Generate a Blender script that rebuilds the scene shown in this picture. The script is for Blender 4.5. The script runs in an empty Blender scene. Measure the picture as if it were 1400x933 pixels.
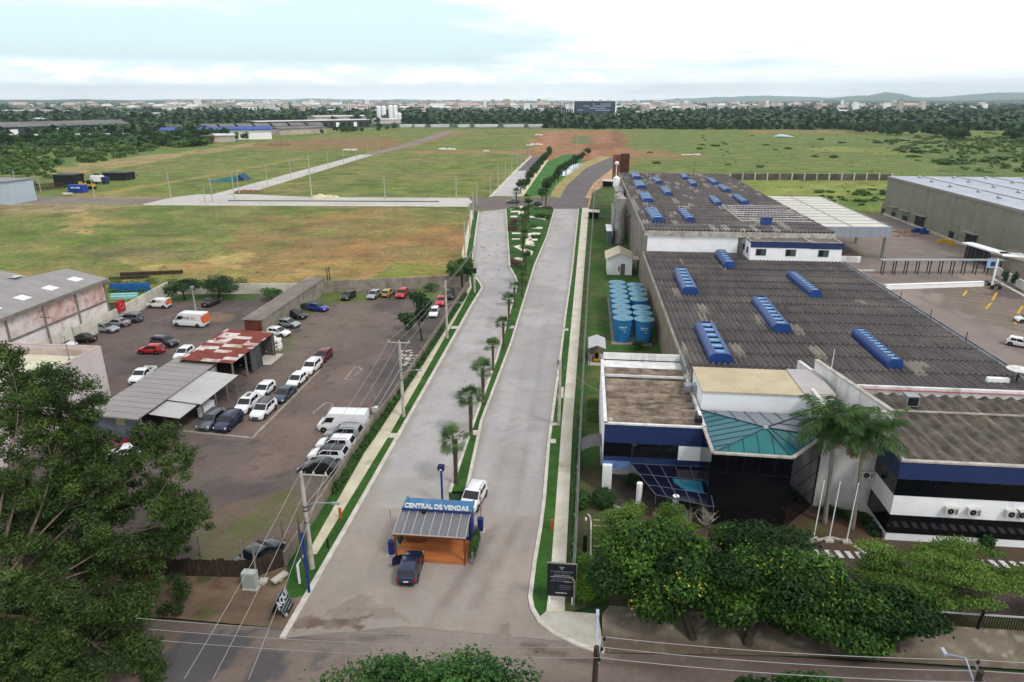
import bpy,math,random
import numpy as np
from mathutils import Vector
random.seed(11)
rng=np.random.default_rng(11)
SC=bpy.context.scene
COL=SC.collection
PI=math.pi

# ---------------------------------------------------------------- surveying the place
# The drone hovers 30 m above the street, looking along the new avenue (+Y).
# G / AY turn a sight line of the survey photograph (1400 x 933) into a real point on a level or on an upright plane.
FPX,H0=933.33,30.0
PITCH=math.atan((466.5-137)/FPX)
YAW=math.atan(102/(FPX/math.cos(PITCH)))

def ray(px,py):
 x=(px-700)/FPX
 y=-(py-466.5)/FPX
 fy=math.cos(PITCH)+y*math.sin(PITCH)
 z=-math.sin(PITCH)+y*math.cos(PITCH)
 c,s=math.cos(YAW),math.sin(YAW)
 return (c*x-s*fy,s*x+c*fy,z)

def G(px,py,z=0.0):
 d=ray(px,py)
 t=(z-H0)/d[2]
 return (d[0]*t,d[1]*t)

def G3(px,py,z=0.0):
 a=G(px,py,z)
 return (a[0],a[1],z)

def AY(px,py,Y):
 d=ray(px,py)
 t=Y/d[1]
 return (d[0]*t,Y,H0+d[2]*t)

def GP(pts,z=0.0):
 return [G(p[0],p[1],z) for p in pts]

# ---------------------------------------------------------------- colour / material helpers
def lin(c):
 c=c/255.0
 return c/12.92 if c <= 0.04045 else ((c+0.055)/1.055)**2.4

def C(r,g,b):
 return (lin(r),lin(g),lin(b),1.0)

def _nodes(name):
 m=bpy.data.materials.new(name)
 m.use_nodes=True
 nt=m.node_tree
 b=nt.nodes['Principled BSDF']
 return m,nt,b

def link(nt,a,b):
 nt.links.new(a,b)

def coord(nt,world,scale):
 if world:
  g=nt.nodes.new('ShaderNodeNewGeometry');out=g.outputs['Position']
 else:
  g=nt.nodes.new('ShaderNodeTexCoord');out=g.outputs['Object']
 mp=nt.nodes.new('ShaderNodeMapping')
 mp.inputs['Scale'].default_value=scale
 link(nt,out,mp.inputs['Vector'])
 return mp.outputs['Vector']

def noise(nt,vec,scale,detail=4,rough=0.55):
 n=nt.nodes.new('ShaderNodeTexNoise')
 n.inputs['Scale'].default_value=scale
 n.inputs['Detail'].default_value=detail
 n.inputs['Roughness'].default_value=rough
 link(nt,vec,n.inputs['Vector'])
 return n.outputs['Fac']

def remap(nt,val,a,b,c=0.0,d=1.0):
 n=nt.nodes.new('ShaderNodeMapRange')
 n.inputs['From Min'].default_value=a;n.inputs['From Max'].default_value=b
 n.inputs['To Min'].default_value=c;n.inputs['To Max'].default_value=d
 link(nt,val,n.inputs['Value'])
 return n.outputs['Result']

def mixc(nt,fac,a,b,mode='MIX'):
 n=nt.nodes.new('ShaderNodeMix');n.data_type='RGBA';n.blend_type=mode
 if isinstance(fac,(int,float)):n.inputs[0].default_value=fac
 else:link(nt,fac,n.inputs[0])
 for i,v in ((6,a),(7,b)):
  if isinstance(v,tuple):n.inputs[i].default_value=v
  else:link(nt,v,n.inputs[i])
 return n.outputs[2]

def math_(nt,op,a,b=None):
 n=nt.nodes.new('ShaderNodeMath');n.operation=op
 for i,v in ((0,a),(1,b)):
  if v is None:continue
  if isinstance(v,(int,float)):n.inputs[i].default_value=v
  else:link(nt,v,n.inputs[i])
 return n.outputs[0]

def bump(nt,b,h,strength,dist=0.02):
 n=nt.nodes.new('ShaderNodeBump')
 n.inputs['Strength'].default_value=strength;n.inputs['Distance'].default_value=dist
 link(nt,h,n.inputs['Height']);link(nt,n.outputs['Normal'],b.inputs['Normal'])

MATS={}
def M(name,c1,c2=None,scale=1.0,rough=0.8,spec=0.3,metal=0.0,lo=0.35,hi=0.65,stretch=(1,1,1),
world=False,bmp=0.0,c3=None,s3=0.3,lo3=0.55,hi3=0.75,st3=(1,1,1),fine=0.25,coat=0.0):
 """Weathered surface: c1/c2 mottled by noise, c3 = stains of a larger noise, fine grain on top."""
 if name in MATS:return MATS[name]
 m,nt,b=_nodes(name)
 b.inputs['Roughness'].default_value=rough
 b.inputs['Specular IOR Level'].default_value=spec
 b.inputs['Metallic'].default_value=metal
 if coat:
  b.inputs['Coat Weight'].default_value=coat;b.inputs['Coat Roughness'].default_value=0.08
 if c2 is None:
  b.inputs['Base Color'].default_value=c1
 else:
  v=coord(nt,world,stretch)
  f=remap(nt,noise(nt,v,scale),lo,hi)
  col=mixc(nt,f,c1,c2)
  if c3 is not None:
   v3=coord(nt,world,st3)
   col=mixc(nt,remap(nt,noise(nt,v3,s3,6,0.65),lo3,hi3),col,c3)
  if fine:
   g=remap(nt,noise(nt,v,scale*11,2),0.3,0.7,1-fine,1+fine)
   mm=nt.nodes.new('ShaderNodeMix');mm.data_type='RGBA';mm.blend_type='MULTIPLY'
   mm.inputs[0].default_value=1.0
   link(nt,col,mm.inputs[6]);link(nt,g,mm.inputs[7])
   col=mm.outputs[2]
  link(nt,col,b.inputs['Base Color'])
  if bmp:bump(nt,b,noise(nt,v,scale*5,3),bmp)
 MATS[name]=m
 return m

# ---------------------------------------------------------------- mesh helpers
class MB:
 def __init__(s):
  s.v=[];s.f=[];s.m=[]
 def add(s,vs,fs,m=0):
  b=len(s.v)
  s.v += [tuple(p) for p in vs]
  s.f += [tuple(i+b for i in f) for f in fs]
  s.m += [m]*len(fs)
  return s
 def quad(s,a,b,c,d,m=0):return s.add([a,b,c,d],[(0,1,2,3)],m)
 def hexa(s,p,m=0):
  return s.add(p,[(0,3,2,1),(4,5,6,7),(0,1,5,4),(1,2,6,5),(2,3,7,6),(3,0,4,7)],m)
 def box(s,x0,y0,z0,x1,y1,z1,m=0):
  return s.hexa([(x0,y0,z0),(x1,y0,z0),(x1,y1,z0),(x0,y1,z0),(x0,y0,z1),(x1,y0,z1),(x1,y1,z1),(x0,y1,z1)],m)
 def obox(s,c,dx,dy,z0,z1,a=0.0,m=0):
  ca,sa=math.cos(a),math.sin(a)
  q=[(c[0]+x*ca-y*sa,c[1]+x*sa+y*ca) for x,y in ((-dx,-dy),(dx,-dy),(dx,dy),(-dx,dy))]
  return s.hexa([(x,y,z0) for x,y in q]+[(x,y,z1) for x,y in q],m)
 def prism(s,poly,z0,z1,m=0):
  n=len(poly)
  A=sum(poly[i][0]*poly[(i+1)% n][1]-poly[(i+1)% n][0]*poly[i][1] for i in range(n))
  if A<0:poly=poly[::-1]
  vs=[(p[0],p[1],z0) for p in poly]+[(p[0],p[1],z1) for p in poly]
  fs=[tuple(range(n-1,-1,-1)),tuple(range(n,2*n))]
  fs += [(i,(i+1)% n,n+(i+1)% n,n+i) for i in range(n)]
  return s.add(vs,fs,m)
 def sheet(s,poly,z,m=0):
  n=len(poly)
  A=sum(poly[i][0]*poly[(i+1)% n][1]-poly[(i+1)% n][0]*poly[i][1] for i in range(n))
  if A<0:poly=poly[::-1]
  return s.add([(p[0],p[1],z) for p in poly],[tuple(range(n))],m)
 def wall(s,a,b,h,t=0.15,z0=0.0,m=0):
  dx,dy=b[0]-a[0],b[1]-a[1]
  l=math.hypot(dx,dy)
  return s.obox(((a[0]+b[0])/2,(a[1]+b[1])/2),l/2,t/2,z0,z0+h,math.atan2(dy,dx),m)
 def tube(s,pts,rs,n=8,m=0,caps=True):
  pts=[Vector(p) for p in pts]
  if isinstance(rs,(int,float)):rs=[rs]*len(pts)
  up=Vector((0,0,1));rings=[]
  for i,p in enumerate(pts):
   t=(pts[min(i+1,len(pts)-1)]-pts[max(i-1,0)])
   if t.length<1e-9:t=Vector((0,0,1))
   t.normalize()
   a=t.cross(up if abs(t.z)<0.95 else Vector((1,0,0)));a.normalize();b=t.cross(a)
   rings.append([p+(a*math.cos(2*PI*k/n)+b*math.sin(2*PI*k/n))*rs[i] for k in range(n)])
  vs=[v for r in rings for v in r]
  fs=[]
  for i in range(len(pts)-1):
   for k in range(n):
    fs.append((i*n+k,(i+1)*n+k,(i+1)*n+(k+1)% n,i*n+(k+1)% n))
  if caps:
   fs.append(tuple(range(n)));fs.append(tuple(range(len(vs)-1,len(vs)-n-1,-1)))
  return s.add(vs,fs,m)
 def cyl(s,p0,p1,r0,r1=None,n=12,m=0):return s.tube([p0,p1],[r0,r0 if r1 is None else r1],n,m)
 def lathe(s,prof,c=(0,0,0),n=28,m=0):
  vs=[];fs=[]
  for r,z in prof:
   vs += [(c[0]+r*math.cos(2*PI*k/n),c[1]+r*math.sin(2*PI*k/n),c[2]+z) for k in range(n)]
  for i in range(len(prof)-1):
   for k in range(n):
    fs.append((i*n+k,i*n+(k+1)% n,(i+1)*n+(k+1)% n,(i+1)*n+k))
  fs.append(tuple(range(n-1,-1,-1)));fs.append(tuple(range((len(prof)-1)*n,len(prof)*n)))
  return s.add(vs,fs,m)

def mesh_of(name,mb,mats,smooth=None):
 me=bpy.data.meshes.new(name)
 me.from_pydata(mb.v,[],mb.f)
 for m in (mats if isinstance(mats,(list,tuple)) else [mats]):me.materials.append(m)
 me.polygons.foreach_set('material_index',mb.m)
 if smooth is not None:
  me.polygons.foreach_set('use_smooth',[True]*len(me.polygons))
  me.set_sharp_from_angle(angle=smooth)
 me.update()
 return me

def wpos(o):
 v=Vector((0,0,0))
 while o is not None:
  v += o.location;o=o.parent
 return v

def obj(name,me,parent=None,local=False):
 """Link a mesh (or MB-built mesh) as one object; geometry given in world space unless local."""
 o=bpy.data.objects.new(name,me);COL.objects.link(o)
 if parent is not None:
  o.parent=parent
  if not local:o.location=-wpos(parent)
 return o

def part(name,mb,mats,parent,smooth=None,local=False,label=None):
 o=obj(name,mesh_of(name,mb,mats,smooth),parent,local)
 if label:o['label']=label
 return o

def tag(o,label,cat,group=None,kind=None):
 o['label']=label;o['category']=cat
 if group:o['group']=group
 if kind:o['kind']=kind
 return o

def thing(name,label,cat,loc=(0,0,0),rz=0.0,group=None):
 o=bpy.data.objects.new(name,None);COL.objects.link(o)
 o.location=loc;o.rotation_euler=(0,0,rz);o.empty_display_size=0.3
 return tag(o,label,cat,group)

def solo(name,mb,mats,label,cat,group=None,smooth=None,loc=None):
 """A thing that is a single mesh; geometry in world space, or local to loc."""
 o=obj(name,mesh_of(name,mb,mats,smooth))
 if loc is not None:o.location=loc
 return tag(o,label,cat,group)

def struct(name,mb,mats,smooth=None):
 o=obj(name,mesh_of(name,mb,mats,smooth));o['kind']='structure'
 return o

def dup(root,loc,rz=0.0,label=None,group=None,scale=None):
 r=root.copy();COL.objects.link(r)
 r.location=loc;r.rotation_euler=(0,0,rz)
 if scale:r.scale=(scale,scale,scale)
 if label:r['label']=label
 if group:r['group']=group
 for ch in list(root.children):
  c=ch.copy();COL.objects.link(c);c.parent=r
  for g in list(ch.children):
   d=g.copy();COL.objects.link(d);d.parent=c
 return r

def text(name,body,size,loc,rot,mat,parent=None,extrude=0.01,align='CENTER',sx=1.0,bold=0.0):
 cu=bpy.data.curves.new(name,'FONT')
 cu.body=body;cu.size=size;cu.extrude=extrude;cu.align_x=align;cu.align_y='CENTER';cu.offset=bold
 cu.materials.append(mat)
 tmp=bpy.data.objects.new(name,cu);COL.objects.link(tmp);bpy.context.view_layer.update()
 me=bpy.data.meshes.new_from_object(tmp.evaluated_get(bpy.context.evaluated_depsgraph_get()));bpy.data.objects.remove(tmp);bpy.data.curves.remove(cu)
 o=bpy.data.objects.new(name,me);COL.objects.link(o)
 o.rotation_euler=rot;o.location=loc;o.scale=(sx,1,1)
 if parent is not None:
  o.parent=parent;o.location=Vector(loc)-wpos(parent)
 return o

# ---------------------------------------------------------------- common materials
m_white=M('white_plaster',C(236,238,240),C(245,246,247),0.6,0.75,c3=C(172,168,162),s3=0.7,lo3=0.62,hi3=0.85,st3=(1,1,.25),fine=.04,world=True)
m_white_dirty=M('dirty_white_plaster',C(205,203,200),C(226,226,226),0.8,0.8,c3=C(120,114,106),s3=0.55,lo3=0.52,hi3=0.8,st3=(1.4,1.4,.22),fine=.06,world=True)
m_conc=M('weathered_concrete',C(150,143,132),C(122,115,104),0.7,0.9,c3=C(72,66,58),s3=0.6,lo3=0.5,hi3=0.8,st3=(1,1,.25),fine=.12,world=True,bmp=.2)
m_conc_light=M('pale_concrete',C(198,192,182),C(178,171,160),0.5,0.9,c3=C(140,132,120),s3=0.25,fine=.1,world=True)
m_kerb=M('kerb_concrete',C(205,200,192),C(180,173,162),0.9,0.9,c3=C(120,108,95),s3=0.35,lo3=.6,hi3=.8,fine=.1,world=True)
m_black=M('black_rubber',C(24,24,25),None,rough=.7)
m_dark=M('dark_opening',C(16,17,19),C(22,23,25),1.2,.6)
m_metal=M('galvanised_metal',C(168,172,176),C(148,152,157),1.5,.45,.5,.6,fine=.08)
m_greymetal=M('painted_grey_metal',C(120,124,128),C(100,104,108),1.5,.5,.5,fine=.08)
m_pole=M('pole_concrete',C(186,182,174),C(160,155,146),1.2,.9,c3=C(128,122,112),s3=.8,fine=.08)
m_blue=M('blue_painted_metal',C(30,68,132),C(24,56,116),1.2,.42,.5,c3=C(58,98,156),s3=1.1,lo3=.58,hi3=.8,fine=.06)
m_navy=M('navy_cladding',C(34,52,98),C(29,46,88),.7,.55,.4,fine=.05,world=True)
m_glassdark=M('black_glass',C(8,10,14),C(12,15,20),.3,.06,.5,world=True,fine=0)
m_wood=M('orange_timber',C(190,118,70),C(166,98,54),1.3,.6,stretch=(.5,8,1),fine=.12)
m_woodd=M('brown_timber',C(122,70,36),C(100,56,28),1.3,.6,fine=.12)
m_oldwood=M('grey_brown_timber',C(72,60,50),C(48,39,32),2,.9,stretch=(3,3,.5),fine=.2,world=True)
m_wire=M('cable_sheath',C(150,150,150),None,rough=.5)
m_yellow=M('yellow_paint',C(210,168,40),C(180,140,40),2,.7,fine=.1)
m_signwhite=M('white_sign_paint',C(232,232,232),None,rough=.6)
m_orange=M('rust_orange_paint',C(188,92,48),C(168,78,40),2,.7)
# ---------------------------------------------------------------- renderer, camera, sun, sky, haze
SC.render.engine='CYCLES'
SC.cycles.use_denoising=True
try:SC.cycles.denoiser='OPENIMAGEDENOISE'
except Exception:pass
SC.cycles.use_adaptive_sampling=True
SC.cycles.adaptive_threshold=0.02
SC.cycles.max_bounces=6
SC.cycles.diffuse_bounces=3
SC.cycles.glossy_bounces=3
SC.cycles.transmission_bounces=4
SC.cycles.transparent_max_bounces=6
SC.cycles.volume_bounces=1
SC.cycles.caustics_reflective=False;SC.cycles.caustics_refractive=False
SC.view_settings.view_transform='Standard'
SC.view_settings.look='None'
SC.view_settings.exposure=0.28
SC.view_settings.gamma=1.0

cam=bpy.data.cameras.new('camera');cam.sensor_width=36.0;cam.lens=36.0*FPX/1400.0
cam.clip_start=0.5;cam.clip_end=60000
co=bpy.data.objects.new('camera',cam);COL.objects.link(co)
co.location=(0,0,H0);co.rotation_euler=(PI/2-PITCH,0,YAW)
SC.camera=co

SUN_EL,SUN_AZ=math.radians(52),math.radians(128) # azimuth clockwise from +Y: behind the camera, to its right
sun=bpy.data.lights.new('sun','SUN');sun.energy=1.45;sun.angle=math.radians(12);sun.color=(1.0,.955,.89)
so=bpy.data.objects.new('sun',sun);COL.objects.link(so)
dirv=Vector((math.sin(SUN_AZ)*math.cos(SUN_EL),math.cos(SUN_AZ)*math.cos(SUN_EL),math.sin(SUN_EL)))
so.rotation_euler=dirv.to_track_quat('Z','Y').to_euler();so.location=(0,-40,80)

w=bpy.data.worlds.new('World');SC.world=w;w.use_nodes=True
nt=w.node_tree;bg=nt.nodes['Background'];bg.inputs['Strength'].default_value=0.1
sky=nt.nodes.new('ShaderNodeTexSky');sky.sky_type='NISHITA';sky.sun_disc=False
sky.sun_elevation=SUN_EL;sky.sun_rotation=SUN_AZ;sky.air_density=1.0;sky.dust_density=1.5;sky.altitude=30
tc=nt.nodes.new('ShaderNodeTexCoord')
sx=nt.nodes.new('ShaderNodeSeparateXYZ');link(nt,tc.outputs['Generated'],sx.inputs[0])
X,Y,Z=sx.outputs
zc=math_(nt,'MAXIMUM',Z,0.0)
za=math_(nt,'ADD',zc,0.055)
cb=nt.nodes.new('ShaderNodeCombineXYZ')
link(nt,math_(nt,'DIVIDE',X,za),cb.inputs[0]);link(nt,math_(nt,'DIVIDE',Y,za),cb.inputs[1])
# high cloud deck, thicker to the right of the avenue and overhead
n1=noise(nt,cb.outputs[0],0.19,7,.58)
bias=math_(nt,'ADD',remap(nt,X,-.35,.55,-.10,.24),remap(nt,zc,.075,.15,0,.22))
n1b=math_(nt,'ADD',n1,bias)
deck=remap(nt,n1b,.50,.64)
# cumulus row low over the town
cu=nt.nodes.new('ShaderNodeCombineXYZ')
at_=math_(nt,'ARCTAN2',X,Y)
link(nt,math_(nt,'MULTIPLY',at_,13),cu.inputs[0]);link(nt,math_(nt,'MULTIPLY',zc,55),cu.inputs[1])
n2=noise(nt,cu.outputs[0],1.0,9,.66)
win=math_(nt,'MULTIPLY',remap(nt,zc,.014,.024),remap(nt,zc,.026,.047,1,0))
win=math_(nt,'MULTIPLY',win,remap(nt,at_,-.02,.16,1,.15))
cum=math_(nt,'MULTIPLY',remap(nt,n2,.46,.60),win)
grey=remap(nt,noise(nt,cb.outputs[0],.42,6,.6),.5,.72)
nv=nt.nodes.new('ShaderNodeMix');nv.data_type='RGBA';nv.blend_type='MIX';nv.inputs[0].default_value=.72
link(nt,sky.outputs[0],nv.inputs[6]);nv.inputs[7].default_value=(8.4,10.5,11.0,1)
low=mixc(nt,remap(nt,zc,.005,.05),(18.0,18.0,18.1,1),nv.outputs[2])
deckc=mixc(nt,grey,(13.0,13.1,13.2,1),(9.8,10.2,10.8,1))
s1=mixc(nt,deck,low,deckc)
s2=mixc(nt,cum,s1,(21.0,20.2,19.0,1))
# the overcast overhead, out of the picture, is even and a little darker
s3=mixc(nt,remap(nt,zc,.2,.45),s2,(7.2,7.4,7.7,1))
link(nt,s3,bg.inputs['Color'])
w.cycles.sampling_method='MANUAL';w.cycles.sample_map_resolution=512

# air: one closed box of thin even haze round everything
mh=bpy.data.materials.new('haze_air');mh.use_nodes=True
nh=mh.node_tree;nh.nodes.remove(nh.nodes['Principled BSDF'])
pv=nh.nodes.new('ShaderNodeVolumePrincipled');pv.inputs['Color'].default_value=(.74,.88,1.0,1)
pv.inputs['Density'].default_value=0.00007;pv.inputs['Anisotropy'].default_value=0.45
nh.links.new(pv.outputs[0],nh.nodes['Material Output'].inputs['Volume'])
hz=obj('haze',mesh_of('haze',MB().box(-16000,-900,-3,16000,21000,420),mh));hz['kind']='stuff';hz['label']='thin pale blue air haze over the plain'
hz['category']='haze'

# ---------------------------------------------------------------- ground with natural colour patches
def hash2(ix,iy,seed):
 h=(ix.astype(np.int64)*374761393+iy.astype(np.int64)*668265263+seed*974634777) & 0x7fffffff
 h=((h ^ (h >> 13))*1274126177) & 0x7fffffff
 return ((h ^ (h >> 16)) & 0xffff)/65535.0

def vn(x,y,s,seed=0,octs=4):
 out=np.zeros_like(x);amp=1;tot=0
 for o in range(octs):
  u,v=x/s+17.3*o,y/s-9.1*o
  iu,iv=np.floor(u),np.floor(v);fu,fv=u-iu,v-iv
  fu=fu*fu*(3-2*fu);fv=fv*fv*(3-2*fv)
  a=hash2(iu,iv,seed+o);b=hash2(iu+1,iv,seed+o);c=hash2(iu,iv+1,seed+o);d=hash2(iu+1,iv+1,seed+o)
  out += amp*((a*(1-fu)+b*fu)*(1-fv)+(c*(1-fu)+d*fu)*fv);tot += amp
  amp *= .55;s=s*.5
 return out/tot

def sstep(x,a,b):
 t=np.clip((x-a)/(b-a),0,1);return t*t*(3-2*t)

def inpoly(x,y,poly):
 r=np.zeros(x.shape,bool);n=len(poly)
 for i in range(n):
  x0,y0=poly[i];x1,y1=poly[(i+1)% n]
  if y0==y1:continue
  c=((y0>y) != (y1>y)) & (x<(x1-x0)*(y-y0)/(y1-y0)+x0)
  r ^= c
 return r

def srgb(c):return np.array([lin(v) for v in c])

class Paint:
 def __init__(s,x,y,base):
  s.x,s.y=x,y;s.c=np.tile(srgb(base),(len(x),1))
 def mix(s,mask,col):
  mask=np.clip(mask,0,1)[:,None];s.c=s.c*(1-mask)+srgb(col)*mask
 def noise(s,sc,lo,hi,col,seed,amt=1.0,sy=1.0):
  s.mix(sstep(vn(s.x,s.y*sy,sc,seed),lo,hi)*amt,col)
 def poly(s,pts,col,fuzz=3.0,amt=1.0,seed=5,px=True,patchy=0.0,sc=None):
  P=GP(pts) if px else pts
  sc=sc or fuzz*3
  dx=(vn(s.x,s.y,sc,seed)-.5)*4*fuzz;dy=(vn(s.x,s.y,sc,seed+9)-.5)*4*fuzz
  m=inpoly(s.x+dx,s.y+dy,P).astype(float)*amt
  if patchy:m *= 1-patchy*sstep(vn(s.x,s.y,sc*1.3,seed+3),.4,.6)
  s.mix(m,col)
 def line(s,pts,width,col,amt=1.0,seed=3,px=True):
  P=np.array(GP(pts) if px else pts);d=np.full(len(s.x),1e9)
  wob=(vn(s.x,s.y,width*3,seed)-.5)*width
  for a,b in zip(P[:-1],P[1:]):
   ab=b-a;t=np.clip(((s.x-a[0])*ab[0]+(s.y-a[1])*ab[1])/(ab @ ab),0,1)
   d=np.minimum(d,np.hypot(s.x-a[0]-t*ab[0],s.y-a[1]-t*ab[1]))
  s.mix((1-sstep(d+wob,width*.3,width*.75))*amt,col)

def ground_mat(name,fine_s,amt,rough=.95,bmp=.3,spec=.15,s2=None):
 m,nt,b=_nodes(name)
 at=nt.nodes.new('ShaderNodeAttribute');at.attribute_name='Col'
 v=coord(nt,True,(1,1,1))
 f=remap(nt,noise(nt,v,fine_s,5,.7),.25,.75,1-amt,1+amt)
 f2=remap(nt,noise(nt,v,s2 or fine_s*.12,4,.6),.3,.7,1-amt*.7,1+amt*.7)
 f=math_(nt,'MULTIPLY',f,f2)
 mm=nt.nodes.new('ShaderNodeMix');mm.data_type='RGBA';mm.blend_type='MULTIPLY';mm.inputs[0].default_value=1
 link(nt,at.outputs['Color'],mm.inputs[6]);link(nt,f,mm.inputs[7])
 link(nt,mm.outputs[2],b.inputs['Base Color'])
 b.inputs['Roughness'].default_value=rough;b.inputs['Specular IOR Level'].default_value=spec
 if bmp:bump(nt,b,noise(nt,v,fine_s*1.5,4,.7),bmp,.05)
 return m

def grid_mesh(name,xs,ys,z,colfn,mat,rows_scale=None,poly=None):
 """xs, ys: 2-D arrays of the grid; colour per vertex from colfn; poly clips it."""
 r,c=xs.shape
 x,y=xs.ravel().copy(),ys.ravel().copy()
 keep=None
 if poly is not None:
  ins=inpoly(x,y,poly)
  P=np.array(poly);best=np.full(len(x),1e18);bx,by=x.copy(),y.copy()
  for i in range(len(P)):
   a,b=P[i],P[(i+1)% len(P)];ab=b-a
   t=np.clip(((x-a[0])*ab[0]+(y-a[1])*ab[1])/(ab @ ab),0,1)
   qx,qy=a[0]+t*ab[0],a[1]+t*ab[1];d=(x-qx)**2+(y-qy)**2
   k=d<best;best[k]=d[k];bx[k]=qx[k];by[k]=qy[k]
  x=np.where(ins,x,bx);y=np.where(ins,y,by);keep=ins
 idx=np.arange(r*c).reshape(r,c)
 q=np.stack([idx[:-1,:-1],idx[:-1,1:],idx[1:,1:],idx[1:,:-1]],-1).reshape(-1,4)
 if keep is not None:q=q[keep[q].any(1)]
 zz=z(x,y) if callable(z) else np.full(len(x),z)
 me=bpy.data.meshes.new(name)
 me.vertices.add(len(x));me.vertices.foreach_set('co',np.stack([x,y,zz],1).ravel())
 me.loops.add(len(q)*4);me.loops.foreach_set('vertex_index',q.ravel())
 me.polygons.add(len(q));me.polygons.foreach_set('loop_start',np.arange(0,len(q)*4,4));me.polygons.foreach_set('loop_total',np.full(len(q),4))
 me.update(calc_edges=True);me.validate()
 ca=me.color_attributes.new('Col','FLOAT_COLOR','POINT')
 col=np.concatenate([colfn(x,y),np.ones((len(x),1))],1)
 ca.data.foreach_set('color',col.ravel())
 me.materials.append(mat)
 return me

def rect_grid(x0,x1,y0,y1,res):
 xs=np.linspace(x0,x1,max(2,int((x1-x0)/res)));ys=np.linspace(y0,y1,max(2,int((y1-y0)/res)))
 return np.meshgrid(xs,ys)

def painted(name,poly,res,z,colfn,mat):
 P=np.array(poly)
 xs,ys=rect_grid(P[:,0].min(),P[:,0].max(),P[:,1].min(),P[:,1].max(),res)
 o=obj(name,grid_mesh(name,xs,ys,z,colfn,mat,poly=poly));o['kind']='structure'
 return o

# base plain to the horizon
m_plain=M('far_plain',C(46,66,44),C(62,80,50),.004,.95,.1,c3=C(38,54,40),s3=.0012,world=True,fine=.2)
struct('ground',MB().add([(-30000,-600,-.08),(30000,-600,-.08),(30000,34000,-.08),(-30000,34000,-.08)],[(0,1,2,3)]),m_plain)

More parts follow.
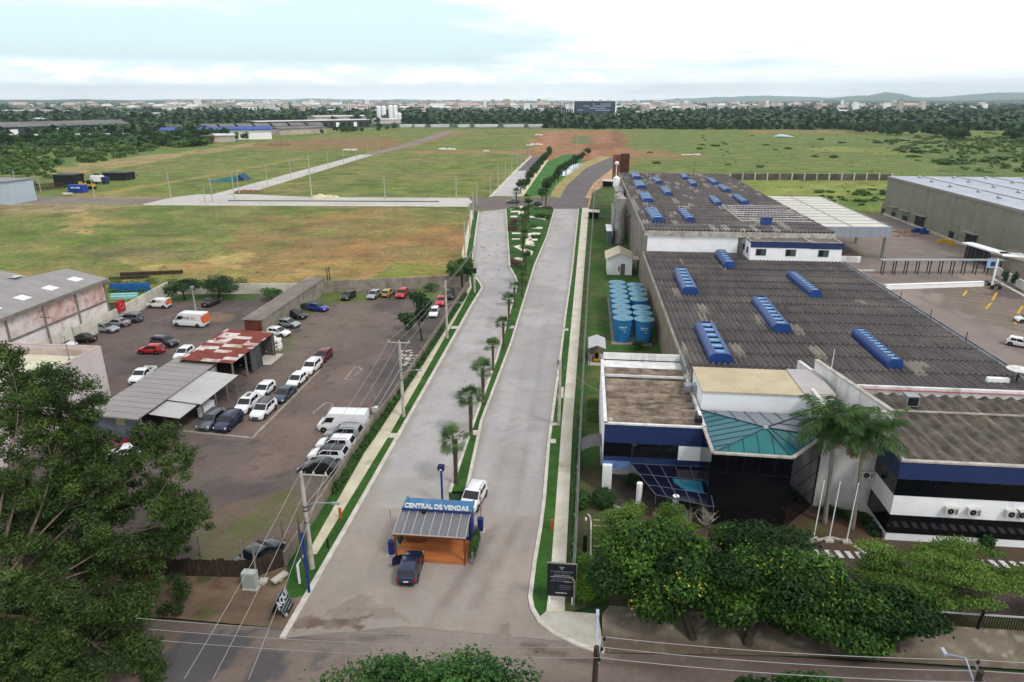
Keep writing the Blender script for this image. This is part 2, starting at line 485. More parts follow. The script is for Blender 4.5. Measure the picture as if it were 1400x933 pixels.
def field_col(x,y):
 p=Paint(x,y,(100,122,53))
 p.noise(30,.40,.60,(116,124,66),1,.8)
 p.noise(14,.48,.68,(84,104,46),2,.75)
 p.noise(22,.56,.72,(136,124,78),3,.6)
 p.noise(5,.54,.72,(84,98,50),12,.5)
 p.noise(2.2,.5,.7,(120,116,66),13,.55);p.noise(1.3,.55,.72,(78,94,42),14,.5)
 # the field between the avenue, the new cross street and the car park: worn, tan and red soil
 p.poly([(330,300),(640,290),(632,384),(330,384)],(136,108,72),6,.85,21,patchy=.7,sc=14)
 p.poly([(0,366),(640,352),(640,392),(0,392)],(158,128,80),4,.8,22,patchy=.7)
 p.poly([(470,310),(640,300),(632,375),(480,378)],(158,112,76),5,.7,23,patchy=.7)
 p.poly([(80,344),(150,339),(270,345),(250,352),(110,354)],(96,86,74),3,.9,24,patchy=.4)
 p.poly([(150,352),(330,340),(420,356),(360,366),(190,366)],(182,158,104),3,.7,25,patchy=.7)
 p.poly([(400,290),(560,284),(600,296),(420,304)],(160,118,78),4,.5,33,patchy=.8)
 p.poly([(520,362),(620,356),(618,378),(530,380)],(96,116,46),3,.8,34,patchy=.4)
 p.poly([(90,283),(118,280),(126,300),(112,324),(96,322),(100,300)],(176,150,98),2.5,.75,26,patchy=.5)
 p.poly([(70,303),(190,298),(190,306),(80,308)],(176,152,100),2.5,.55,27,patchy=.6)
 p.poly([(0,270),(130,268),(280,274),(200,282),(0,296)],(150,132,104),3,.8,28,patchy=.3)
 # left of the diagonal street
 p.poly([(20,238),(120,222),(290,203),(345,194),(352,200),(250,214),(110,236),(25,248)],(164,140,104),5,.85,29,patchy=.45)
 p.line([(160,262),(300,238),(430,213)],5,(160,140,84),.6)
 p.poly([(110,256),(260,268),(210,276),(100,270)],(158,134,84),4,.5,30,patchy=.5)
 # raw red earth further on
 p.poly([(345,196),(430,191),(540,188),(560,196),(500,207),(410,206),(340,205)],(138,98,76),8,.85,31,patchy=.5)
 p.poly([(560,206),(720,205),(720,211),(560,213)],(150,120,84),5,.7,32,patchy=.5)
 p.poly([(610,178),(650,178),(560,203),(540,204)],(150,112,84),5,.6,35,patchy=.4)
 p.poly([(738,179),(842,178),(870,206),(1000,214),(868,222),(720,218),(716,210)],(152,104,80),7,.95,41,patchy=.15)
 p.poly([(835,180),(846,178),(866,200),(842,202)],(122,82,62),4,.9,42)
 p.poly([(748,180),(770,180),(745,208),(733,208)],(164,116,90),4,.8,43)
 p.poly([(785,186),(808,186),(812,197),(780,197)],(80,108,56),3,.85,44)
 p.poly([(800,196),(842,196),(842,205),(798,206)],(128,82,62),4,.8,45)
 # right: rough green pasture
 p.poly([(870,178),(1400,176),(1400,262),(1000,250),(868,236)],(92,114,56),8,.75,51,patchy=.3)
 p.poly([(1060,196),(1400,184),(1400,222),(1150,214)],(84,108,56),14,.8,52,patchy=.55,sc=40)
 p.poly([(1280,212),(1400,200),(1400,260),(1300,240)],(70,98,50),8,.8,53,patchy=.4)
 p.poly([(1130,200),(1250,204),(1250,212),(1120,208)],(150,148,72),8,.5,54,patchy=.6)
 p.poly([(1020,178),(1240,178),(1180,184),(1040,183)],(150,118,84),8,.7,55,patchy=.6)
 p.poly([(1000,246),(1215,246),(1215,292),(1060,292)],(128,140,66),3,.9,56,patchy=.25)
 p.poly([(1140,270),(1215,264),(1210,292),(1150,292)],(78,108,44),2,.85,57,patchy=.3)
 p.poly([(866,205),(905,202),(930,214),(868,218)],(150,112,84),5,.5,58,patchy=.6)
 # scrub corner far left
 p.poly([(-60,190),(250,190),(285,203),(130,220),(20,240),(-80,262)],(88,116,54),8,.9,59,patchy=.35)
 p.poly([(-80,232),(40,234),(120,246),(60,264),(-60,268)],(88,106,58),3,.8,60,patchy=.4)
 for sc_,lo_,hi_,cc_,sd_,am_ in ((7,.52,.66,(140,120,84),15,.35),(3,.56,.7,(92,96,58),16,.5)):p.noise(sc_,lo_,hi_,cc_,sd_,am_,2.2)
 # land beyond 760 m
 p.mix(sstep(y,770,840),(52,72,46))
 return p.c

m_field=ground_mat('field_grass_and_soil',.9,.42,bmp=.5)
ycs=np.concatenate([np.geomspace(96,900,330)])
xn=np.linspace(-.98,.98,420)
gx=xn[None,:]*(ycs[:,None]*1.0+30);gy=np.repeat(ycs[:,None],len(xn),1)
fo=obj('grass_field',grid_mesh('grass_field',gx,gy,0.0,field_col,m_field));fo['kind']='structure'
# ---------------------------------------------------------------- roads, kerbs, pavements, lawns, yards
LL=[(-16.6,30.6),(-16.5,43),(-16.45,70),(-16.45,100),(-16.3,110.5),(-17.0,113.5),(-20.0,122),(-24.6,157),(-29.2,193)]
LR=GP([(613,674),(641,592),(678,490),(707,388),(703,378),(696,366),(693,320),(691,286)])
RL=GP([(640,674),(660,577),(700,470),(732,362.6),(748,325),(759,286)])
RR=GP([(826,895),(810,892),(790,885),(757,870),(736,853),(725,834),(722,818),(728,770),(736,725),(742,680),(748,607),(764.5,490),(772,430),(781,371),(790.5,286)])

def offset(pl,d):
 out=[]
 for i,p in enumerate(pl):
  a=pl[max(i-1,0)];b=pl[min(i+1,len(pl)-1)]
  l=math.hypot(b[0]-a[0],b[1]-a[1]);nx,ny=-(b[1]-a[1])/l,(b[0]-a[0])/l
  out.append((p[0]+nx*d,p[1]+ny*d))
 return out

def kerb(name,pl,side,width=.28,h=.13):
 o=offset(pl,side*width);mb=MB()
 for i in range(len(pl)-1):
  q=[pl[i],pl[i+1],o[i+1],o[i]]
  mb.prism(q,-.02,h)
 return struct(name,mb,m_kerb)

# carriageways: grey concrete blocks, with rubber-darkened wheel paths
m_road=ground_mat('paver_road',2.2,.10,rough=.85,bmp=.15,s2=.35)
def road_col(x,y):
 p=Paint(x,y,(168,165,164))
 p.noise(9,.42,.62,(156,152,150),61,.8,.35)
 p.noise(3.5,.55,.7,(178,175,173),62,.6)
 p.noise(2.2,.6,.75,(150,142,135),63,.5)
 for cx,a in ((-6.3,.35),(-4.5,.55),(-2.9,.25)):
  wob=(vn(x,y,18,64)-.5)*1.2
  p.mix(np.exp(-((x-cx+wob)/.55)**2)*sstep(y,125,48)*a*sstep(vn(x,y*.3,5,65),.2,.6),(126,116,112))
 for cx,a in ((-14.8,.2),(-12.4,.22)):
  p.mix(np.exp(-((x-cx)/.6)**2)*a,(150,144,142))
 d=np.abs(y-72.0-.18*x-3*np.sin(x*.4));p.mix((1-sstep(d,.2,.8))*.35*(x>-8),(138,124,116))
 for q_ in (LL,LR,RL,RR):p.line(q_,.8,(138,130,122),.55,px=False)
 p.noise(.9,.66,.8,(142,134,128),66,.5);p.noise(14,.55,.7,(150,148,150),67,.5,.2)
 p.mix(sstep(y,54,46)*.5,(158,150,144))
 return p.c
ypav=44.6
def clip_above(pl,y0):
 return [q for q in pl if q[1]>y0]
def at_y(pl,y0):
 for a,b in zip(pl[:-1],pl[1:]):
  if (a[1]-y0)*(b[1]-y0) <= 0 and a[1] != b[1]:
   t=(y0-a[1])/(b[1]-a[1]);return (a[0]+t*(b[0]-a[0]),y0)
E1=[at_y(LL,ypav)]+clip_above(LL,ypav)+[LR[-1]]+[q for q in LR[::-1] if q[1]>ypav][1:]+[(-9.35,ypav)]
painted('carriageway_uphill',E1,.55,.020,road_col,m_road)
E2=[(-9.35,ypav)]+clip_above(RL,ypav)+[q for q in RR[::-1] if q[1]>ypav]+[at_y(RR,ypav)]
painted('carriageway_downhill',E2,.55,.020,road_col,m_road)

def apron_col(x,y):
 p=Paint(x,y,(154,146,139))
 p.noise(7,.42,.62,(144,134,126),71,.7)
 p.noise(2.5,.55,.72,(160,148,138),72,.6)
 p.mix(sstep(y,37,30)*.45,(124,113,105))
 for cx,sl,a in ((-5.4,.16,.55),(-3.9,.13,.5),(-2.9,.06,.3)):
  p.mix(np.exp(-((x-cx-(44-y)*-sl*1.6)/.5)**2)*a*sstep(vn(x,y,3,73),.25,.6),(116,103,97))
 p.poly([(490,818),(545,830),(560,846),(470,852),(440,842)],(112,98,88),.35,.45,74,patchy=.5)
 p.poly([(410,845),(505,842),(500,856),(405,862)],(92,76,66),.3,.85,76,patchy=.4)
 p.poly([(688,848),(704,868),(735,884),(722,884),(694,866),(678,855)],(112,92,76),.4,.8,75,patchy=.4)
 return p.c
A1=[q for q in LL if q[1]<ypav]+[at_y(LL,ypav),at_y(RR,ypav)]+[q for q in RR[::-1] if q[1]<ypav]+[(4,32.0),(-10,32.3),(-16.9,30.6)]
painted('avenue_mouth',A1,.18,.022,apron_col,m_road)

# the cross street at the foot of the picture
m_asph=ground_mat('old_asphalt',3.0,.16,rough=.9,bmp=.25,s2=.3)
def street_col(x,y):
 p=Paint(x,y,(114,101,93))
 p.noise(6,.42,.62,(96,85,79),81,.8,2)
 p.noise(2,.55,.72,(108,95,89),82,.5)
 p.mix(np.exp(-((x+7.5)/9)**2)*sstep(y,26,31.5)*.9,(136,126,118))
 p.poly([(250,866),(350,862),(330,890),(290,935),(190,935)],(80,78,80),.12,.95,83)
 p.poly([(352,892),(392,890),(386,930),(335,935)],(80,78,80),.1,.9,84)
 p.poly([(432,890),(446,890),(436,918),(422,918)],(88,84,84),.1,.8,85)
 p.poly([(830,893),(1100,908),(1400,925),(1400,935),(900,935)],(88,76,72),.3,.6,86)
 p.mix(sstep(y,31.2,32.6)*(x>2)*.7,(78,62,52))
 p.line([(400,872),(470,876),(560,868)],.35,(92,84,82),.6)
 p.line([(720,884),(800,905),(920,915)],.5,(80,64,56),.7)
 return p.c
painted('street',[(-90,15),(90,15),(90,33.2),(12,32.2),(2.3,31.9),(-1,32.6),(-10,32.4),(-16.7,31.3),(-24,31.4),(-90,30)],.4,.008,street_col,m_asph)

kerb('kerb_west',LL,1,.36);kerb('kerb_median_west',LR,-1);kerb('kerb_median_east',RL,1);kerb('kerb_east',RR,-1)

m_grass=ground_mat('mown_grass',5,.30,bmp=.6,s2=.7)
def lawn_col(x,y):
 p=Paint(x,y,(52,88,36));p.noise(4,.4,.65,(42,76,30),91,.8);p.noise(1.5,.55,.75,(68,98,46),92,.6)
 return p.c
def sheet_poly(a,b):return list(a)+list(b)[::-1]
SWL=GP([(420,760),(499,620),(514,599),(626,424),(636,398),(631,349),(644,288)])
SWLr=GP([(433,760),(518,620),(531,599),(634,417),(645,394),(638,349),(648,288)])
struct('west_pavement',MB().prism(sheet_poly(SWL,SWLr),-.02,.132),M('pavement_west',C(204,196,174),C(188,178,156),.5,.9,fine=.08,world=True,c3=C(160,150,130),s3=.3))
LLo=offset(LL,.36)
painted('verge_west',GP([(416,818),(420,760)])+GP([(433,760),(518,620),(634,417),(645,394),(638,349),(648,288)])+[q for q in LLo[::-1] if q[1]>33.5],.4,.125,lawn_col,m_grass)
WALLX=[(-19.3,37.0),(-19.45,46),(-19.45,57),(-19.2,63),(-19.0,76),(-18.9,91),(-18.8,106),(-18.8,111.4)]
painted('wall_side_verge',GP([(392,822),(420,815),(420,760),(499,620),(514,599),(626,424),(636,400)])+[(q[0]+.1,q[1]) for q in WALLX[::-1]],.4,.12,lawn_col,m_grass)
LRi=offset(LR,-.28);RLi=offset(RL,.28)
painted('median_lawn',LRi+RLi[::-1],.4,.128,lawn_col,m_grass)
SEL=GP([(747,838),(754,770),(768,580),(796,285)]);SER=GP([(772,838),(774,770),(783,580),(805,285)])
struct('east_pavement',MB().prism(sheet_poly(SEL,SER),-.02,.132),M('pavement_east',C(206,200,186),C(190,182,166),.5,.9,fine=.08,world=True,c3=C(166,156,138),s3=.3))
RRo=offset(RR,-.28)
painted('verge_east',GP([(736,845)])+[q for q in RRo if 34.6<q[1]]+SEL[::-1],.35,.125,lawn_col,m_grass)
struct('corner_pavement',MB().prism([q for q in RRo[0:5]]+GP([(737,846),(747,838),(772,838),(818,842),(824,886)]),-.02,.136),
M('corner_concrete',C(186,182,172),C(168,162,150),.7,.9,fine=.08,world=True,c3=C(146,138,124),s3=.5))
# fence strip and the factory lawn
def strip_col(x,y):
 p=Paint(x,y,(64,96,44));p.noise(3,.4,.62,(92,92,62),93,.7);p.noise(1.4,.5,.7,(50,84,34),94,.7)
 p.poly([(797,640),(822,630),(822,690),(806,760),(790,760)],(92,76,66),.4,.85,95,patchy=.3)
 p.poly([(806,490),(880,480),(880,520),(806,520)],(104,112,62),.8,.7,96,patchy=.4)
 p.poly([(800,730),(808,730),(806,812),(790,812)],(70,108,46),.2,.8,97)
 return p.c
FE=[(.28,34.9),(.46,52),(.85,80),(1.33,110),(2.2,150),(3.2,204),(4.2,250)]
painted('factory_lawn',SER+[(3.2,240),(8,262),(12.5,262),(10.42,204),(10.42,58),(2.5,58),(2.5,36),(.9,35.0)],.5,.014,strip_col,m_grass)

# paving slabs laid in the median garden
slabm=M('white_slab',C(222,216,200),C(206,199,182),.8,.9,fine=.06,world=True)
def slab(pts):return GP(pts)
sl=[[(697,286),(715,282),(715,284.5),(697,287.5)],[(708,289),(716,289),(717,296),(709,296)],[(698,289.5),(708,289),(708,291),(698,291)],
[(698,296),(714,296),(714,298),(698,298)],[(724,296),(746,300),(746,302),(724,298)],[(727,311),(742,311.5),(741,314),(727,313.5)],
[(700,319),(716,319),(716,321),(700,321)],[(728,319),(739,319.5),(738.5,322),(728,322)],[(722,320),(728,319.5),(726,329),(731,334),(718,336),(719,328)],
[(724,327.5),(735,327.5),(734.5,330),(724,330)],[(700,327),(711,327),(711,328.5),(700,328.5)],[(718,335),(731,336),(731,338.5),(718,337.5)],
[(702,338),(710,336),(729,345),(727,350),(717,346)],[(703,354),(714,352),(714,358),(703,359)],[(737,282.5),(745,282),(745,285),(738,285)],
[(684,353.4),(690,353.4),(690,354.6),(684,354.6)][:0]]
for q in sl:
 if q:struct('garden_slab',MB().prism(slab(q),.1,.16),slabm)
# little concrete crossings and gully covers in the verges
for q in [[(652,660),(660,660),(660,668),(651,668)][:0],[(532.5,594.5),(543.5,594.5),(543,600.5),(531,600.5)],[(618,447.5),(628,447.5),(626,451),(616.5,451)],[(752,602.5),(760,602.5),(760,608),(751.5,608)],
[(755,580),(765,580),(765,583.5),(755,583.5)],[(697,447),(704,447),(702,450.5),(696,450.5)],[(645,590.5),(656,590.5),(654.5,597),(644,597)],[(771,451),(777,451),(777,453.5),(771,453.5)]]:
 if q:struct('gully_cover',MB().prism(GP(q),.08,.165),m_conc_light)
# a break in the east verge where the pavement widens
struct('pavement_link',MB().prism(GP([(764,531),(771,531),(770,546),(762,546)]),.05,.15),m_conc_light)

# ---- beyond the first junction
m_newasph=M('new_asphalt',C(104,98,98),C(92,87,88),.12,.9,fine=.1,world=True)
struct('junction',MB().prism(GP([(646,287),(803,287),(806,271),(640,270)]),-.05,.016),M('junction_asphalt',C(112,101,96),C(98,89,86),.1,.9,fine=.1,world=True))
struct('asphalt_road',MB().prism(GP([(757,284),(798,284),(801,268),(812,250),(845,225),(866,214),(838,214),(801,230),(774,255),(765,272)]),-.05,.024),m_newasph)
struct('sandy_shoulder',MB().prism(GP([(798,284),(801,268),(812,250),(845,225),(846,230),(838,246),(838,262),(824,278),(815,284)]),-.06,.012),M('tan_sand',C(186,152,120),C(160,128,98),.12,.95,fine=.15,world=True))
struct('sandy_bank',MB().prism(GP([(752,268),(765,272),(774,255),(801,230),(838,214),(820,214),(795,224),(778,238),(760,254)]),-.06,.010),M('tan_grass',C(166,148,100),C(136,128,76),.12,.95,fine=.15,world=True))
struct('paved_road',MB().prism(GP([(672,268.5),(713,268.5),(722,233),(706,234)]),-.05,.028),M('pale_paving',C(184,180,180),C(172,168,167),.1,.9,fine=.06,world=True))
struct('asphalt_stretch',MB().prism(GP([(706,234),(722,233),(746,214),(729,214)]),-.05,.026),m_newasph)
struct('road_edge',MB().prism(GP([(668,270),(673,269),(708,233.5),(728,214),(725,214),(702,235)]),-.05,.1),m_kerb)
struct('far_median',MB().prism(GP([(716,267),(750,267),(760,252),(790,226),(800,212),(770,212),(745,224),(730,246)]),-.05,.07),M('lush_grass',C(62,116,46),C(46,96,36),.15,.95,fine=.2,world=True))
struct('far_median_path',MB().prism(GP([(709,268),(716,268),(750,219),(747,219),(724,246)]),-.05,.11),M('cream_path',C(214,204,176),C(186,178,140),.2,.9,fine=.1,world=True))
struct('pond',MB().prism(GP([(762,241),(766,233),(778,227),(794,223),(797,226),(787,233),(774,241)]),-.05,.09),M('pale_water',C(196,206,212),C(170,182,190),.2,.15,.5,fine=0,world=True))
# new cross street and the diagonal one, pale paving; dusty tracks beyond
m_xs=M('cross_paving',C(190,184,180),C(176,170,166),.06,.9,fine=.06,world=True)
struct('cross_street',MB().prism(GP([(196,279.5),(640,281.5),(646,276),(640,270.8),(430,270),(344,266),(270,266),(232,271)]),-.05,.020),m_xs)
struct('cross_street_verge',MB().prism(GP([(312,274.2),(600,275.4),(600,276.6),(312,275.4)]),-.05,.09),M('verge_line',C(74,96,62),C(60,84,50),.3,.9,world=True))
struct('cross_street_footway',MB().prism(GP([(196,279.6),(640,281.6),(640,283),(196,280.8)]),-.05,.05),m_conc_light)
struct('diagonal_street',MB().prism(GP([(283,268),(345,262.5),(511,212),(493,211.6)]),-.05,.024),m_xs)
struct('dirt_road',MB().prism(GP([(494,212),(514,212),(562,200),(628,179.5),(608,179.5),(545,200)]),-.05,.022),M('grey_track',C(122,112,110),C(136,118,106),.03,.95,fine=.1,world=True))
struct('dusty_lane',MB().prism(GP([(-20,268),(130,271),(240,271),(234,276),(196,279),(60,279),(-20,276)]),-.05,.012),M('dusty_asphalt',C(132,122,112),C(112,104,98),.07,.95,fine=.1,world=True))

# ---- the car-park west of the avenue
m_lot=ground_mat('car_park_asphalt',2.4,.18,rough=.92,bmp=.25,s2=.25)
def lot_col(x,y):
 p=Paint(x,y,(103,91,86))
 p.noise(9,.42,.62,(82,76,75),101,.8)
 p.noise(5,.5,.72,(106,97,93),102,.6)
 p.poly([(240,590),(345,598),(440,505),(455,480),(520,470),(560,440),(500,410),(420,430),(380,480),(330,520)],(120,107,97),1.5,.6,103,patchy=.5)
 p.poly([(345,600),(440,505),(500,490),(500,560),(430,640),(340,660)],(120,104,94),1.6,.55,104,patchy=.55)
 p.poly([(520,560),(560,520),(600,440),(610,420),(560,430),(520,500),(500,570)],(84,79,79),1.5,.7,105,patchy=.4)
 p.poly([(300,690),(420,668),(420,740),(390,780),(250,790),(250,730)],(106,92,78),1.0,.8,106,patchy=.25)
 p.poly([(320,700),(410,670),(400,720),(340,745)],(86,96,52),.9,.75,107,patchy=.5)
 p.poly([(260,730),(330,740),(320,785),(235,790)],(80,92,48),.9,.7,108,patchy=.5)
 p.poly([(430,395),(480,397),(540,408),(462,414),(420,432),(400,440),(408,415)],(92,108,52),.9,.8,109,patchy=.3)
 p.poly([(575,393),(612,393),(600,412),(566,425),(568,405)],(92,112,52),.9,.7,110,patchy=.4)
 p.poly([(355,462),(405,455),(395,480),(368,490)],(96,110,60),.9,.6,111,patchy=.4)
 p.poly([(205,405),(350,402),(350,410),(270,412),(205,411)],(66,100,44),.4,.95,112,patchy=.1)
 p.poly([(150,548),(184,529),(204,527),(160,565)],(72,116,44),.25,1,113)
 p.poly([(282,427),(320,432),(312,442),(286,440)],(140,118,92),.7,.6,114,patchy=.4)
 p.poly([(212,438),(240,430),(232,440),(214,444)],(132,114,96),.6,.55,115,patchy=.4)
 p.noise(1.1,.66,.8,(72,62,58),116,.6)
 return p.c
LOT=[(-19.3,36),(-19.3,60),(-18.9,80),(-18.8,111.4),(-43.6,105.4),(-66.8,101.4),(-65.4,85),(-65.4,34),(-38,35.2)]
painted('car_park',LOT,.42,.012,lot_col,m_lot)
mk=M('worn_white_paint',C(150,143,137),C(112,104,100),2.5,.8,lo=.4,hi=.6,world=True)
mb=MB()
for pts,wd in [([(250,590),(345,600)],.3),([(345,600),(437,507)],.3)]:
 a,b=GP(pts);mb.wall(a,b,.1,wd)
struct('parking_kerb',mb,M('worn_kerb',C(160,150,140),C(132,122,112),.8,.9,fine=.1,world=True))
mb=MB()
def strip(mb,px,wd,z):
 P=GP(px)
 for a,b in zip(P[:-1],P[1:]):
  dx,dy=b[0]-a[0],b[1]-a[1];l=math.hypot(dx,dy)
  nx,ny=-dy/l*wd/2,dx/l*wd/2
  mb.add([(a[0]+nx,a[1]+ny,z),(a[0]-nx,a[1]-ny,z),(b[0]-nx,b[1]-ny,z),(b[0]+nx,b[1]+ny,z)],[(0,1,2,3)])
for px in ([(427,566),(444,552)],[(444,551.5),(456,551.5)],[(456,552),(452,558)],[(453,559),(448,562)],[(471,519),(487,500)],[(486,500),(495,505)],[(472,519),(484,519)],[(495,505),(485,514)]):
 strip(mb,px,.22,.02)
struct('parking_markings',mb,mk)

# ---- ground in front of the office: dark yard, planting bed, crossing, outer footway
def yard_col(x,y):
 p=Paint(x,y,(84,72,68));p.noise(4,.42,.65,(74,64,61),121,.8);p.noise(1.5,.55,.75,(96,84,78),122,.5)
 p.poly([(1060,752),(1112,690),(1190,700),(1212,742),(1180,760),(1130,740),(1085,755)],(88,70,54),.35,.9,123,patchy=.2)
 p.poly([(1075,735),(1110,712),(1130,725),(1100,745)],(92,96,56),.3,.6,124,patchy=.4)
 p.poly([(1230,742),(1400,752),(1400,768),(1225,760)],(88,70,54),.2,.9,125,patchy=.2)
 p.poly([(1250,858),(1400,868),(1400,880),(1250,872)],(66,92,44),.25,.9,126,patchy=.2)
 p.poly([(830,676),(920,690),(960,712),(880,712),(832,690)],(112,94,80),.4,.5,127,patchy=.4)
 p.mix(sstep(y,37.2,35.8)*(x>2.6),(82,88,52))
 return p.c
painted('office_yard',[(2.5,35.3),(60,36.2),(60,58),(2.5,58)],.4,.010,yard_col,m_asph)
def foot_col(x,y):
 p=Paint(x,y,(122,112,98));p.noise(3,.42,.62,(98,90,78),131,.8);p.noise(1.0,.55,.75,(150,140,126),132,.6)
 p.noise(.45,.62,.78,(190,180,164),133,.55);p.mix(sstep(y,33.4,32.6)*.7,(84,70,58))
 return p.c
painted('stone_footway',GP([(823,842),(823,894)])+[(14,32.3),(60,33.2),(60,36.2),(2.5,35.3)],.25,.10,foot_col,m_asph)
mb=MB();pw=M('white_road_paint',C(216,216,214),C(196,194,190),3,.7,world=True)
for i in range(26):
 x0=17.2+i*.68
 mb.add([(x0,41.85,.022),(x0+.36,41.85,.022),(x0+.26,42.65,.022),(x0-.10,42.65,.022)],[(0,1,2,3)])
struct('zebra_crossing',mb,pw)
mb=MB()
for yy in (700+45/4,700+76/4,700+110/4,700+145/4,700+187/4):
 strip(mb,[(811,yy),(836.5,yy+.8)],.09,.02)
struct('bay_lines',mb,M('cream_paint',C(200,186,150),C(170,156,126),3,.8,world=True))
mb=MB()
P=GP([(803.5,705),(806.5,708),(808,716),(807,800)])
for a,b in zip(P[:-1],P[1:]):mb.wall(a,b,.14,.12)
P=GP([(1094,757),(1108,742),(1135,736),(1160,742),(1180,757)])
for a,b in zip(P[:-1],P[1:]):mb.wall(a,b,.14,.14)
P=GP([(829,690),(845,695),(872,697)])
for a,b in zip(P[:-1],P[1:]):mb.wall(a,b,.14,.12)
struct('bed_kerb',mb,m_kerb)

# ---- service yard between the factory and the green warehouse
def yard2_col(x,y):
 p=Paint(x,y,(134,122,116));p.noise(14,.42,.62,(120,109,104),141,.8);p.noise(5,.52,.74,(146,134,126),142,.5)
 p.poly([(1240,392),(1400,384),(1400,460),(1340,440)],(112,100,92),1.5,.8,143,patchy=.2)
 p.poly([(1345,388),(1400,395),(1400,412),(1350,402)],(82,75,72),.8,.8,144,patchy=.2)
 p.poly([(1180,380),(1300,375),(1330,383),(1190,388)],(104,96,92),1.2,.5,145,patchy=.4)
 p.poly([(1215,400),(1290,402),(1285,412),(1240,412)],(150,136,128),.6,.7,146)
 p.line([(1250,405),(1330,440),(1400,485)],1.0,(112,102,98),.5)
 p.poly([(1310,372),(1360,368),(1355,376),(1320,378)],(164,148,132),.8,.6,147,patchy=.3)
 return p.c
painted('service_yard',[(40.3,57),(130,57),(130,140),(86.5,145),(82.4,201),(66,197),(54,190),(40.3,128)],1.0,.012,yard2_col,m_asph)
mb=MB();z=.024
def yl(px,wd=.14):strip(mb,px,wd,z)
for a,b in [((159,85),(305,155)),((285,90),(420,155)),((5,105),(490,170)),((0,145),(440,205)),((60,185),(430,240)),((0,210),(430,270)),((150,235),(760,312)),((40,250),(715,380)),((290,310),(770,370)),((110,295),(700,412)),((300,395),(690,460)),((360,440),(720,495)),((580,520),(778,545)),((600,560),(778,595))]:
 yl([(1300+a[0]/7.78,380+a[1]/7.78),(1300+b[0]/7.78,380+b[1]/7.78)],.1)
struct('bay_lines_yellow',mb,M('faded_yellow_paint',C(186,164,96),C(146,132,104),1.2,.8,lo=.4,hi=.6,world=True))
mb=MB();z=.028
for a,b in [((170,140),(130,192)),((488,160),(440,240)),((427,270),(373,332)),((765,300),(712,382)),((712,420),(682,490))]:
 yl([(1300+a[0]/7.78,380+a[1]/7.78),(1300+b[0]/7.78,380+b[1]/7.78)],.34)
struct('stop_bars',mb,m_yellow)
mb=MB()
for i in range(8):
 a=1172+i*3.0;mb.sheet(GP([(a,368.6),(a+1.6,368.6),(a+2,371.2),(a+.2,371.2)]),.024)
struct('yard_crossing',mb,pw)
# front-left earth strip between the timber fence and the street
def dirt_col(x,y):
 p=Paint(x,y,(104,88,72));p.noise(2.5,.4,.62,(128,108,90),151,.7);p.noise(1.6,.5,.68,(76,84,46),152,.8);p.noise(.8,.6,.75,(84,64,52),153,.6)
 return p.c
painted('earth_bank',[(-70,30.3),(-24,31.45),(-16.95,31.35),(-16.9,34.2),(-19.2,37.2),(-22,36),(-70,37)],.3,lambda x,y:.03+.10*vn(x,y,2.2,155),dirt_col,m_lot)
# ---------------------------------------------------------------- cars
m_glass=M('car_glass',C(20,24,30),None,rough=.05,spec=.6)
m_tyre=M('tyre',C(22,22,23),None,rough=.85)
m_rim=M('alloy_rim',C(150,152,156),None,rough=.35,metal=.6)
m_lamp=M('lamp_glass',C(210,214,220),None,rough=.12,spec=.6)
m_red=M('tail_lamp',C(150,18,18),None,rough=.2,spec=.6)
m_trim=M('black_trim',C(20,20,22),None,rough=.55)
m_plate=M('number_plate',C(205,206,208),None,rough=.5)
PAINT={}
def paint(name,c,metal=0.0):
 if name not in PAINT:
  PAINT[name]=M('car_paint_'+name,c,None,rough=.3,spec=.5,metal=metal,coat=.6)
 return PAINT[name]
p_white=paint('white',C(228,229,230));p_silver=paint('silver',C(162,166,172),.35);p_black=paint('black',C(16,17,19))
p_navy=paint('navy',C(22,32,66));p_grey=paint('grey',C(92,98,108),.3);p_dgrey=paint('dark_grey',C(52,58,66),.25)
p_red=paint('red',C(168,22,30));p_wine=paint('wine',C(104,20,34));p_salmon=paint('faded_red',C(188,46,56));p_yellow=paint('burnt_yellow',C(168,140,72))
p_blue=paint('blue',C(32,52,150));p_blugrey=paint('blue_grey',C(58,72,88),.25);p_bluedark=paint('blue_dark',C(34,46,74),.3)

SPEC={
'hatchback':dict(L=3.95,W=1.68,H=1.48,nose=.70,hood=.93,belt=.93,tail=.95,wb=2.95,wt=2.15,rt=.42,rb=.06,tw=.74,win=2),
'sedan':dict(L=4.40,W=1.72,H=1.44,nose=.68,hood=.90,belt=.92,tail=.98,wb=3.25,wt=2.45,rt=1.25,rb=.62,tw=.74,win=2),
'suv':dict(L=4.30,W=1.78,H=1.62,nose=.82,hood=1.04,belt=1.04,tail=1.06,wb=3.25,wt=2.50,rt=.38,rb=.05,tw=.76,win=2),
'estate':dict(L=4.60,W=1.75,H=1.58,nose=.76,hood=.98,belt=.98,tail=1.0,wb=3.35,wt=2.60,rt=.38,rb=.05,tw=.77,win=3),
'pickup':dict(L=4.85,W=1.76,H=1.62,nose=.84,hood=1.05,belt=1.05,tail=.74,wb=3.65,wt=3.0,rt=1.95,rb=1.72,tw=.76,win=2),
'van':dict(L=4.20,W=1.76,H=1.82,nose=.80,hood=1.04,belt=1.06,tail=1.1,wb=3.45,wt=2.8,rt=.05,rb=.02,tw=.88,win=1),
'big_van':dict(L=5.90,W=2.02,H=2.50,nose=.95,hood=1.22,belt=1.25,tail=1.25,wb=5.30,wt=4.45,rt=.06,rb=.02,tw=.88,win=1),
}
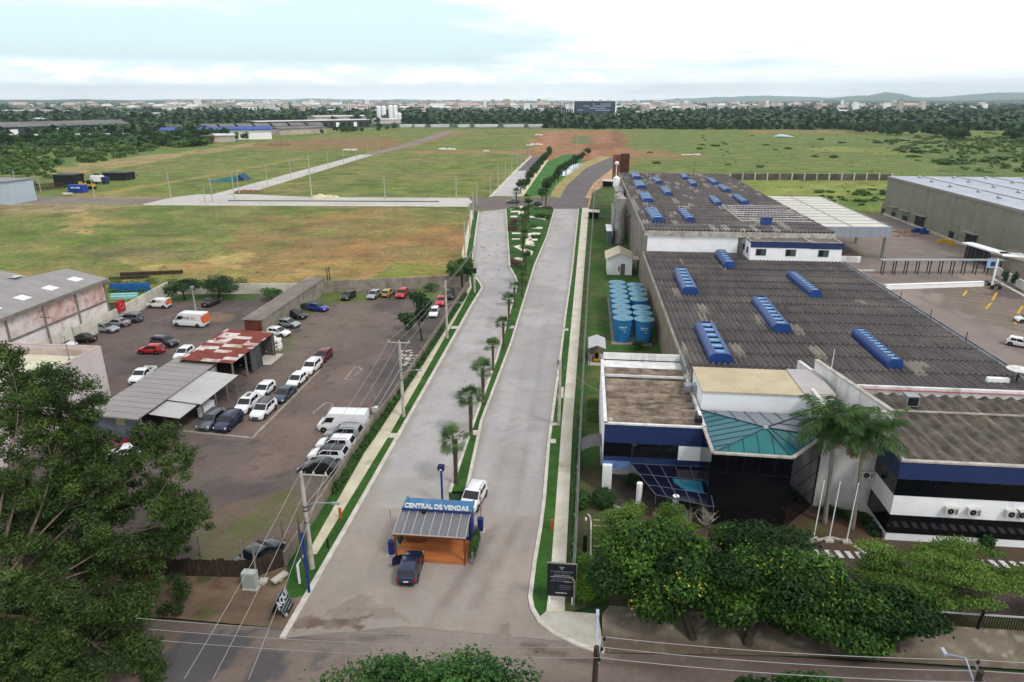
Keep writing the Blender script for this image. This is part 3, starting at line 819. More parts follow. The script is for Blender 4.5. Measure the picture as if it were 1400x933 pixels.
def car_meshes(k):
 s=SPEC[k];L,W,H=s['L'],s['W'],s['H'];hw=W/2;zb=.20
 big=k=='big_van';van=k in ('van','big_van')
 # lower body: cross-sections along the length (x from the tail)
 st=[(0.0,.80,.30,s['tail']-.16),(.05,.90,.24,s['tail']-.05),(.22,.97,zb,s['tail']),(s['rb']+.35,1.0,zb,s['tail'] if k in ('sedan','pickup') else s['belt'])]
 if k=='pickup':st += [(1.66,1.0,zb,s['tail']),(1.72,1.0,zb,s['belt'])]
 if k=='sedan':st += [(1.3,1.0,zb,s['belt'])]
 st += [(s['wb']*.62,1.0,zb,s['belt']),(s['wb'],.985,zb,s['hood']),(s['wb']+(L-s['wb'])*.55,.96,zb,(s['hood']*.55+s['nose']*.45)+.03),(L-.14,.88,.22,s['nose']+.02),(L-.03,.78,.27,s['nose']-.10),(L,.66,.34,s['nose']-.22)]
 st=sorted(st,key=lambda q:q[0])
 rings=[]
 for x,wf,z0,z1 in st:
  w2=hw*wf
  half=[(0,z0),(w2*.86,z0),(w2*.97,z0+.10),(w2,z0+(z1-z0)*.45),(w2*.985,z1-.16),(w2*.93,z1-.04),(w2*.80,z1),(0,z1+.015)]
  rings.append([(x-L/2,y,z) for y,z in half]+[(x-L/2,-y,z) for y,z in half[-2:0:-1]])
 n=len(rings[0]);body=MB();body.v=[p for r in rings for p in r]
 for i in range(len(rings)-1):
  for j in range(n):
   body.f.append((i*n+j,i*n+(j+1)% n,(i+1)*n+(j+1)% n,(i+1)*n+j));body.m.append(0)
 body.f.append(tuple(range(n-1,-1,-1)));body.m.append(0)
 body.f.append(tuple(range((len(rings)-1)*n,len(rings)*n)));body.m.append(0)
 # greenhouse
 zt=H;zbl=s['belt']-.03;bw=hw*(.93 if not van else .985);tw=hw*(s['tw']+.08 if not van else .93)
 xb0,xb1,xt0,xt1=s['rb']-L/2,s['wb']+.04-L/2,s['rt']-L/2,s['wt']-L/2
 def ring(t,sh=0.0):
  x0,x1=xb0+(xt0-xb0)*t,xb1+(xt1-xb1)*t;w2=bw+(tw-bw)*t;z=zbl+(zt-.09-zbl)*t
  return [(x0+sh,-w2,z),(x1-sh,-w2,z),(x1-sh*.2,-w2*.55,z),(x1-sh*.2,w2*.55,z),(x1-sh,w2,z),(x0+sh,w2,z),(x0,w2*.55,z),(x0,-w2*.55,z)]
 r0,r1=ring(0,.02),ring(1,.03)
 r2=[(x*.99+(xt0+xt1)/2*.01+(.12 if x<(xt0+xt1)/2 else-.16)*(0 if van and x<(xt0+xt1)/2 else 1),y*.88,zt-.02) for x,y,z in r1]
 cab=MB();cab.v=r0+r1+r2;k8=8
 for a in (0,1):
  for j in range(8):cab.f.append((a*8+j,a*8+(j+1)% 8,(a+1)*8+(j+1)% 8,(a+1)*8+j));cab.m.append(0)
 c=len(cab.v);cab.v.append(((xt0+xt1)/2,0,zt+.02))
 for j in range(8):cab.f.append((16+j,16+(j+1)% 8,c));cab.m.append(0)
 body.add(cab.v,cab.f,0)
 # bumper strips and arches
 def lerp(a,b,t):return tuple(a[i]+(b[i]-a[i])*t for i in range(3))
 def panel(a,b,c_,d,u0,u1,v0,v1,off,mb):
  """panel on the bilinear patch a-b (bottom) d-c (top), pushed out by off"""
  def P(u,v):return Vector(lerp(lerp(a,b,u),lerp(d,c_,u),v))
  q=[P(u0,v0),P(u1,v0),P(u1,v1),P(u0,v1)]
  nrm=(q[1]-q[0]).cross(q[3]-q[0]);nrm.normalize()
  mb.add([p+nrm*off for p in q],[(0,1,2,3)]);return mb
 ws,rw=MB(),MB()
 # windscreen (three facets)
 for j,(u0,u1) in ((1,(.16,1.0)),(2,(0,1)),(3,(0,.84))):
  panel(r0[j],r0[j+1],r1[j+1],r1[j],u0,u1,.08,.96,.012,ws)
 if not big:
  lo=.12 if not van else .25
  for j,(u0,u1) in ((5,(.25,1)),(6,(0,1)),(7,(0,.75))):
   b_=(j+1)% 8
   panel(r0[j],r0[b_],r1[b_],r1[j],u0,u1,lo,.92,.012,rw)
 sides=[]
 if s['win']==1:spans=[(.76,.955)] if big else [(.70,.94)]
 elif s['win']==2:spans=[(.20 if k != 'pickup' else .12,.50),(.53,.93)]
 else:spans=[(.07,.27),(.30,.57),(.60,.94)]
 sw=[]
 for side in (0,1):
  for u0,u1 in spans:
   m_=MB()
   vmax=.90 if not big else .62
   if side==0:panel(r0[0],r0[1],r1[1],r1[0],u0,u1,.10,vmax,.012,m_)
   else:panel(r0[4],r0[5],r1[5],r1[4],1-u1,1-u0,.10,vmax,.012,m_)
   sw.append(m_)
 hl,tl=[],[]
 for sg in (-1,1):
  m_=MB();y0=sg*hw*.70
  m_.hexa([(L/2-.13,y0-.17,s['nose']-.16),(L/2-.045,y0-.15,s['nose']-.16),(L/2-.045,y0+.15,s['nose']-.16),(L/2-.13,y0+.17,s['nose']-.16),
(L/2-.42,y0-.13,s['nose']+.035),(L/2-.11,y0-.14,s['nose']-.01),(L/2-.11,y0+.14,s['nose']-.01),(L/2-.42,y0+.13,s['nose']+.035)]);hl.append(m_)
  m_=MB();z0=s['tail']-.34
  m_.box(-L/2-.012,sg*hw*.80-.13,z0,-L/2+.20,sg*hw*.80+.13,z0+(.22 if not van else .42));tl.append(m_)
 fr=MB();fr.box(L/2-.06,-hw*.46,.36,L/2+.012,hw*.46,s['nose']-.24)
 lowf=MB();lowf.box(L/2-.30,-hw*.72,.20,L/2-.02,hw*.72,.33)
 lowf.box(-L/2-.015,-hw*.66,.26,-L/2+.3,hw*.66,.42)
 for sg in (-1,1):
  for xx in (L*.5-.86,-L*.5+(.78 if not big else 1.2)):
   lowf.cyl((xx,sg*(hw-.03),.34),(xx,sg*(hw+.006),.34),.385,n=20)
  lowf.box(-L/2+1.1,sg*hw-.03,.21,L/2-1.2,sg*hw+.008,.30)
 rails=[]
 if k in ('suv','estate'):
  for sg in (-1,1):rails.append(MB());rails[-1].tube([(xt0+.25,sg*tw*.84,zt-.02),(xt0+.5,sg*tw*.86,zt+.05),(xt1-.4,sg*tw*.86,zt+.05),(xt1-.15,sg*tw*.84,zt-.02)],.022,6)
 if k=='pickup':
  lowf.box(-L/2+.16,-hw*.80,.75,-L/2+1.62,hw*.80,.79)
  body.box(-L/2+.04,-hw*.95,.70,-L/2+1.74,-hw*.82,1.06);body.box(-L/2+.04,hw*.82,.70,-L/2+1.74,hw*.95,1.06)
  body.box(-L/2+.03,-hw*.82,.70,-L/2+.13,hw*.82,1.05)
 mir=[]
 for sg in (-1,1):
  m_=MB();x_=s['wb']-L/2-.28
  m_.hexa([(x_-.1,sg*(hw+.00),s['belt']+.02),(x_+.1,sg*(hw+.0),s['belt']+.02),(x_+.06,sg*(hw+.17),s['belt']+.04),(x_-.09,sg*(hw+.17),s['belt']+.04),
(x_-.09,sg*(hw+.0),s['belt']+.15),(x_+.06,sg*(hw+.0),s['belt']+.15),(x_+.02,sg*(hw+.17),s['belt']+.16),(x_-.09,sg*(hw+.17),s['belt']+.16)]);mir.append(m_)
 pl=MB();pl.box(-L/2-.03,-.2,.52,-L/2-.005,.2,.64)
 r=.32 if not big else .35
 ty=MB();ty.lathe([(r-.10,-.10),(r-.02,-.10),(r,-.07),(r,.07),(r-.02,.10),(r-.10,.10)],n=22)
 ty.v=[(x,z,y) for x,y,z in ty.v]
 rim=MB();rim.lathe([(r-.10,-.085),(.10,-.105),(.03,-.10)],n=10);rim.add(*_mir(rim));rim.v=[(x,z,y) for x,y,z in rim.v]
 return dict(body=(body,.7),windscreen=ws,rear=rw,sides=sw,headlights=hl,tails=tl,grille=fr,trim=lowf,mirrors=mir,rails=rails,plate=pl,tyre=ty,rim=rim,r=r,
wx=(L/2-.86,-L/2+(.78 if not big else 1.2)),wy=hw-.095)
def _mir(mb):
 return [(x,y,-z) for x,y,z in mb.v],[f[::-1] for f in mb.f]

PROTO={}
CS=.82
def car(kind,label,paintmat,loc,heading,group=None,roof=None,cat=None):
 """heading in degrees, 0 = +X, 90 = +Y"""
 names=dict(hatchback='hatchback_car',sedan='sedan_car',suv='suv_car',estate='estate_car',pickup='pickup_truck',van='small_van',big_van='cargo_van')
 cats=dict(pickup='pickup',van='van',big_van='van')
 if kind not in PROTO:
  r=thing(names[kind],label,cat or cats.get(kind,'car'))
  mm=car_meshes(kind)
  part('body',mm['body'][0],[p_white],r,mm['body'][1],local=True)
  part('windscreen',mm['windscreen'],m_glass,r,local=True)
  if mm['rear'].v:part('rear_window',mm['rear'],m_glass,r,local=True)
  for q in mm['sides']:part('side_window',q,m_glass,r,local=True)
  for q in mm['headlights']:part('headlight',q,m_lamp,r,local=True)
  for q in mm['tails']:part('tail_light',q,m_red,r,local=True)
  part('grille',mm['grille'],m_trim,r,local=True);part('lower_trim',mm['trim'],m_trim,r,.5,local=True)
  for q in mm['rails']:part('roof_rail',q,m_trim,r,local=True)
  for q in mm['mirrors']:part('mirror',q,m_trim,r,local=True)
  part('number_plate',mm['plate'],m_plate,r,local=True)
  tme,rme=mesh_of('tyre',mm['tyre'],m_tyre,.6),mesh_of('rim',mm['rim'],m_rim,.4)
  for x in mm['wx']:
   for sg in (-1,1):
    t=obj('wheel',tme,r,local=True);t.location=(x,sg*mm['wy'],mm['r'])
    obj('rim',rme,t,local=True)
  PROTO[kind]=r;o=r
 else:
  o=dup(PROTO[kind],(0,0,0),0,label)
  if 'group' in o.keys():del o['group']
  for ch in list(o.children):# fittings that belong to one car only
   if ch.name.split('.')[0] in ('open_door','black_roof','sunroof','cargo_door_panel','side_lettering','side_sticker'):bpy.data.objects.remove(ch)
 o['label']=label;o['category']=cat or cats.get(kind,'car')
 if group:o['group']=group
 o.scale=(CS,CS,CS);o.location=(loc[0],loc[1],loc[2] if len(loc)>2 else .014);o.rotation_euler=(0,0,math.radians(heading))
 for ch in o.children:
  if ch.name.startswith('body'):
   ch.material_slots[0].link='OBJECT';ch.material_slots[0].material=paintmat
 return o
def near_end(px,py,kind,heading):
 """centre of a car whose near bumper stands at a point, nose towards heading"""
 g=G(px,py);h=math.radians(heading);L=SPEC[kind]['L']/2*CS
 return (g[0]-math.cos(h)*L,g[1]-math.sin(h)*L)
def roof_panel(o,kind,mat,name='black_roof',x0=.0,x1=1.0,wf=.8):
 s=SPEC[kind];L=s['L'];a=s['rt']-L/2+.16;b=s['wt']-L/2-.18
 xa,xb=a+(b-a)*x0,a+(b-a)*x1;w2=s['W']/2*(s['tw']+.08)*wf
 z=s['H']+.012
 mb=MB();mb.add([(xa,-w2,z-.022),(xb,-w2,z-.022),(xb,0,z+.012),(xb,w2,z-.022),(xa,w2,z-.022),(xa,0,z+.012)],[(0,1,2,5),(5,2,3,4)])
 return part(name,mb,mat,o,local=True)

PK='cars parked in the yard west of the avenue'
# the double row on the concrete strip, noses towards the street
row=[('suv','grey SUV at the left front corner of the kerbed strip',p_grey,277,592.5),('suv','navy SUV at the right front corner of the kerbed strip',p_navy,300,594.5),
('suv','white SUV with black sunroof behind the navy SUV',p_white,327,569),('suv','white SUV with a full black roof beside the kerb',p_white,349.5,577),
('hatchback','white hatchback behind the white sunroof SUV',p_white,352,547),('sedan','dark blue-grey sedan behind the black-roofed SUV',p_blugrey,379,554),
('hatchback','white hatchback in front of the white roof-rail SUV along the kerb',p_white,398,533),('suv','white SUV between a white hatchback and the wine-red hatchback',p_white,418,515),
('hatchback','wine-red hatchback at the far end of the kerbed row',p_wine,435,498.5)]
for k,lab,pm_,px,py in row:
 o=car(k,lab,pm_,near_end(px,py,k,-92),-92+random.uniform(-2,2),PK)
 if 'sunroof' in lab and pm_ is p_white and 'with black' in lab:roof_panel(o,k,m_glass,'sunroof',.3,.85,.6)
 if 'full black roof' in lab:roof_panel(o,k,p_black,'black_roof',-.1,1.08,1.0)
# five vehicles with their tails to the avenue wall
for k,lab,pm_,px,py in [('big_van','plain white cargo van backed against the avenue wall',p_white,449,587),('suv','silver SUV backed against the wall beside the plain white van',p_silver,446,598),
('suv','all-white SUV backed against the wall next to the silver one',p_white,434,613),('suv','white SUV with black roof backed against the avenue wall',p_white,423,628),
('sedan','black car nearest the street among those backed to the avenue wall',p_black,417,644)]:
 c_=near_end(px,py,k,182);o=car(k,lab,pm_,(min(c_[0],-19.8-SPEC[k]['L']/2*CS),c_[1]),182+random.uniform(-1,1),PK)
 if 'black roof' in lab:roof_panel(o,k,p_black,'black_roof',-.1,1.08,1.0)
# along the east wall further up and the back row
for k,lab,pm_,px,py,hd in [('hatchback','white car by the wall in front of the salmon-red pickup',p_white,592,436,-84),('pickup','faded red pickup by the avenue wall behind a white car',p_salmon,601,421,-86),
('hatchback','black car under the roadside tree in the wall corner',p_black,614,411,-84),
('hatchback','black hatchback alone in the grass before the back wall',p_black,470,412.5,-98),('hatchback','silver hatchback by the burnt yellow car at the back wall',p_silver,506,411,-95),
('hatchback','burnt-out yellowish car with bare openings at the back wall',p_yellow,526,409,86),('suv','bright red SUV against the back wall',p_red,546,410,-90)]:
 o=car(k,lab,pm_,near_end(px,py,k,hd) if hd<0 else (G(px,py)[0],G(px,py)[1]+2),hd,PK)
for k,lab,pm_,px,py,hd in [('hatchback','white hatchback at the end of the rusty shed beside rubble',p_white,381,459,-12),('hatchback','silver hatchback between the white hatchback and a black sedan',p_silver,395,447,-12),
('sedan','black sedan in the grass beside the long narrow shed',p_black,404,435,-14),('hatchback','bright blue and black hatchback with a lettered door',p_blue,435,425,-14)]:
 o=car(k,lab,pm_,G(px,py),hd,PK)
 if 'lettered' in lab:roof_panel(o,k,p_black,'black_roof',-.1,1.08,1.0)
# upper yard
for k,lab,pm_,px,py,hd in [('sedan','black car on the grass by the yard back wall',p_black,290,417,86),('estate','grey estate car beside the red wall sign',p_grey,177,440,182),('sedan','silver sedan between two estates by the white wall',p_silver,160,446,185),
('estate','silver estate nose out from the white wall',p_silver,145,453.5,-10),('sedan','black sedan tail out by the white wall',p_black,112,468,188),('sedan','white sedan half hidden by the cream building parapet',p_white,85,476,4),
('suv','dark grey SUV behind the red hatchback',p_dgrey,226,473,-12),('hatchback','bright red hatchback alone on the upper yard',p_red,207,483,184)]:
 car(k,lab,pm_,G(px,py),hd,PK)
car('hatchback','white hatchback beside the rusty tin roof',p_white,near_end(243,494.5,'hatchback',-88),-88,PK)
car('pickup','white double-cab pickup beside the grey shed roof',p_white,near_end(183,528,'pickup',-86),-86,PK)
def van_letter(o,kind,y,body,size,x,z,mat_,sgn):
 rot=(PI/2,0,0) if sgn<0 else (PI/2,0,PI)
 t=text('side_lettering',body,size,(0,0,0),rot,mat_,None,.004,bold=.012);t.parent=o;t.location=(x,y,z);return t
m_navytxt=M('navy_lettering',C(30,48,96),None,rough=.5);m_orgtxt=M('orange_lettering',C(226,106,70),None,rough=.5)
def cargo_panel(o,kind):
 s=SPEC[kind];L,hw,H=s['L'],s['W']/2,s['H']
 mb=MB();mb.box(-L/2-.02,-hw*.9,.75,-L/2+.01,hw*.9,H-.25);mb.box(-L/2-.02,-hw-.008,1.1,-L/2+.32,-hw*.95,H-.45);mb.box(-L/2-.02,hw*.95,1.1,-L/2+.32,hw+.008,H-.45)
 part('cargo_door_panel',mb,M('orange_livery',C(222,110,66),None,rough=.4),o,local=True)
o=car('big_van','tall white cargo van with blue and orange lettering and orange tail',p_white,G(262,445.5),177,PK)
s=SPEC['big_van'];yy=s['W']/2*.965+.02
# the visible flank is the left one (+Y of the vehicle)
t=van_letter(o,'big_van',yy,'KOG',.62,-.30+.45,1.62,m_navytxt,1);t=van_letter(o,'big_van',yy,'EX',.62,-1.15,1.62,m_orgtxt,1)
cargo_panel(o,'big_van')
o=car('van','small white van with an orange tail by the yard corner',p_white,G(218,420.5),181,PK)
van_letter(o,'van',SPEC['van']['W']/2*.96+.02,'KOG',.34,-.20,1.32,m_navytxt,1);van_letter(o,'van',SPEC['van']['W']/2*.96+.02,'EX',.34,-.86,1.32,m_orgtxt,1)
cargo_panel(o,'van')
# under the sheds, behind the fence, beneath the big tree
for k,lab,pm_,px,py,hd in [('sedan','black sedan under the rusty tin roof',p_black,327,498,-40),('sedan','silver sedan deepest under the rusty tin roof',p_silver,340,490,-40),('hatchback','wine-red car in the far bay of the rusty shed',p_wine,360,481,-30),
('sedan','dark grey car behind the timber fence corner',p_dgrey,356,765,66),('hatchback','white car half hidden under the big tree',p_white,172,626,200),('sedan','dark red car under the big tree beside the shed',p_wine,148,616,200),('hatchback','white car behind the big tree trunk',p_white,45,690,180)]:
 car(k,lab,pm_,G(px,py),hd,PK)
# on the avenue and in the service yard
a,b=G(558.5,799),G(566,764)
o=car('hatchback','dark blue hatchback with its left door open by the sales kiosk',p_bluedark,((a[0]+b[0])/2+.0,(a[1]+b[1])/2-.1,.03),math.degrees(math.atan2(b[1]-a[1],b[0]-a[0]))-3)
dm=MB();dm.hexa([(.62,.80,.32),(.66,.86,.32),(.28,1.62,.32),(.22,1.58,.32),(.62,.80,.95),(.66,.86,.95),(.28,1.60,.95),(.22,1.56,.95)])
d_=part('open_door',dm,p_bluedark,o,local=True)
dm=MB();dm.hexa([(.60,.79,.96),(.62,.82,.96),(.27,1.55,.96),(.23,1.53,.96),(.42,.76,1.34),(.44,.79,1.34),(.22,1.30,1.34),(.19,1.28,1.34)])
part('door_window',dm,m_glass,d_,local=True)
a,b=G(636,704),G(650,672)
car('suv','white SUV parked behind the sales kiosk',p_white,((a[0]+b[0])/2+.25,(a[1]+b[1])/2,.03),math.degrees(math.atan2(a[1]-b[1],a[0]-b[0]))-4)
car('hatchback','white hatchback driving through the service yard',p_white,G(1394,474),-38)
car('hatchback','white car cut by the picture edge in the yard bays',p_white,G(1404,441),172)
car('pickup','grey pickup crossing at the far junction',p_grey,G(702,278),180)
car('estate','dark van-like car standing at the median end',p_navy,G(733,281.5),182)
# ---------------------------------------------------------------- vegetation
def leaf_mat(name,dark,mid,light,transl=.25):
 m,nt,b=_nodes(name)
 at=nt.nodes.new('ShaderNodeAttribute');at.attribute_name='leaf'
 r=nt.nodes.new('ShaderNodeValToRGB');link(nt,at.outputs['Fac'],r.inputs['Fac'])
 e=r.color_ramp.elements;e[0].color=dark;e[1].color=light;k=e.new(.5);k.color=mid
 link(nt,r.outputs['Color'],b.inputs['Base Color'])
 b.inputs['Roughness'].default_value=.6;b.inputs['Specular IOR Level'].default_value=.25
 if transl:
  tr=nt.nodes.new('ShaderNodeBsdfTranslucent');link(nt,r.outputs['Color'],tr.inputs['Color'])
  mx=nt.nodes.new('ShaderNodeMixShader');mx.inputs[0].default_value=transl
  link(nt,b.outputs[0],mx.inputs[1]);link(nt,tr.outputs[0],mx.inputs[2])
  link(nt,mx.outputs[0],nt.nodes['Material Output'].inputs['Surface'])
 return m
lf_euc=leaf_mat('eucalyptus_leaves',C(30,48,20),C(54,76,32),C(98,124,58))
lf_tip=leaf_mat('glossy_tree_leaves',C(15,37,11),C(35,70,21),C(98,136,52))
lf_pale=leaf_mat('feathery_leaves',C(70,100,38),C(94,126,50),C(122,152,70),.3)
lf_fg=leaf_mat('bright_tree_leaves',C(22,50,22),C(40,78,32),C(80,120,52))
lf_dark=leaf_mat('dark_leaves',C(24,46,24),C(40,68,34),C(64,94,46),.15)
lf_mid=leaf_mat('mid_leaves',C(36,66,30),C(56,92,42),C(84,120,58),.2)
lf_bush=leaf_mat('scrub_leaves',C(66,94,44),C(86,116,56),C(112,140,74),.25)
lf_palm=leaf_mat('palm_leaves',C(40,66,32),C(62,94,46),C(98,126,70),.25)
lf_purple=leaf_mat('purple_leaves',C(70,40,46),C(96,60,62),C(130,88,84),.1)
lf_flower=leaf_mat('yellow_petals',C(168,150,34),C(206,190,52),C(226,214,90),.2)
m_bark=M('grey_bark',C(118,104,90),C(84,72,62),2.5,.9,stretch=(2,2,.4),fine=.15,bmp=.3)
m_barkd=M('dark_bark',C(62,52,44),C(44,36,31),3,.9,stretch=(2,2,.4),fine=.15,bmp=.3)
m_palmbark=M('shaggy_palm_bark',C(104,84,66),C(62,48,38),7,.95,stretch=(1,1,2.2),fine=.2,bmp=.8)

def foliage_arrays(cl,n,size,seed=0,shell=.55,asp=.5,droop=0.0):
 """n leaves over ellipsoid clumps cl = (x, y, z, rx, ry, rz); returns verts, quads, tone per vertex"""
 r=np.random.default_rng(seed);cl=np.array(cl,float)
 wgt=(cl[:,3]*cl[:,4]*cl[:,5])**.62;k=r.choice(len(cl),n,p=wgt/wgt.sum())
 d=r.normal(size=(n,3));d /= np.linalg.norm(d,axis=1)[:,None]
 rad=shell+(1-shell)*r.random(n)**.7
 rad *= 1+.16*r.normal(size=n)*(r.random(n)<.35)
 pos=cl[k,:3]+d*cl[k,3:]*rad[:,None]
 nrm=d*.7+r.normal(size=(n,3))*.55+np.array([0,0,.55]);nrm /= np.linalg.norm(nrm,axis=1)[:,None]
 t=np.cross(nrm,r.normal(size=(n,3)));t[:,2] -= droop;t -= nrm*(t*nrm).sum(1)[:,None]
 t /= np.linalg.norm(t,axis=1)[:,None]+1e-9
 b=np.cross(nrm,t)
 s=(size*(.6+.8*r.random(n)))[:,None]
 v=np.stack([pos-t*s*.5,pos+b*s*asp*.5+t*s*.05,pos+t*s*.5,pos-b*s*asp*.5+t*s*.05],1).reshape(-1,3)
 tone=np.clip(.5+.16*r.normal(size=len(cl))[k]+.17*r.normal(size=n),0,1)
 return v,np.arange(n*4).reshape(-1,4),np.repeat(tone,4)

def leaf_mesh(name,arrays,mats,matidx=None):
 vs,fs,ts=[],[],[];off=0;mi=[]
 for j,(v,f,t) in enumerate(arrays):
  vs.append(v);fs.append(f+off);ts.append(t);off += len(v);mi += [matidx[j] if matidx else 0]*len(f)
 v,f,t=np.concatenate(vs),np.concatenate(fs),np.concatenate(ts)
 me=bpy.data.meshes.new(name)
 me.vertices.add(len(v));me.vertices.foreach_set('co',v.ravel().astype('f'))
 me.loops.add(f.size);me.loops.foreach_set('vertex_index',f.ravel())
 me.polygons.add(len(f));me.polygons.foreach_set('loop_start',np.arange(0,f.size,4));me.polygons.foreach_set('loop_total',np.full(len(f),4))
 for m in (mats if isinstance(mats,list) else [mats]):me.materials.append(m)
 me.polygons.foreach_set('material_index',mi)
 me.update(calc_edges=True)
 a=me.attributes.new('leaf','FLOAT','POINT');a.data.foreach_set('value',t.astype('f'))
 return me

def limb(mb,a,b,ra,rb,r,sag=0.12,n=4):
 a,b=Vector(a),Vector(b);L=(b-a).length
 off=Vector((r.uniform(-1,1),r.uniform(-1,1),r.uniform(-.3,.6)))*sag*L
 pts=[a+(b-a)*t+off*(4*t*(1-t)) for t in [i/n for i in range(n+1)]]
 mb.tube(pts,[ra+(rb-ra)*i/n for i in range(n+1)],6,caps=False)
 return pts

def grow(name,label,cat,base,fork,clumps,n,leaf,lm,bark,r0=.3,group=None,shell=.5,asp=.5,droop=0,seed=1,forks=3,extra=None,twigs=True,leafcl=None):
 """tree with a real trunk, forking limbs to every clump, and leaves spread through the clumps (all in world space)"""
 t=thing(name,label,cat,base,0,group);r=random.Random(seed)
 mb=MB();fk=Vector(fork);bs=Vector(base)
 mid=(bs+fk)/2+Vector((r.uniform(-.2,.2),r.uniform(-.2,.2),0))*r0*2
 mb.tube([bs+Vector((0,0,-.1)),bs+(mid-bs)*.3,mid,fk],[r0*1.25,r0,r0*.85,r0*.72],9)
 cs=[Vector(c[:3]) for c in clumps]
 # main limbs: k-means style groups
 ctr=[cs[int(i*len(cs)/forks)] for i in range(forks)]
 for _ in range(5):
  gp=[[] for _ in ctr]
  for c in cs:gp[min(range(len(ctr)),key=lambda i:(ctr[i]-c).length)].append(c)
  ctr=[sum(g,Vector())/len(g) if g else ctr[i] for i,g in enumerate(gp)]
 for c,g in zip(ctr,gp):
  if not g:continue
  e=fk+(c-fk)*.72
  pts=limb(mb,fk,e,r0*.55,r0*.26,r,.10,5)
  for q in g:
   s=(min(pts[1:],key=lambda p:(p-q).length+r.uniform(0,.8)) if leafcl else pts[r.choice([2,3,4,5])]) if twigs else pts[-1]
   limb(mb,s,q-Vector((0,0,.2)),r0*.15,r0*.05,r,.12,4)
 part('trunk',mb,bark,t,.8)
 ar=[foliage_arrays(leafcl or clumps,n,leaf,seed,shell,asp,droop)];mats=[lm];mi=[0]
 if extra:
  for (ecl,en,es,em) in extra:ar.append(foliage_arrays(ecl,en,es,seed+7,.85,.8));mats.append(em);mi.append(len(mats)-1)
 obj('crown',leaf_mesh('crown',ar,mats,mi),t)
 return t

def clumpy(c,R,k,seed,fr=.36,low=-.35):
 """k uneven clumps filling an ellipsoid crown"""
 r=random.Random(seed);out=[]
 while len(out)<k:
  x,y,z=r.uniform(-1,1),r.uniform(-1,1),r.uniform(low,1)
  d=x*x+y*y+z*z
  if d>1 or d<.12:continue
  f=fr*r.uniform(.7,1.3)
  out.append((c[0]+x*R[0]*.8,c[1]+y*R[1]*.8,c[2]+z*R[2]*.8,R[0]*f,R[1]*f,R[2]*f*1.05))
 return out

# --- the great eucalyptus on the left
def cp(px,py,Y,r,fl=.62):p=AY(px*.93 if px<320 else px,py,Y);return (p[0],p[1],p[2],r,r*.95,r*fl)
ec=[]
for px,py,Y,r in [(8,488,34,1.0),(60,525,35,1.3),(100,532,35,1.5),(35,560,33,1.2),(128,556,36,1.0),(15,600,32,1.2),(60,590,34,1.0),(118,575,36,.9),
(60,628,33,1.3),(100,640,34,1.5),(140,634,35,1.3),(25,650,31,1.2),(10,690,30,1.4),(60,680,33,1.5),(110,690,33,1.5),
(205,622,37,.85),(230,592,38,1.0),(255,615,38,1.1),(215,588,38,.8),(258,640,37,.8),(235,612,38,.9),(195,640,36,.8),(180,656,36,.9),(225,672,36,1.0),(255,672,36,1.1),(280,690,35,.9),(288,712,35,.7),(245,705,35,1.1),
(150,712,33,1.5),(190,700,34,1.2),(205,740,33,1.3),(160,755,31,1.4),(110,745,31,1.5),(60,735,31,1.5),(15,750,29,1.4),(265,735,34,.8),(240,745,33,1.0),
(215,775,32,1.0),(170,790,30,1.2),(120,785,30,1.1),(60,790,29,.9),(270,795,33,.7),(225,805,31,.7),(250,822,32,.8),(205,835,31,.6),(130,832,29,.9),
(60,850,28,.9),(15,842,27,1.0),(25,880,26,1.1),(60,905,26,1.1),(110,915,27,1.1),(150,868,29,.9),(165,888,29,.7),(130,868,28,.6),(185,925,28,.8),(190,872,29,.6),(95,880,27,.7),(225,925,27,.5),(10,925,25,1.2),(150,640,35,1.1),(170,680,34,1.0)]:
 ec.append(cp(px,py,Y,r*1.16))
rr=random.Random(5);GR=[(0,500),(60,500),(135,545),(150,600),(190,640),(265,620),(290,700),(270,755),(235,810),(180,850),(215,900),(240,933),(0,933)]
while len(ec)<114:
 qx,qy=rr.uniform(0,290),rr.uniform(500,933)
 if inpoly(np.array([qx]),np.array([qy]),GR)[0]:ec.append(cp(qx,qy,37.5-(qy-490)/440*11+rr.uniform(-1.5,1.5),rr.uniform(.9,1.5)))
for qx,qy in [(8,800),(45,790),(85,805),(20,840),(60,835),(100,845),(10,880),(50,875),(90,885),(25,915),(70,915),(115,905),(130,825)]:ec.append(cp(qx,qy,26.6-(qy-790)/140*1.8,rr.uniform(.8,1.15)))
ec2=[]
for c in ec:# break every clump into ragged tufts
 for _ in range(7):
  a,e=rr.uniform(0,2*PI),rr.uniform(.25,.95)
  q=c[3]*rr.uniform(.36,.66)
  ec2.append((c[0]+math.cos(a)*c[3]*e*1.12,c[1]+math.sin(a)*c[4]*e,c[2]+rr.uniform(-.95,.95)*c[5],q,q,q*.66))
grow('eucalyptus_tree','large spreading gum tree with bare forking branches at the street corner','tree',(-31.5,24.5,0),(-31.0,26.5,4.0),ec,235000,.21,lf_euc,m_bark,.17,shell=.05,asp=.36,droop=.8,seed=3,forks=17,leafcl=ec2)

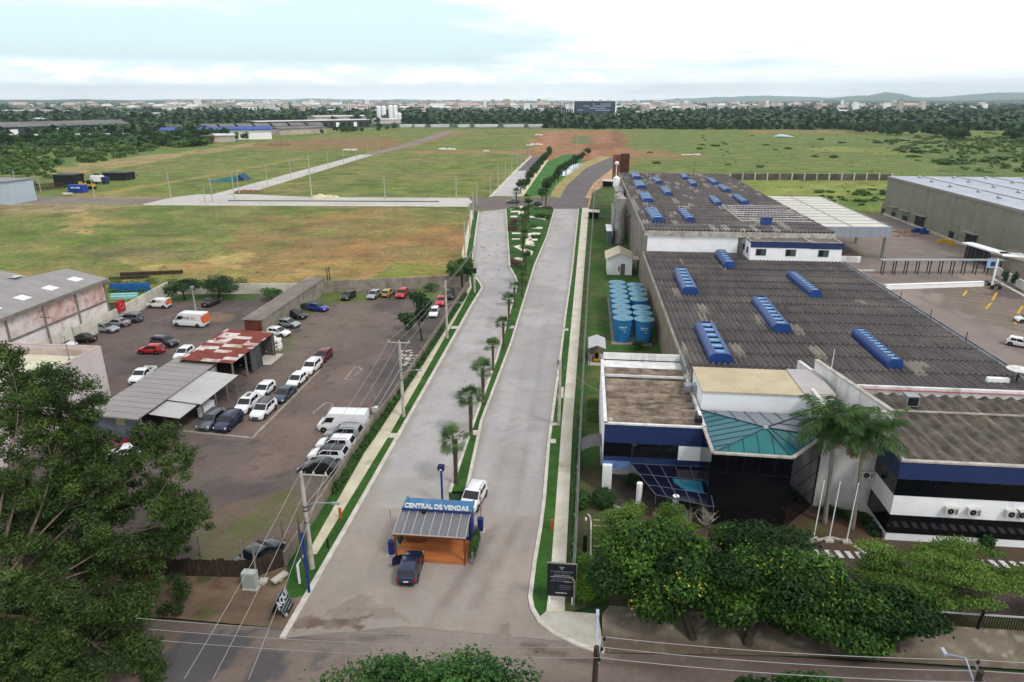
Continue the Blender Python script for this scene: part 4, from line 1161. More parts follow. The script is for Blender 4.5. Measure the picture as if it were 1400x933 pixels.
# --- street trees by the office, yellow flowers in their crowns
def yellow(cl,n,seed,pick):
 r=random.Random(seed);return [(c[0],c[1],c[2],c[3]*1.12,c[4]*1.12,c[5]*1.15) for c in r.sample(cl,pick)],n,.13,lf_flower
c1=clumpy((5.4,35.0,2.9),(4.2,3.4,2.9),34,21,.3)
c2=clumpy((11.0,35.4,3.0),(5.4,3.7,3.0),46,22,.27)
c3=clumpy((16.9,34.3,1.7),(5.2,2.7,1.9),40,23,.28)
grow('flowering_tree','round green street tree with yellow blossom beside the concrete corner','tree',(7.3,33.0,.1),(6.6,34.2,1.9),c1,36000,.25,lf_tip,m_barkd,.24,'street trees before the office',seed=21,extra=[yellow(c1,380,1,6)])
grow('flowering_tree','widest green street tree with yellow blossom on its right edge','tree',(10.4,32.9,.1),(10.8,34.4,1.9),c2,50000,.25,lf_tip,m_barkd,.26,'street trees before the office',seed=22,extra=[yellow(c2,420,2,6)])
grow('glossy_tree','dark glossy street tree without blossom before the zebra crossing','tree',(18.8,33.3,.1),(18.4,34.3,1.7),c3,42000,.25,lf_tip,m_barkd,.25,'street trees before the office',seed=23)
pc1=clumpy((22.9,38.0,2.3),(6.6,3.3,1.7),60,24,.19,-.6)
grow('feathery_tree','pale thin-leaved tree spreading low over the zebra crossing','tree',(22.3,38.0,0),(22.4,38.1,1.2),pc1,34000,.15,lf_pale,m_barkd,.16,seed=24,forks=7,shell=.2,asp=.6)
pc2=clumpy((5.6,40.2,2.4),(4.2,3.0,1.9),34,25,.24,-.6)
grow('feathery_tree','pale thin-leaved tree behind the flowering tree at the bay lines','tree',(5.8,40.5,0),(5.7,40.4,1.2),pc2,26000,.15,lf_pale,m_barkd,.16,seed=25,forks=6,shell=.2,asp=.6)
c4=clumpy((-5.0,20.4,6.0),(5.0,3.2,3.3),60,26,.30)+[(-5,20.6,7.2,2.2,1.8,1.9),(-3.2,20.8,6.6,1.8,1.6,1.7),(-7,20.6,6.6,1.8,1.6,1.7)]
grow('bushy_tree','dense bright green tree top in front of the avenue mouth','tree',(-5.0,18.5,0),(-5.0,19,3),c4,42000,.20,lf_fg,m_barkd,.3,seed=26,shell=.6)
c5=clumpy((11.0,27.2,1.6),(3.1,1.5,1.6),18,27,.38)
grow('bushy_tree','bright young tree at the street edge below the wires','tree',(11,26.6,0),(11,27,.9),c5,6500,.34,lf_fg,m_barkd,.14,seed=27)
c6=clumpy((29.3,36.6,1.5),(1.2,1.2,1.6),8,28,.5)
grow('dark_shrub','dark shrub at the right picture edge behind the rail fence','shrub',(29.3,36.6,0),(29.3,36.6,.6),c6,2600,.2,lf_dark,m_barkd,.1,seed=28)
# bare shrubs before the black glass
for i,(px,py) in enumerate([(905,722),(940,722),(962,722)]):
 g=G(px,py);r=random.Random(40+i);mb=MB()
 for _ in range(16):
  a=r.uniform(0,2*PI);p=Vector((g[0],g[1],.2))
  e=p+Vector((math.cos(a)*r.uniform(.3,.9),math.sin(a)*r.uniform(.3,.9),r.uniform(.7,1.5)))
  q=limb(mb,p,e,.045,.02,r,.2,3)
  for _ in range(3):limb(mb,q[2],q[2]+Vector((r.uniform(-.5,.5),r.uniform(-.5,.5),r.uniform(.1,.5))),.02,.008,r,.2,2)
 solo('bare_shrub',mb,M('pale_twigs',C(176,168,156),None),['leafless pale shrub left of the front pillar','leafless pale shrub right of the front pillar','leafless pale shrub farthest along the black glass'][i],'shrub','leafless shrubs before the office')

# --- trees and bushes around the yard
def simple_tree(name,label,px,py,h,w,n=2600,leaf=.34,lm=lf_mid,seed=1,group=None,trunk=.35,cat='tree',k=12):
 g=G(px,py);cl=clumpy((g[0],g[1],h*(.62 if trunk else .5)),(w,w,h*(.40 if trunk else .5)),k,seed,.42)
 return grow(name,label,cat,(g[0],g[1],0),(g[0],g[1],h*trunk),cl,n,leaf,lm,m_barkd,.05*h**.7+.05,group,seed=seed,twigs=False)
simple_tree('roadside_tree','dense round tree on the pavement at the end of the avenue wall',632,392,5.0,2.3,5200,.36,lf_mid,51,k=18)
g=G(577,466);cl=[]
for px,py,Y,r in [(574,408,93,1.2),(579,420,92,1.3),(575,432,92,1.2),(560,436,90,1.2),(551,434,90,.9),(558,447,89,.7),(585,415,93,.9),(566,404,94,.9)]:cl.append(cp(px,py,Y*.92,r*.8,.9))
grow('yard_tree','sparse two-stemmed tree leaning in the car park by the wall','tree',(g[0],g[1],0),(g[0]-.3,g[1],2.4),cl,2600,.36,lf_dark,m_barkd,.13,seed=52,forks=3)
simple_tree('yard_tree','dark low tree by the yard back wall, left of the black car',252,410,3.4,2.6,3000,.3,lf_dark,53,'trees along the yard back wall')
simple_tree('yard_tree','broad dark tree by the yard back wall, behind the black car',300,407,3.6,3.4,3600,.3,lf_dark,54,'trees along the yard back wall')
simple_tree('yard_bush','leafy bush between the back wall and the long shed',372,410,2.0,2.0,1800,.26,lf_mid,55,None,.2,'bush')
for i,(px,py,h,w,lab) in enumerate([(418,424,1.1,1.0,'weedy bush at the foot of the long shed wall'),(590,399,1.5,1.5,'bush in the grass near the back wall corner'),(408,436,.8,.9,'low weeds behind the black sedan'),(875,478,1.2,.9,'bush squeezed between the blue tanks and the factory wall'),
(886,395,1.2,.9,'bush growing against the factory wall near the white hut'),(358,470,.7,.9,'weeds over rubble beside the rusty shed'),(870,668,1.0,1.0,'dark palm-like shrub under the office overhang')]):
 simple_tree('weed_bush',lab,px,py,h,w,800,.2,lf_mid if i != 6 else lf_dark,60+i,None,.15,'bush',7)
# clipped ball
g=G(825,692);cl=[(g[0],g[1],.75,.95,.95,.75)]
t=thing('topiary_shrub','round clipped shrub by the white office pillar','shrub',(g[0],g[1],0))
mb=MB();mb.cyl((g[0],g[1],0),(g[0],g[1],.5),.08);part('stem',mb,m_barkd,t);obj('foliage',leaf_mesh('foliage',[foliage_arrays(cl,3600,.14,71,.85)],[lf_dark]),t)
# hedges: a strip of leaves on a line
def hedge(name,label,pts,w,h,n,leaf,lm,seed,cat='hedge'):
 cl=[]
 for a,b in zip(pts[:-1],pts[1:]):
  L=math.hypot(b[0]-a[0],b[1]-a[1]);k=max(1,int(L/(w*.8)))
  for i in range(k):
   t=(i+.5)/k;s=random.Random(seed*99+i).uniform(.75,1.25)
   cl.append((a[0]+(b[0]-a[0])*t,a[1]+(b[1]-a[1])*t,h*.5*s,w*.6,w*.6,h*.55*s))
 o=obj(name,leaf_mesh(name,[foliage_arrays(cl,n,leaf,seed,.5)],[lm]));return tag(o,label,cat)
hedge('ivy_hedge','low climbing shrubs along the foot of the avenue wall',[(q[0]+.36,q[1]) for q in WALLX[1:7]],.6,.75,20000,.17,lf_mid,81)
hedge('ivy_hedge','leafy creeper along the pavement side of the chain-link fence',[(.02,35.5),(.18,48),(.35,62)],.5,.6,7000,.14,lf_mid,82)
hedge('box_hedge','bright clipped hedge behind the black notice board',GP([(795,785),(800,826)]),1.5,1.5,5200,.17,leaf_mat('hedge_leaves',C(50,84,22),C(78,118,32),C(112,150,50)),83)
hedge('fence_shrub','green shrub inside the fence beside the office corner',GP([(794,700),(799,682)]),.9,1.1,1500,.15,lf_mid,84,'shrub')
hedge('bed_hedge','bright green groundcover bed beside the office side wall',GP([(812,578),(812,548)]),1.2,.35,2600,.13,lf_bush,85)
hedge('bed_shrub','dark planting under the tall palms',GP([(1125,702),(1180,712),(1200,735)]),.8,.6,1800,.22,lf_dark,86,'shrub')
hedge('bed_shrub','spiky shrub by the white wall base of the right office',GP([(1343,748),(1352,749)]),.8,.8,700,.3,lf_dark,87,'shrub')
hedge('kiosk_hedge','ivy-covered planter along the right side of the kiosk',[(-6.75,38.9),(-6.72,41.2)],.45,1.3,2200,.13,lf_mid,88)
hedge('kiosk_hedge','leafy planter at the left end of the kiosk deck',[(-12.25,40.2),(-12.2,41.4)],.4,1.0,900,.13,lf_mid,89)

# --- palms
def fan_palm_meshes(seed,h):
 r=random.Random(seed);mb=MB()
 pts=[(0,0,-.05),(.03,.02,h*.3),(.05,.0,h*.65),(.04,.03,h)]
 mb.tube(pts,[.19,.16,.18,.22],10)
 for i in range(60):# old leaf bases
  z=r.uniform(.3,h);a=r.uniform(0,2*PI);R=.18
  mb.add([(R*math.cos(a-.2),R*math.sin(a-.2),z),(R*math.cos(a+.2),R*math.sin(a+.2),z),(R*1.55*math.cos(a),R*1.55*math.sin(a),z+.18)],[(0,1,2)])
 V,Q,T=[],[],[]
 for i in range(34):
  a=r.uniform(0,2*PI);el=r.uniform(-.6,1.3);L=r.uniform(.6,1.05)
  d=Vector((math.cos(a)*math.cos(el),math.sin(a)*math.cos(el),math.sin(el)))
  hub=Vector((0,0,h))+d*L;side=d.cross(Vector((0,0,1)));side.normalize();up=side.cross(d)
  tn=r.uniform(.2,.9)
  for k in range(11):
   th=(k-5)/5*1.7;l2=r.uniform(.62,.9)
   e=hub+(d*math.cos(th)+side*math.sin(th))*l2+Vector((0,0,-.18*l2))
   w_=(side*math.cos(th)-d*math.sin(th))*.045
   m_=(hub+e)/2+up*.05
   b_=len(V);V += [hub-w_*.3,m_-w_,e,m_+w_];Q.append((b_,b_+1,b_+2,b_+3));T += [tn]*4
  b_=len(V);w_=side*.025;c0=Vector((0,0,h));V += [c0-w_,hub-w_,hub+w_,c0+w_];Q.append((b_,b_+1,b_+2,b_+3));T += [.8]*4
 return mb,(np.array([tuple(v) for v in V]),np.array(Q),np.array(T))
PG='fan palms planted down the median'
def make_fan(seed,h,label):
 t=thing('fan_palm',label,'palm tree',(0,0,0),0,PG)
 mb,ar=fan_palm_meshes(seed,h);part('trunk',mb,m_palmbark,t,local=True)
 obj('crown',leaf_mesh('crown',[ar],[lf_palm]),t,local=True);return t
fans=[(623,662,601,'fan palm right behind the sales kiosk'),(644,597,543,'second fan palm up the median from the kiosk'),(661,553,505,'third fan palm up the median from the kiosk'),(674,508,473,'fourth fan palm up the median from the kiosk'),
(688,476,442,'fifth fan palm up the median, before the garden slabs'),(696,442,410,'sixth fan palm up the median, before the garden slabs'),(703.6,421,393,'seventh fan palm, where the median widens'),(713.6,407,372,'tall fan palm at the tip of the garden'),
(718.4,388,353,'fan palm by the white garden shrub')]+[(715,350,320,None),(714.5,328,300,None),(718,316,290,None),(722.5,306,279,None),(706,281,262,'fan palm at the left end of the garden'),(746,285,264,'fan palm at the right end of the garden'),(722,290,270,None)]
fp=[make_fan(91,3.9,'x'),make_fan(92,3.9,'x'),make_fan(93,3.9,'x')]
for i,(px,py,ty,lab) in enumerate(fans):
 g=G(px,py);h=AY(px,ty,g[1])[2];sc=max(.6,min(1.3,h/4.1))
 lab=lab or 'fan palm in the garden row of overlapping crowns'
 if i<3:o=fp[i];o.location=(g[0],g[1],.12);o.rotation_euler=(0,0,i*1.1);o.scale=(sc,)*3;o['label']=lab
 else:dup(fp[i% 3],(g[0],g[1],.12),i*1.7,lab,PG,sc)

def feather_palm(name,label,base,top,seed,nf=26):
 t=thing(name,label,'palm tree',base,0,'tall palms before the office');r=random.Random(seed);mb=MB()
 b0,tp=Vector(base),Vector(top);md=b0+(tp-b0)*.5+Vector((.12,.1,0))
 mb.tube([b0,b0+(md-b0)*.5,md,md+(tp-md)*.6,tp],[.2,.15,.13,.12,.1],10)
 part('trunk',mb,M('grey_palm_bark',C(150,142,132),C(118,110,100),3,.9,stretch=(.5,.5,3),fine=.12),t,.8)
 V,Q,T=[],[],[]
 def fr(a,el,L,tone,droop):
  d0=Vector((math.cos(a),math.sin(a),0));p=tp.copy();e=el;n=16;pts=[]
  for k in range(n+1):
   pts.append(p.copy());p=p+(d0*math.cos(e)+Vector((0,0,1))*math.sin(e))*(L/n);e -= droop/n
  side=d0.cross(Vector((0,0,1)))
  for k in range(1,n+1):
   f=k/n;wl=.78*math.sin(PI*min(1,.12+f*.85))+.15
   for sg in (-1,1):
    for q in (0,.33,.66):
     s=pts[k-1]+(pts[k]-pts[k-1])*q
     e2=s+side*sg*wl*r.uniform(.6,1)+(pts[k]-pts[k-1]).normalized()*wl*.5+Vector((0,0,-wl*r.uniform(.25,.75)))
     w_=(pts[k]-pts[k-1]).normalized()*.045;m_=(s+e2)/2+Vector((0,0,.03))
     b_=len(V);V.extend([s-w_,m_-w_,e2,m_+w_]);Q.append((b_,b_+1,b_+2,b_+3));T.extend([tone+r.uniform(-.15,.15)]*4)
   w_=Vector((0,0,.02));b_=len(V);V.extend([pts[k-1]-w_,pts[k]-w_,pts[k]+w_,pts[k-1]+w_]);Q.append((b_,b_+1,b_+2,b_+3));T.extend([.9]*4)
 for i in range(nf):fr(i*2.4+r.uniform(-.2,.2),r.uniform(.1,1.35),r.uniform(2.9,3.7),r.uniform(.1,.7),r.uniform(1.2,2.1))
 obj('crown',leaf_mesh('crown',[(np.array([tuple(v) for v in V]),np.array(Q),np.clip(np.array(T),0,1))],[lf_palm]),t)
 V,Q,T=[],[],[]
 for i in range(7):fr(i*.9+r.uniform(-.3,.3),-.7,r.uniform(1.3,2.0),.4,.9)
 obj('dry_fronds',leaf_mesh('dry_fronds',[(np.array([tuple(v) for v in V]),np.array(Q),np.clip(np.array(T),0,1))],[leaf_mat('dry_palm',C(112,92,66),C(136,116,86),C(160,140,104),.1)]),t)
bA,bB=G(1127,715),G(1165,722)
tA=AY(1141,576,bA[1]);tB=AY(1182,592,bB[1])
feather_palm('feather_palm','tall left palm with hanging dry fronds before the white slab wall',(bA[0],bA[1],0),tA,95)
feather_palm('feather_palm','tall right palm leaning before the white slab wall',(bB[0],bB[1],0),tB,96)
# median shrubs
for i,(px,py,w,h,lm,lab) in enumerate([(704,308,1.7,1.6,lf_purple,'large purple-leaved shrub in the median garden'),(702,316,1.3,1.2,lf_purple,'small purple-leaved shrub in the median garden'),(706,366,1.2,1.7,lf_purple,'dark wine shrub at the garden tip'),
(738,299,1.6,1.3,lf_mid,'spreading green shrub in the median garden'),(745,300,1.5,1.4,lf_dark,'rounded green shrub at the right of the garden'),(728,312,1.1,.8,lf_mid,'low shrub beside the pale garden slab'),(732,325,1.2,.6,lf_bush,'silvery low shrub between garden slabs'),
(722,341,2.0,.6,lf_bush,'grey-green bed shrub beside the diagonal slab'),(736,286,2.2,.7,lf_bush,'olive bed shrub at the garden head'),(748,286,1.8,.8,lf_purple,'reddish bed shrub at the garden head'),(703,286,1.6,.5,lf_bush,'low bed shrub at the left garden head')]):
 g=G(px,py);cl=clumpy((g[0],g[1],.12+h*.45),(w,w,h*.55),9,200+i,.45)
 o=obj('garden_shrub',leaf_mesh('garden_shrub',[foliage_arrays(cl,900,.26,200+i,.5)],[lm]));tag(o,lab,'shrub','shrubs in the median garden')
for i,px in enumerate(np.linspace(0,1,11)):
 pass
# ---------------------------------------------------------------- factory, offices and yard buildings (east side)
def roof_mat(name,c1,c2,stain,patch,cell,prob,streak=(2.2,.16,1),tan=None):
 m,nt,b=_nodes(name)
 v=coord(nt,True,streak)
 col=mixc(nt,remap(nt,noise(nt,v,1.1,5,.65),.3,.7),c1,c2)
 v2=coord(nt,True,(1,1,1))
 col=mixc(nt,remap(nt,noise(nt,v2,.16,5,.6),.5,.75),col,stain)
 g=nt.nodes.new('ShaderNodeNewGeometry')
 sn=nt.nodes.new('ShaderNodeVectorMath');sn.operation='SNAP';link(nt,g.outputs['Position'],sn.inputs[0]);sn.inputs[1].default_value=(cell[0],cell[1],100)
 wn=nt.nodes.new('ShaderNodeTexWhiteNoise');wn.noise_dimensions='3D';link(nt,sn.outputs[0],wn.inputs['Vector'])
 # replaced sheets gather in bands, so mix the die with a broad noise
 band=remap(nt,noise(nt,coord(nt,True,(1,.25,1)),.22,2),.45,.62,0,prob*2.2)
 hit=math_(nt,'LESS_THAN',wn.outputs['Value'],band)
 tone=mixc(nt,wn.outputs['Value'] if False else remap(nt,noise(nt,v2,1.3,3),.4,.6),patch,tan or patch)
 col=mixc(nt,math_(nt,'MULTIPLY',hit,.7),col,tone)
 f=remap(nt,noise(nt,v2,6,3),.3,.7,.8,1.2)
 mm=nt.nodes.new('ShaderNodeMix');mm.data_type='RGBA';mm.blend_type='MULTIPLY';mm.inputs[0].default_value=1
 link(nt,col,mm.inputs[6]);link(nt,f,mm.inputs[7]);link(nt,mm.outputs[2],b.inputs['Base Color'])
 b.inputs['Roughness'].default_value=.92;b.inputs['Specular IOR Level'].default_value=.2
 return m
m_roof=roof_mat('fibre_cement_roof',C(116,110,108),C(85,81,80),C(130,121,115),C(162,155,148),(1.1,3.6),.028,tan=C(168,158,140))
m_roof2=roof_mat('fibre_cement_roof_far',C(126,119,117),C(98,92,91),C(142,131,124),C(182,174,166),(1.1,3.6),.16)
m_roof_old=M('mossy_channel_roof',C(150,136,120),C(100,88,76),.9,.95,c3=C(64,56,50),s3=1.1,lo3=.5,hi3=.68,st3=(.5,2.2,1),fine=.25,world=True)
m_roof_old2=M('mossy_channel_roof_dark',C(104,96,89),C(70,64,59),.8,.95,c3=C(140,124,106),s3=1.0,lo3=.56,hi3=.74,st3=(2.2,.22,1),fine=.25,world=True)
m_coping=M('dirty_coping',C(190,184,176),C(150,142,132),1.2,.9,c3=C(84,76,68),s3=.9,lo3=.56,hi3=.75,fine=.1,world=True)

def wavy(mb,x0,x1,y0,y1,z,pitch,amp,row,step,along='y',seg=6,m=0,zf=None):
 """corrugated sheets lapped row over row; waves run along one axis"""
 r=random.Random(3)
 if along=='y':a0,a1,b0,b1=x0,x1,y0,y1
 else:a0,a1,b0,b1=y0,y1,x0,x1
 n=max(2,int((a1-a0)/pitch*seg));rows=max(1,int(round((b1-b0)/row)))
 us=[a0+(a1-a0)*i/n for i in range(n+1)]
 wv=[amp*math.cos(2*PI*(u-a0)/pitch) if amp<.2 else amp*(2*abs(math.cos(PI*(u-a0)/pitch))-1) for u in us]
 for k in range(rows):
  p,q=b0+(b1-b0)*k/rows-(.12 if k else 0),b0+(b1-b0)*(k+1)/rows
  dz=r.uniform(-.008,.008)
  vs=[]
  for u,h in zip(us,wv):
   zz=z if zf is None else 0
   for s,dd in ((p,step),(q,0.0)):
    X_,Y_=(u,s) if along=='y' else (s,u)
    vs.append((X_,Y_,(z if zf is None else zf(X_,Y_))+h+dd+dz))
  mb.add(vs,[(2*i,2*i+2,2*i+3,2*i+1) for i in range(n)],m)
 return mb

FX0,FX1,FY0,FY1,FY2=10.42,40.0,58.3,113.0,206.0
Z1,Z2=6.25,10.0
hall=thing('factory_hall','wide low factory hall under dark corrugated roof with blue ventilators','factory',(FX0,FY0,0))
mb=MB();t_=.25
mb.box(FX0,FY0,0,FX0+t_,FY1-.3,Z1-.12);mb.box(FX1-t_,FY0,0,FX1,FY1-.3,Z1-.12);mb.box(FX0+t_,FY0,0,FX1-t_,FY0+t_,Z1-.12)
part('wall',mb,M('brownish_concrete',C(146,130,114),C(124,110,96),.6,.9,c3=C(92,80,70),s3=.6,lo3=.55,hi3=.8,st3=(1,1,.15),fine=.1,world=True),hall)
part('roof',wavy(MB(),FX0-.25,FX1+.15,FY0-.2,FY1-.05,Z1,.54,.15,3.6,.10),m_roof,hall,.9)
mb=MB();mb.box(FX0-.35,FY0-.2,Z1-.25,FX0-.2,FY1,Z1+.14)
part('roof_edge',mb,m_coping,hall)
mb=MB();mb.box(FX1+.15,FY0+2,Z1-.35,FX1+.55,FY1-.5,Z1+.02);mb.box(FX1+.5,FY0+2,Z1-.3,FX1+.62,FY1-.5,Z1+.16)
part('gutter',mb,m_greymetal,hall)
upper=thing('factory_hall','taller rear factory hall with a cluster of small blue ventilators','factory',(FX0,FY1,0))
mb=MB();mb.box(FX0,FY1,0,FX0+t_,FY2,Z2-.12);mb.box(FX1-t_,FY1,0,FX1,FY2,Z2-.12);mb.box(FX0+t_,FY1,0,FX1-t_,FY1+t_,Z2-.12);mb.box(FX0+t_,FY2-t_,0,FX1-t_,FY2,Z2-.12)
part('wall',mb,m_conc,upper)
mb=MB();mb.box(FX0+.3,FY1-.04,Z1+.25,25.2,FY1-.003,Z2-1.0);part('painted_wall',mb,m_white,upper)
mb=MB();mb.box(FX0-.2,FY1-.3,Z2-.95,FX1+.2,FY1-.05,Z2-.05);part('fascia',mb,m_coping,upper)
part('roof',wavy(MB(),FX0-.3,FX1+.2,FY1-.3,FY2+.3,Z2,.60,.16,3.6,.10),m_roof2,upper,.9)
mb=MB();mb.box(FX0-.4,FY1-.3,Z2-.3,FX0-.25,FY2,Z2+.14);part('roof_edge',mb,m_coping,upper)
# translucent ribbed strips over the right front corner of the rear hall
mb=MB()
for i in range(8):mb.box(27.5,122.5+i*2.6,Z2+.12,39.6,123.6+i*2.6,Z2+.17)
mb.box(27.3,121,Z2+.1,27.5,143.5,Z2+.26)
part('ribbed_sheet',mb,M('pale_ribbed_sheet',C(172,168,164),C(146,142,138),1,.8,fine=.1,world=True),upper)

def roof_vent(par,a,b,w,h,gaps,idx):
 """long blue ridge ventilator: curved hood, end plates, dark throat with cross braces"""
 a,b=Vector(a),Vector(b);d=(b-a);L=d.length;w *= 1.15;d.normalize();s=Vector((d.y,-d.x,0));up=Vector((0,0,1))
 def P(u,v,z):return b-d*u+s*v+up*z
 mb=MB()
 prof=[(-.5,0),(-.56,.3),(-.54,.62),(-.44,.88),(-.30,1.0),(-.24,.98)]
 for sg in (-1,1):
  vs=[]
  for v,z in prof:
   vs += [P(0,v*w*sg,z*h),P(L,v*w*sg,z*h)]
  fs=[(2*i,2*i+2,2*i+3,2*i+1) for i in range(len(prof)-1)]
  mb.add(vs,fs)
 o=part('roof_vent',mb,m_blue,par,.6)
 for u in (0,L):
  e=MB()
  vs=[P(u,v*w,z*h) for v,z in [(-.5,0),(-.56,.3),(-.54,.62),(-.44,.9),(-.28,1.02),(.28,1.02),(.44,.9),(.54,.62),(.56,.3),(.5,0)]]
  vs2=[q+d*(.06 if u==0 else-.06) for q in vs]
  k=len(vs);e.add(vs+vs2,[tuple(range(k)),tuple(range(2*k-1,k-1,-1))]+[(i,(i+1)% k,k+(i+1)% k,k+i) for i in range(k)])
  part('end_plate',e,m_blue,o)
 th=MB();th.hexa([P(.08,-.22*w,h*.45),P(.08,.22*w,h*.45),P(L-.08,.22*w,h*.45),P(L-.08,-.22*w,h*.45),P(.08,-.22*w,h*.52),P(.08,.22*w,h*.52),P(L-.08,.22*w,h*.52),P(L-.08,-.22*w,h*.52)])
 part('throat',th,M('vent_throat',C(26,44,84),C(18,30,60),2,.7),o)
 n=gaps
 for i in range(n):
  br=MB();u=L*(i+.5)/n
  br.hexa([P(u-L/n*.25,-.26*w,h*.86),P(u-L/n*.25,.26*w,h*.86),P(u+L/n*.25,.26*w,h*.86),P(u+L/n*.25,-.26*w,h*.86),P(u-L/n*.25,-.26*w,h*.96),P(u-L/n*.25,.26*w,h*.96),P(u+L/n*.25,.26*w,h*.96),P(u+L/n*.25,-.26*w,h*.96)])
  part('cross_plate',br,M('pale_blue_sheet',C(118,158,196),C(88,130,180),1.5,.5,fine=.08,world=True),o)
 return o
for i,(fa,na,w,gaps) in enumerate([((963,452),(985,497),1.75,6),((1038,416),(1068,455),1.55,8),((930,375),(943,403),1.65,6),((985,350),(997,367),1.45,5),((1082,380),(1114,407),1.15,9),((1173,461),(1223,505),1.1,11)]):
 roof_vent(hall,G3(*fa,Z1+.05),G3(*na,Z1+.05),w,1.0,gaps,i)
for i,(fa,na,w) in enumerate([((889,289),(900,304),2.1),((931,290),(944,304),1.5),((880,267),(886,277),2.2),((872,251),(877,258.5),2.3),((867,239),(871,245.5),2.2),((895,246),(901,252),1.6),((907,259.5),(914,268),1.6),
((933,240.5),(938,246.5),1.4),((943,249.5),(949,255.5),1.4),((970,247),(979,253.5),1.4),((985,256.5),(994,263.5),1.4),((1005,270),(1019,280),1.4),((973,272.5),(982,282),1.4)]):
 roof_vent(upper,G3(*fa,Z2+.05),G3(*na,Z2+.05),w*.82,.85,5,i)

# rooftop house between the two halls
rh=thing('rooftop_house','white flat-roofed rooftop house with a navy band and three windows','building',(26.4,109,Z1))
y0,y1,x0,x1=108.6,121.0,26.2,40.0;zt=9.3
mb=MB();mb.box(x0,y0,Z1+.02,35.2,y1,zt-.35);mb.box(35.2,y0+.02,Z1+.02,x1,y1-1.0,zt-.55);part('wall',mb,m_white,rh)
mb=MB();mb.box(x0+.05,y0-.07,zt-.98,35.2,y0-.005,zt-.02);mb.box(35.2,y0-.05,zt-1.05,x1+.2,y0-.004,zt-.1);part('navy_band',mb,m_navy,rh)
mb=MB()
for q in [(x0,y0,x1,y0+.18),(x0,y1-.18,x1,y1),(x0,y0,x0+.18,y1),(x1-.18,y0,x1,y1),(35.1,y0,35.3,y1)]:mb.box(q[0],q[1],zt-.36,q[2],q[3],zt)
part('parapet',mb,m_coping,rh)
part('roof',wavy(MB(),x0+.2,x1-.2,y0+.2,y1-.2,zt-.25,.4,.05,4,.05),m_roof2,rh,.9)
for cx in (27.9,32.4,37.3):
 f=MB();f.box(cx-.78,y0-.05,7.05,cx+.78,y0-.002,8.12);f=part('window',f,m_greymetal,rh)
 g_=MB();g_.box(cx-.72,y0-.07,7.11,cx-.02,y0-.045,8.06);part('open_sash',g_,m_dark,f)
 g_=MB();g_.box(cx+.02,y0-.075,7.11,cx+.72,y0-.045,8.06);part('pane',g_,M('greenish_pane',C(66,86,92),None,rough=.1,spec=.6),f)
for yy in (110.2,112.6,114.6):
 f=MB();f.box(x0-.05,yy-.5,7.1,x0-.003,yy+.5,8.1);f=part('window',f,m_greymetal,rh)
 g_=MB();g_.box(x0-.07,yy-.44,7.16,x0-.045,yy+.44,8.04);part('pane',g_,m_dark,f)
mb=MB();mb.box(x0-.5,112.0,8.2,x0-.005,112.9,8.8);part('air_conditioner',mb,m_metal,rh)
mb=MB();mb.box(x1,y0+.1,Z1,43.0,y0+.35,Z1+.95);part('terrace_wall',mb,m_white_dirty,rh)
tk=thing('water_tank','small square blue water tank on legs above the rooftop house','water tank',(30.9,119.5,zt))
mb=MB();mb.box(30.1,118.8,10.2,31.7,120.2,11.25);part('body',mb,m_blue,tk)
mb=MB();mb.box(30.0,118.7,11.26,31.8,120.3,11.36);part('lid',mb,m_navy,tk)
for x_ in (30.25,31.55):
 for y_ in (118.95,120.05):mb=MB();mb.box(x_-.08,y_-.08,zt-.36,x_+.08,y_+.08,10.2);part('leg',mb,m_conc,tk)
b2=G3(1103,318,8.6);mb=MB();mb.box(b2[0]-.8,b2[1]-.6,8.7,b2[0]+.8,b2[1]+.6,9.9);solo('storage_box',mb,m_navy,'navy box behind the parapet of the rooftop house','box')

# ---- front office: navy block, black glass atrium, white slab, right wing
of=thing('office_building','two-storey office front in navy, white and black glass','office building',(10.0,45.0,0))
bx0,bx1,by0,by1,bz=2.3,10.15,49.2,63.6,5.85
mb=MB()
mb.box(bx0,by0,2.35,bx1,by0+.25,bz);part('navy_wall',mb,m_navy,of)
mb=MB();mb.box(bx0,by0+.25,2.35,bx0+.2,by1,bz);mb.box(bx0+.2,by1-.2,0,bx1,by1,bz);mb.box(bx1-.2,by0+.25,0,bx1,by1,bz)
mb.box(bx0,53.0,0,bx0+.2,by1,2.35);mb.box(bx0+.2,51.6,0,bx1,51.8,2.35);mb.box(bx0+.2,by0+.25,2.3,bx1-.2,by1-.2,2.5)
part('wall',mb,m_white,of)
mb=MB();mb.box(bx0+.02,by0-.02,3.05,8.15,by0-.002,4.25);part('strip_window',mb,m_glassdark,of)
mb=MB();mb.box(8.18,by0-.03,2.98,bx1-.01,by0-.002,4.22);part('white_panel',mb,m_white,of)
mb=MB();mb.box(bx0-.05,by0-.045,1.95,4.45,by0-.002,2.62);part('pale_blue_fascia',mb,M('pale_blue_panel',C(98,126,176),C(84,112,164),.7,.6,world=True),of)
mb=MB()
for q in [(bx0-.05,by0-.06,bx1+.05,by0+.22),(bx0-.05,by1-.22,bx1,by1+.02),(bx0-.06,by0,bx0+.22,by1),(bx1-.22,by0,bx1+.02,by1)]:mb.box(q[0],q[1],bz,q[2],q[3],bz+.12)
mb.box(bx0+.3,59.3,bz-.06,bx1-.3,59.45,bz+.14);mb.box(bx0+.2,61.5,bz-.2,bx1-.2,by1-.2,bz+.02);mb.box(bx0+.2,by1-.22,bz,bx1-.2,by1,bz+.75)
part('coping',mb,m_white_dirty,of)
part('channel_roof',wavy(MB(),bx0+.3,bx1-.25,by0+.25,61.5,bz-.22,1.5,.24,8,.03,'x',14),m_roof_old,of,.9)
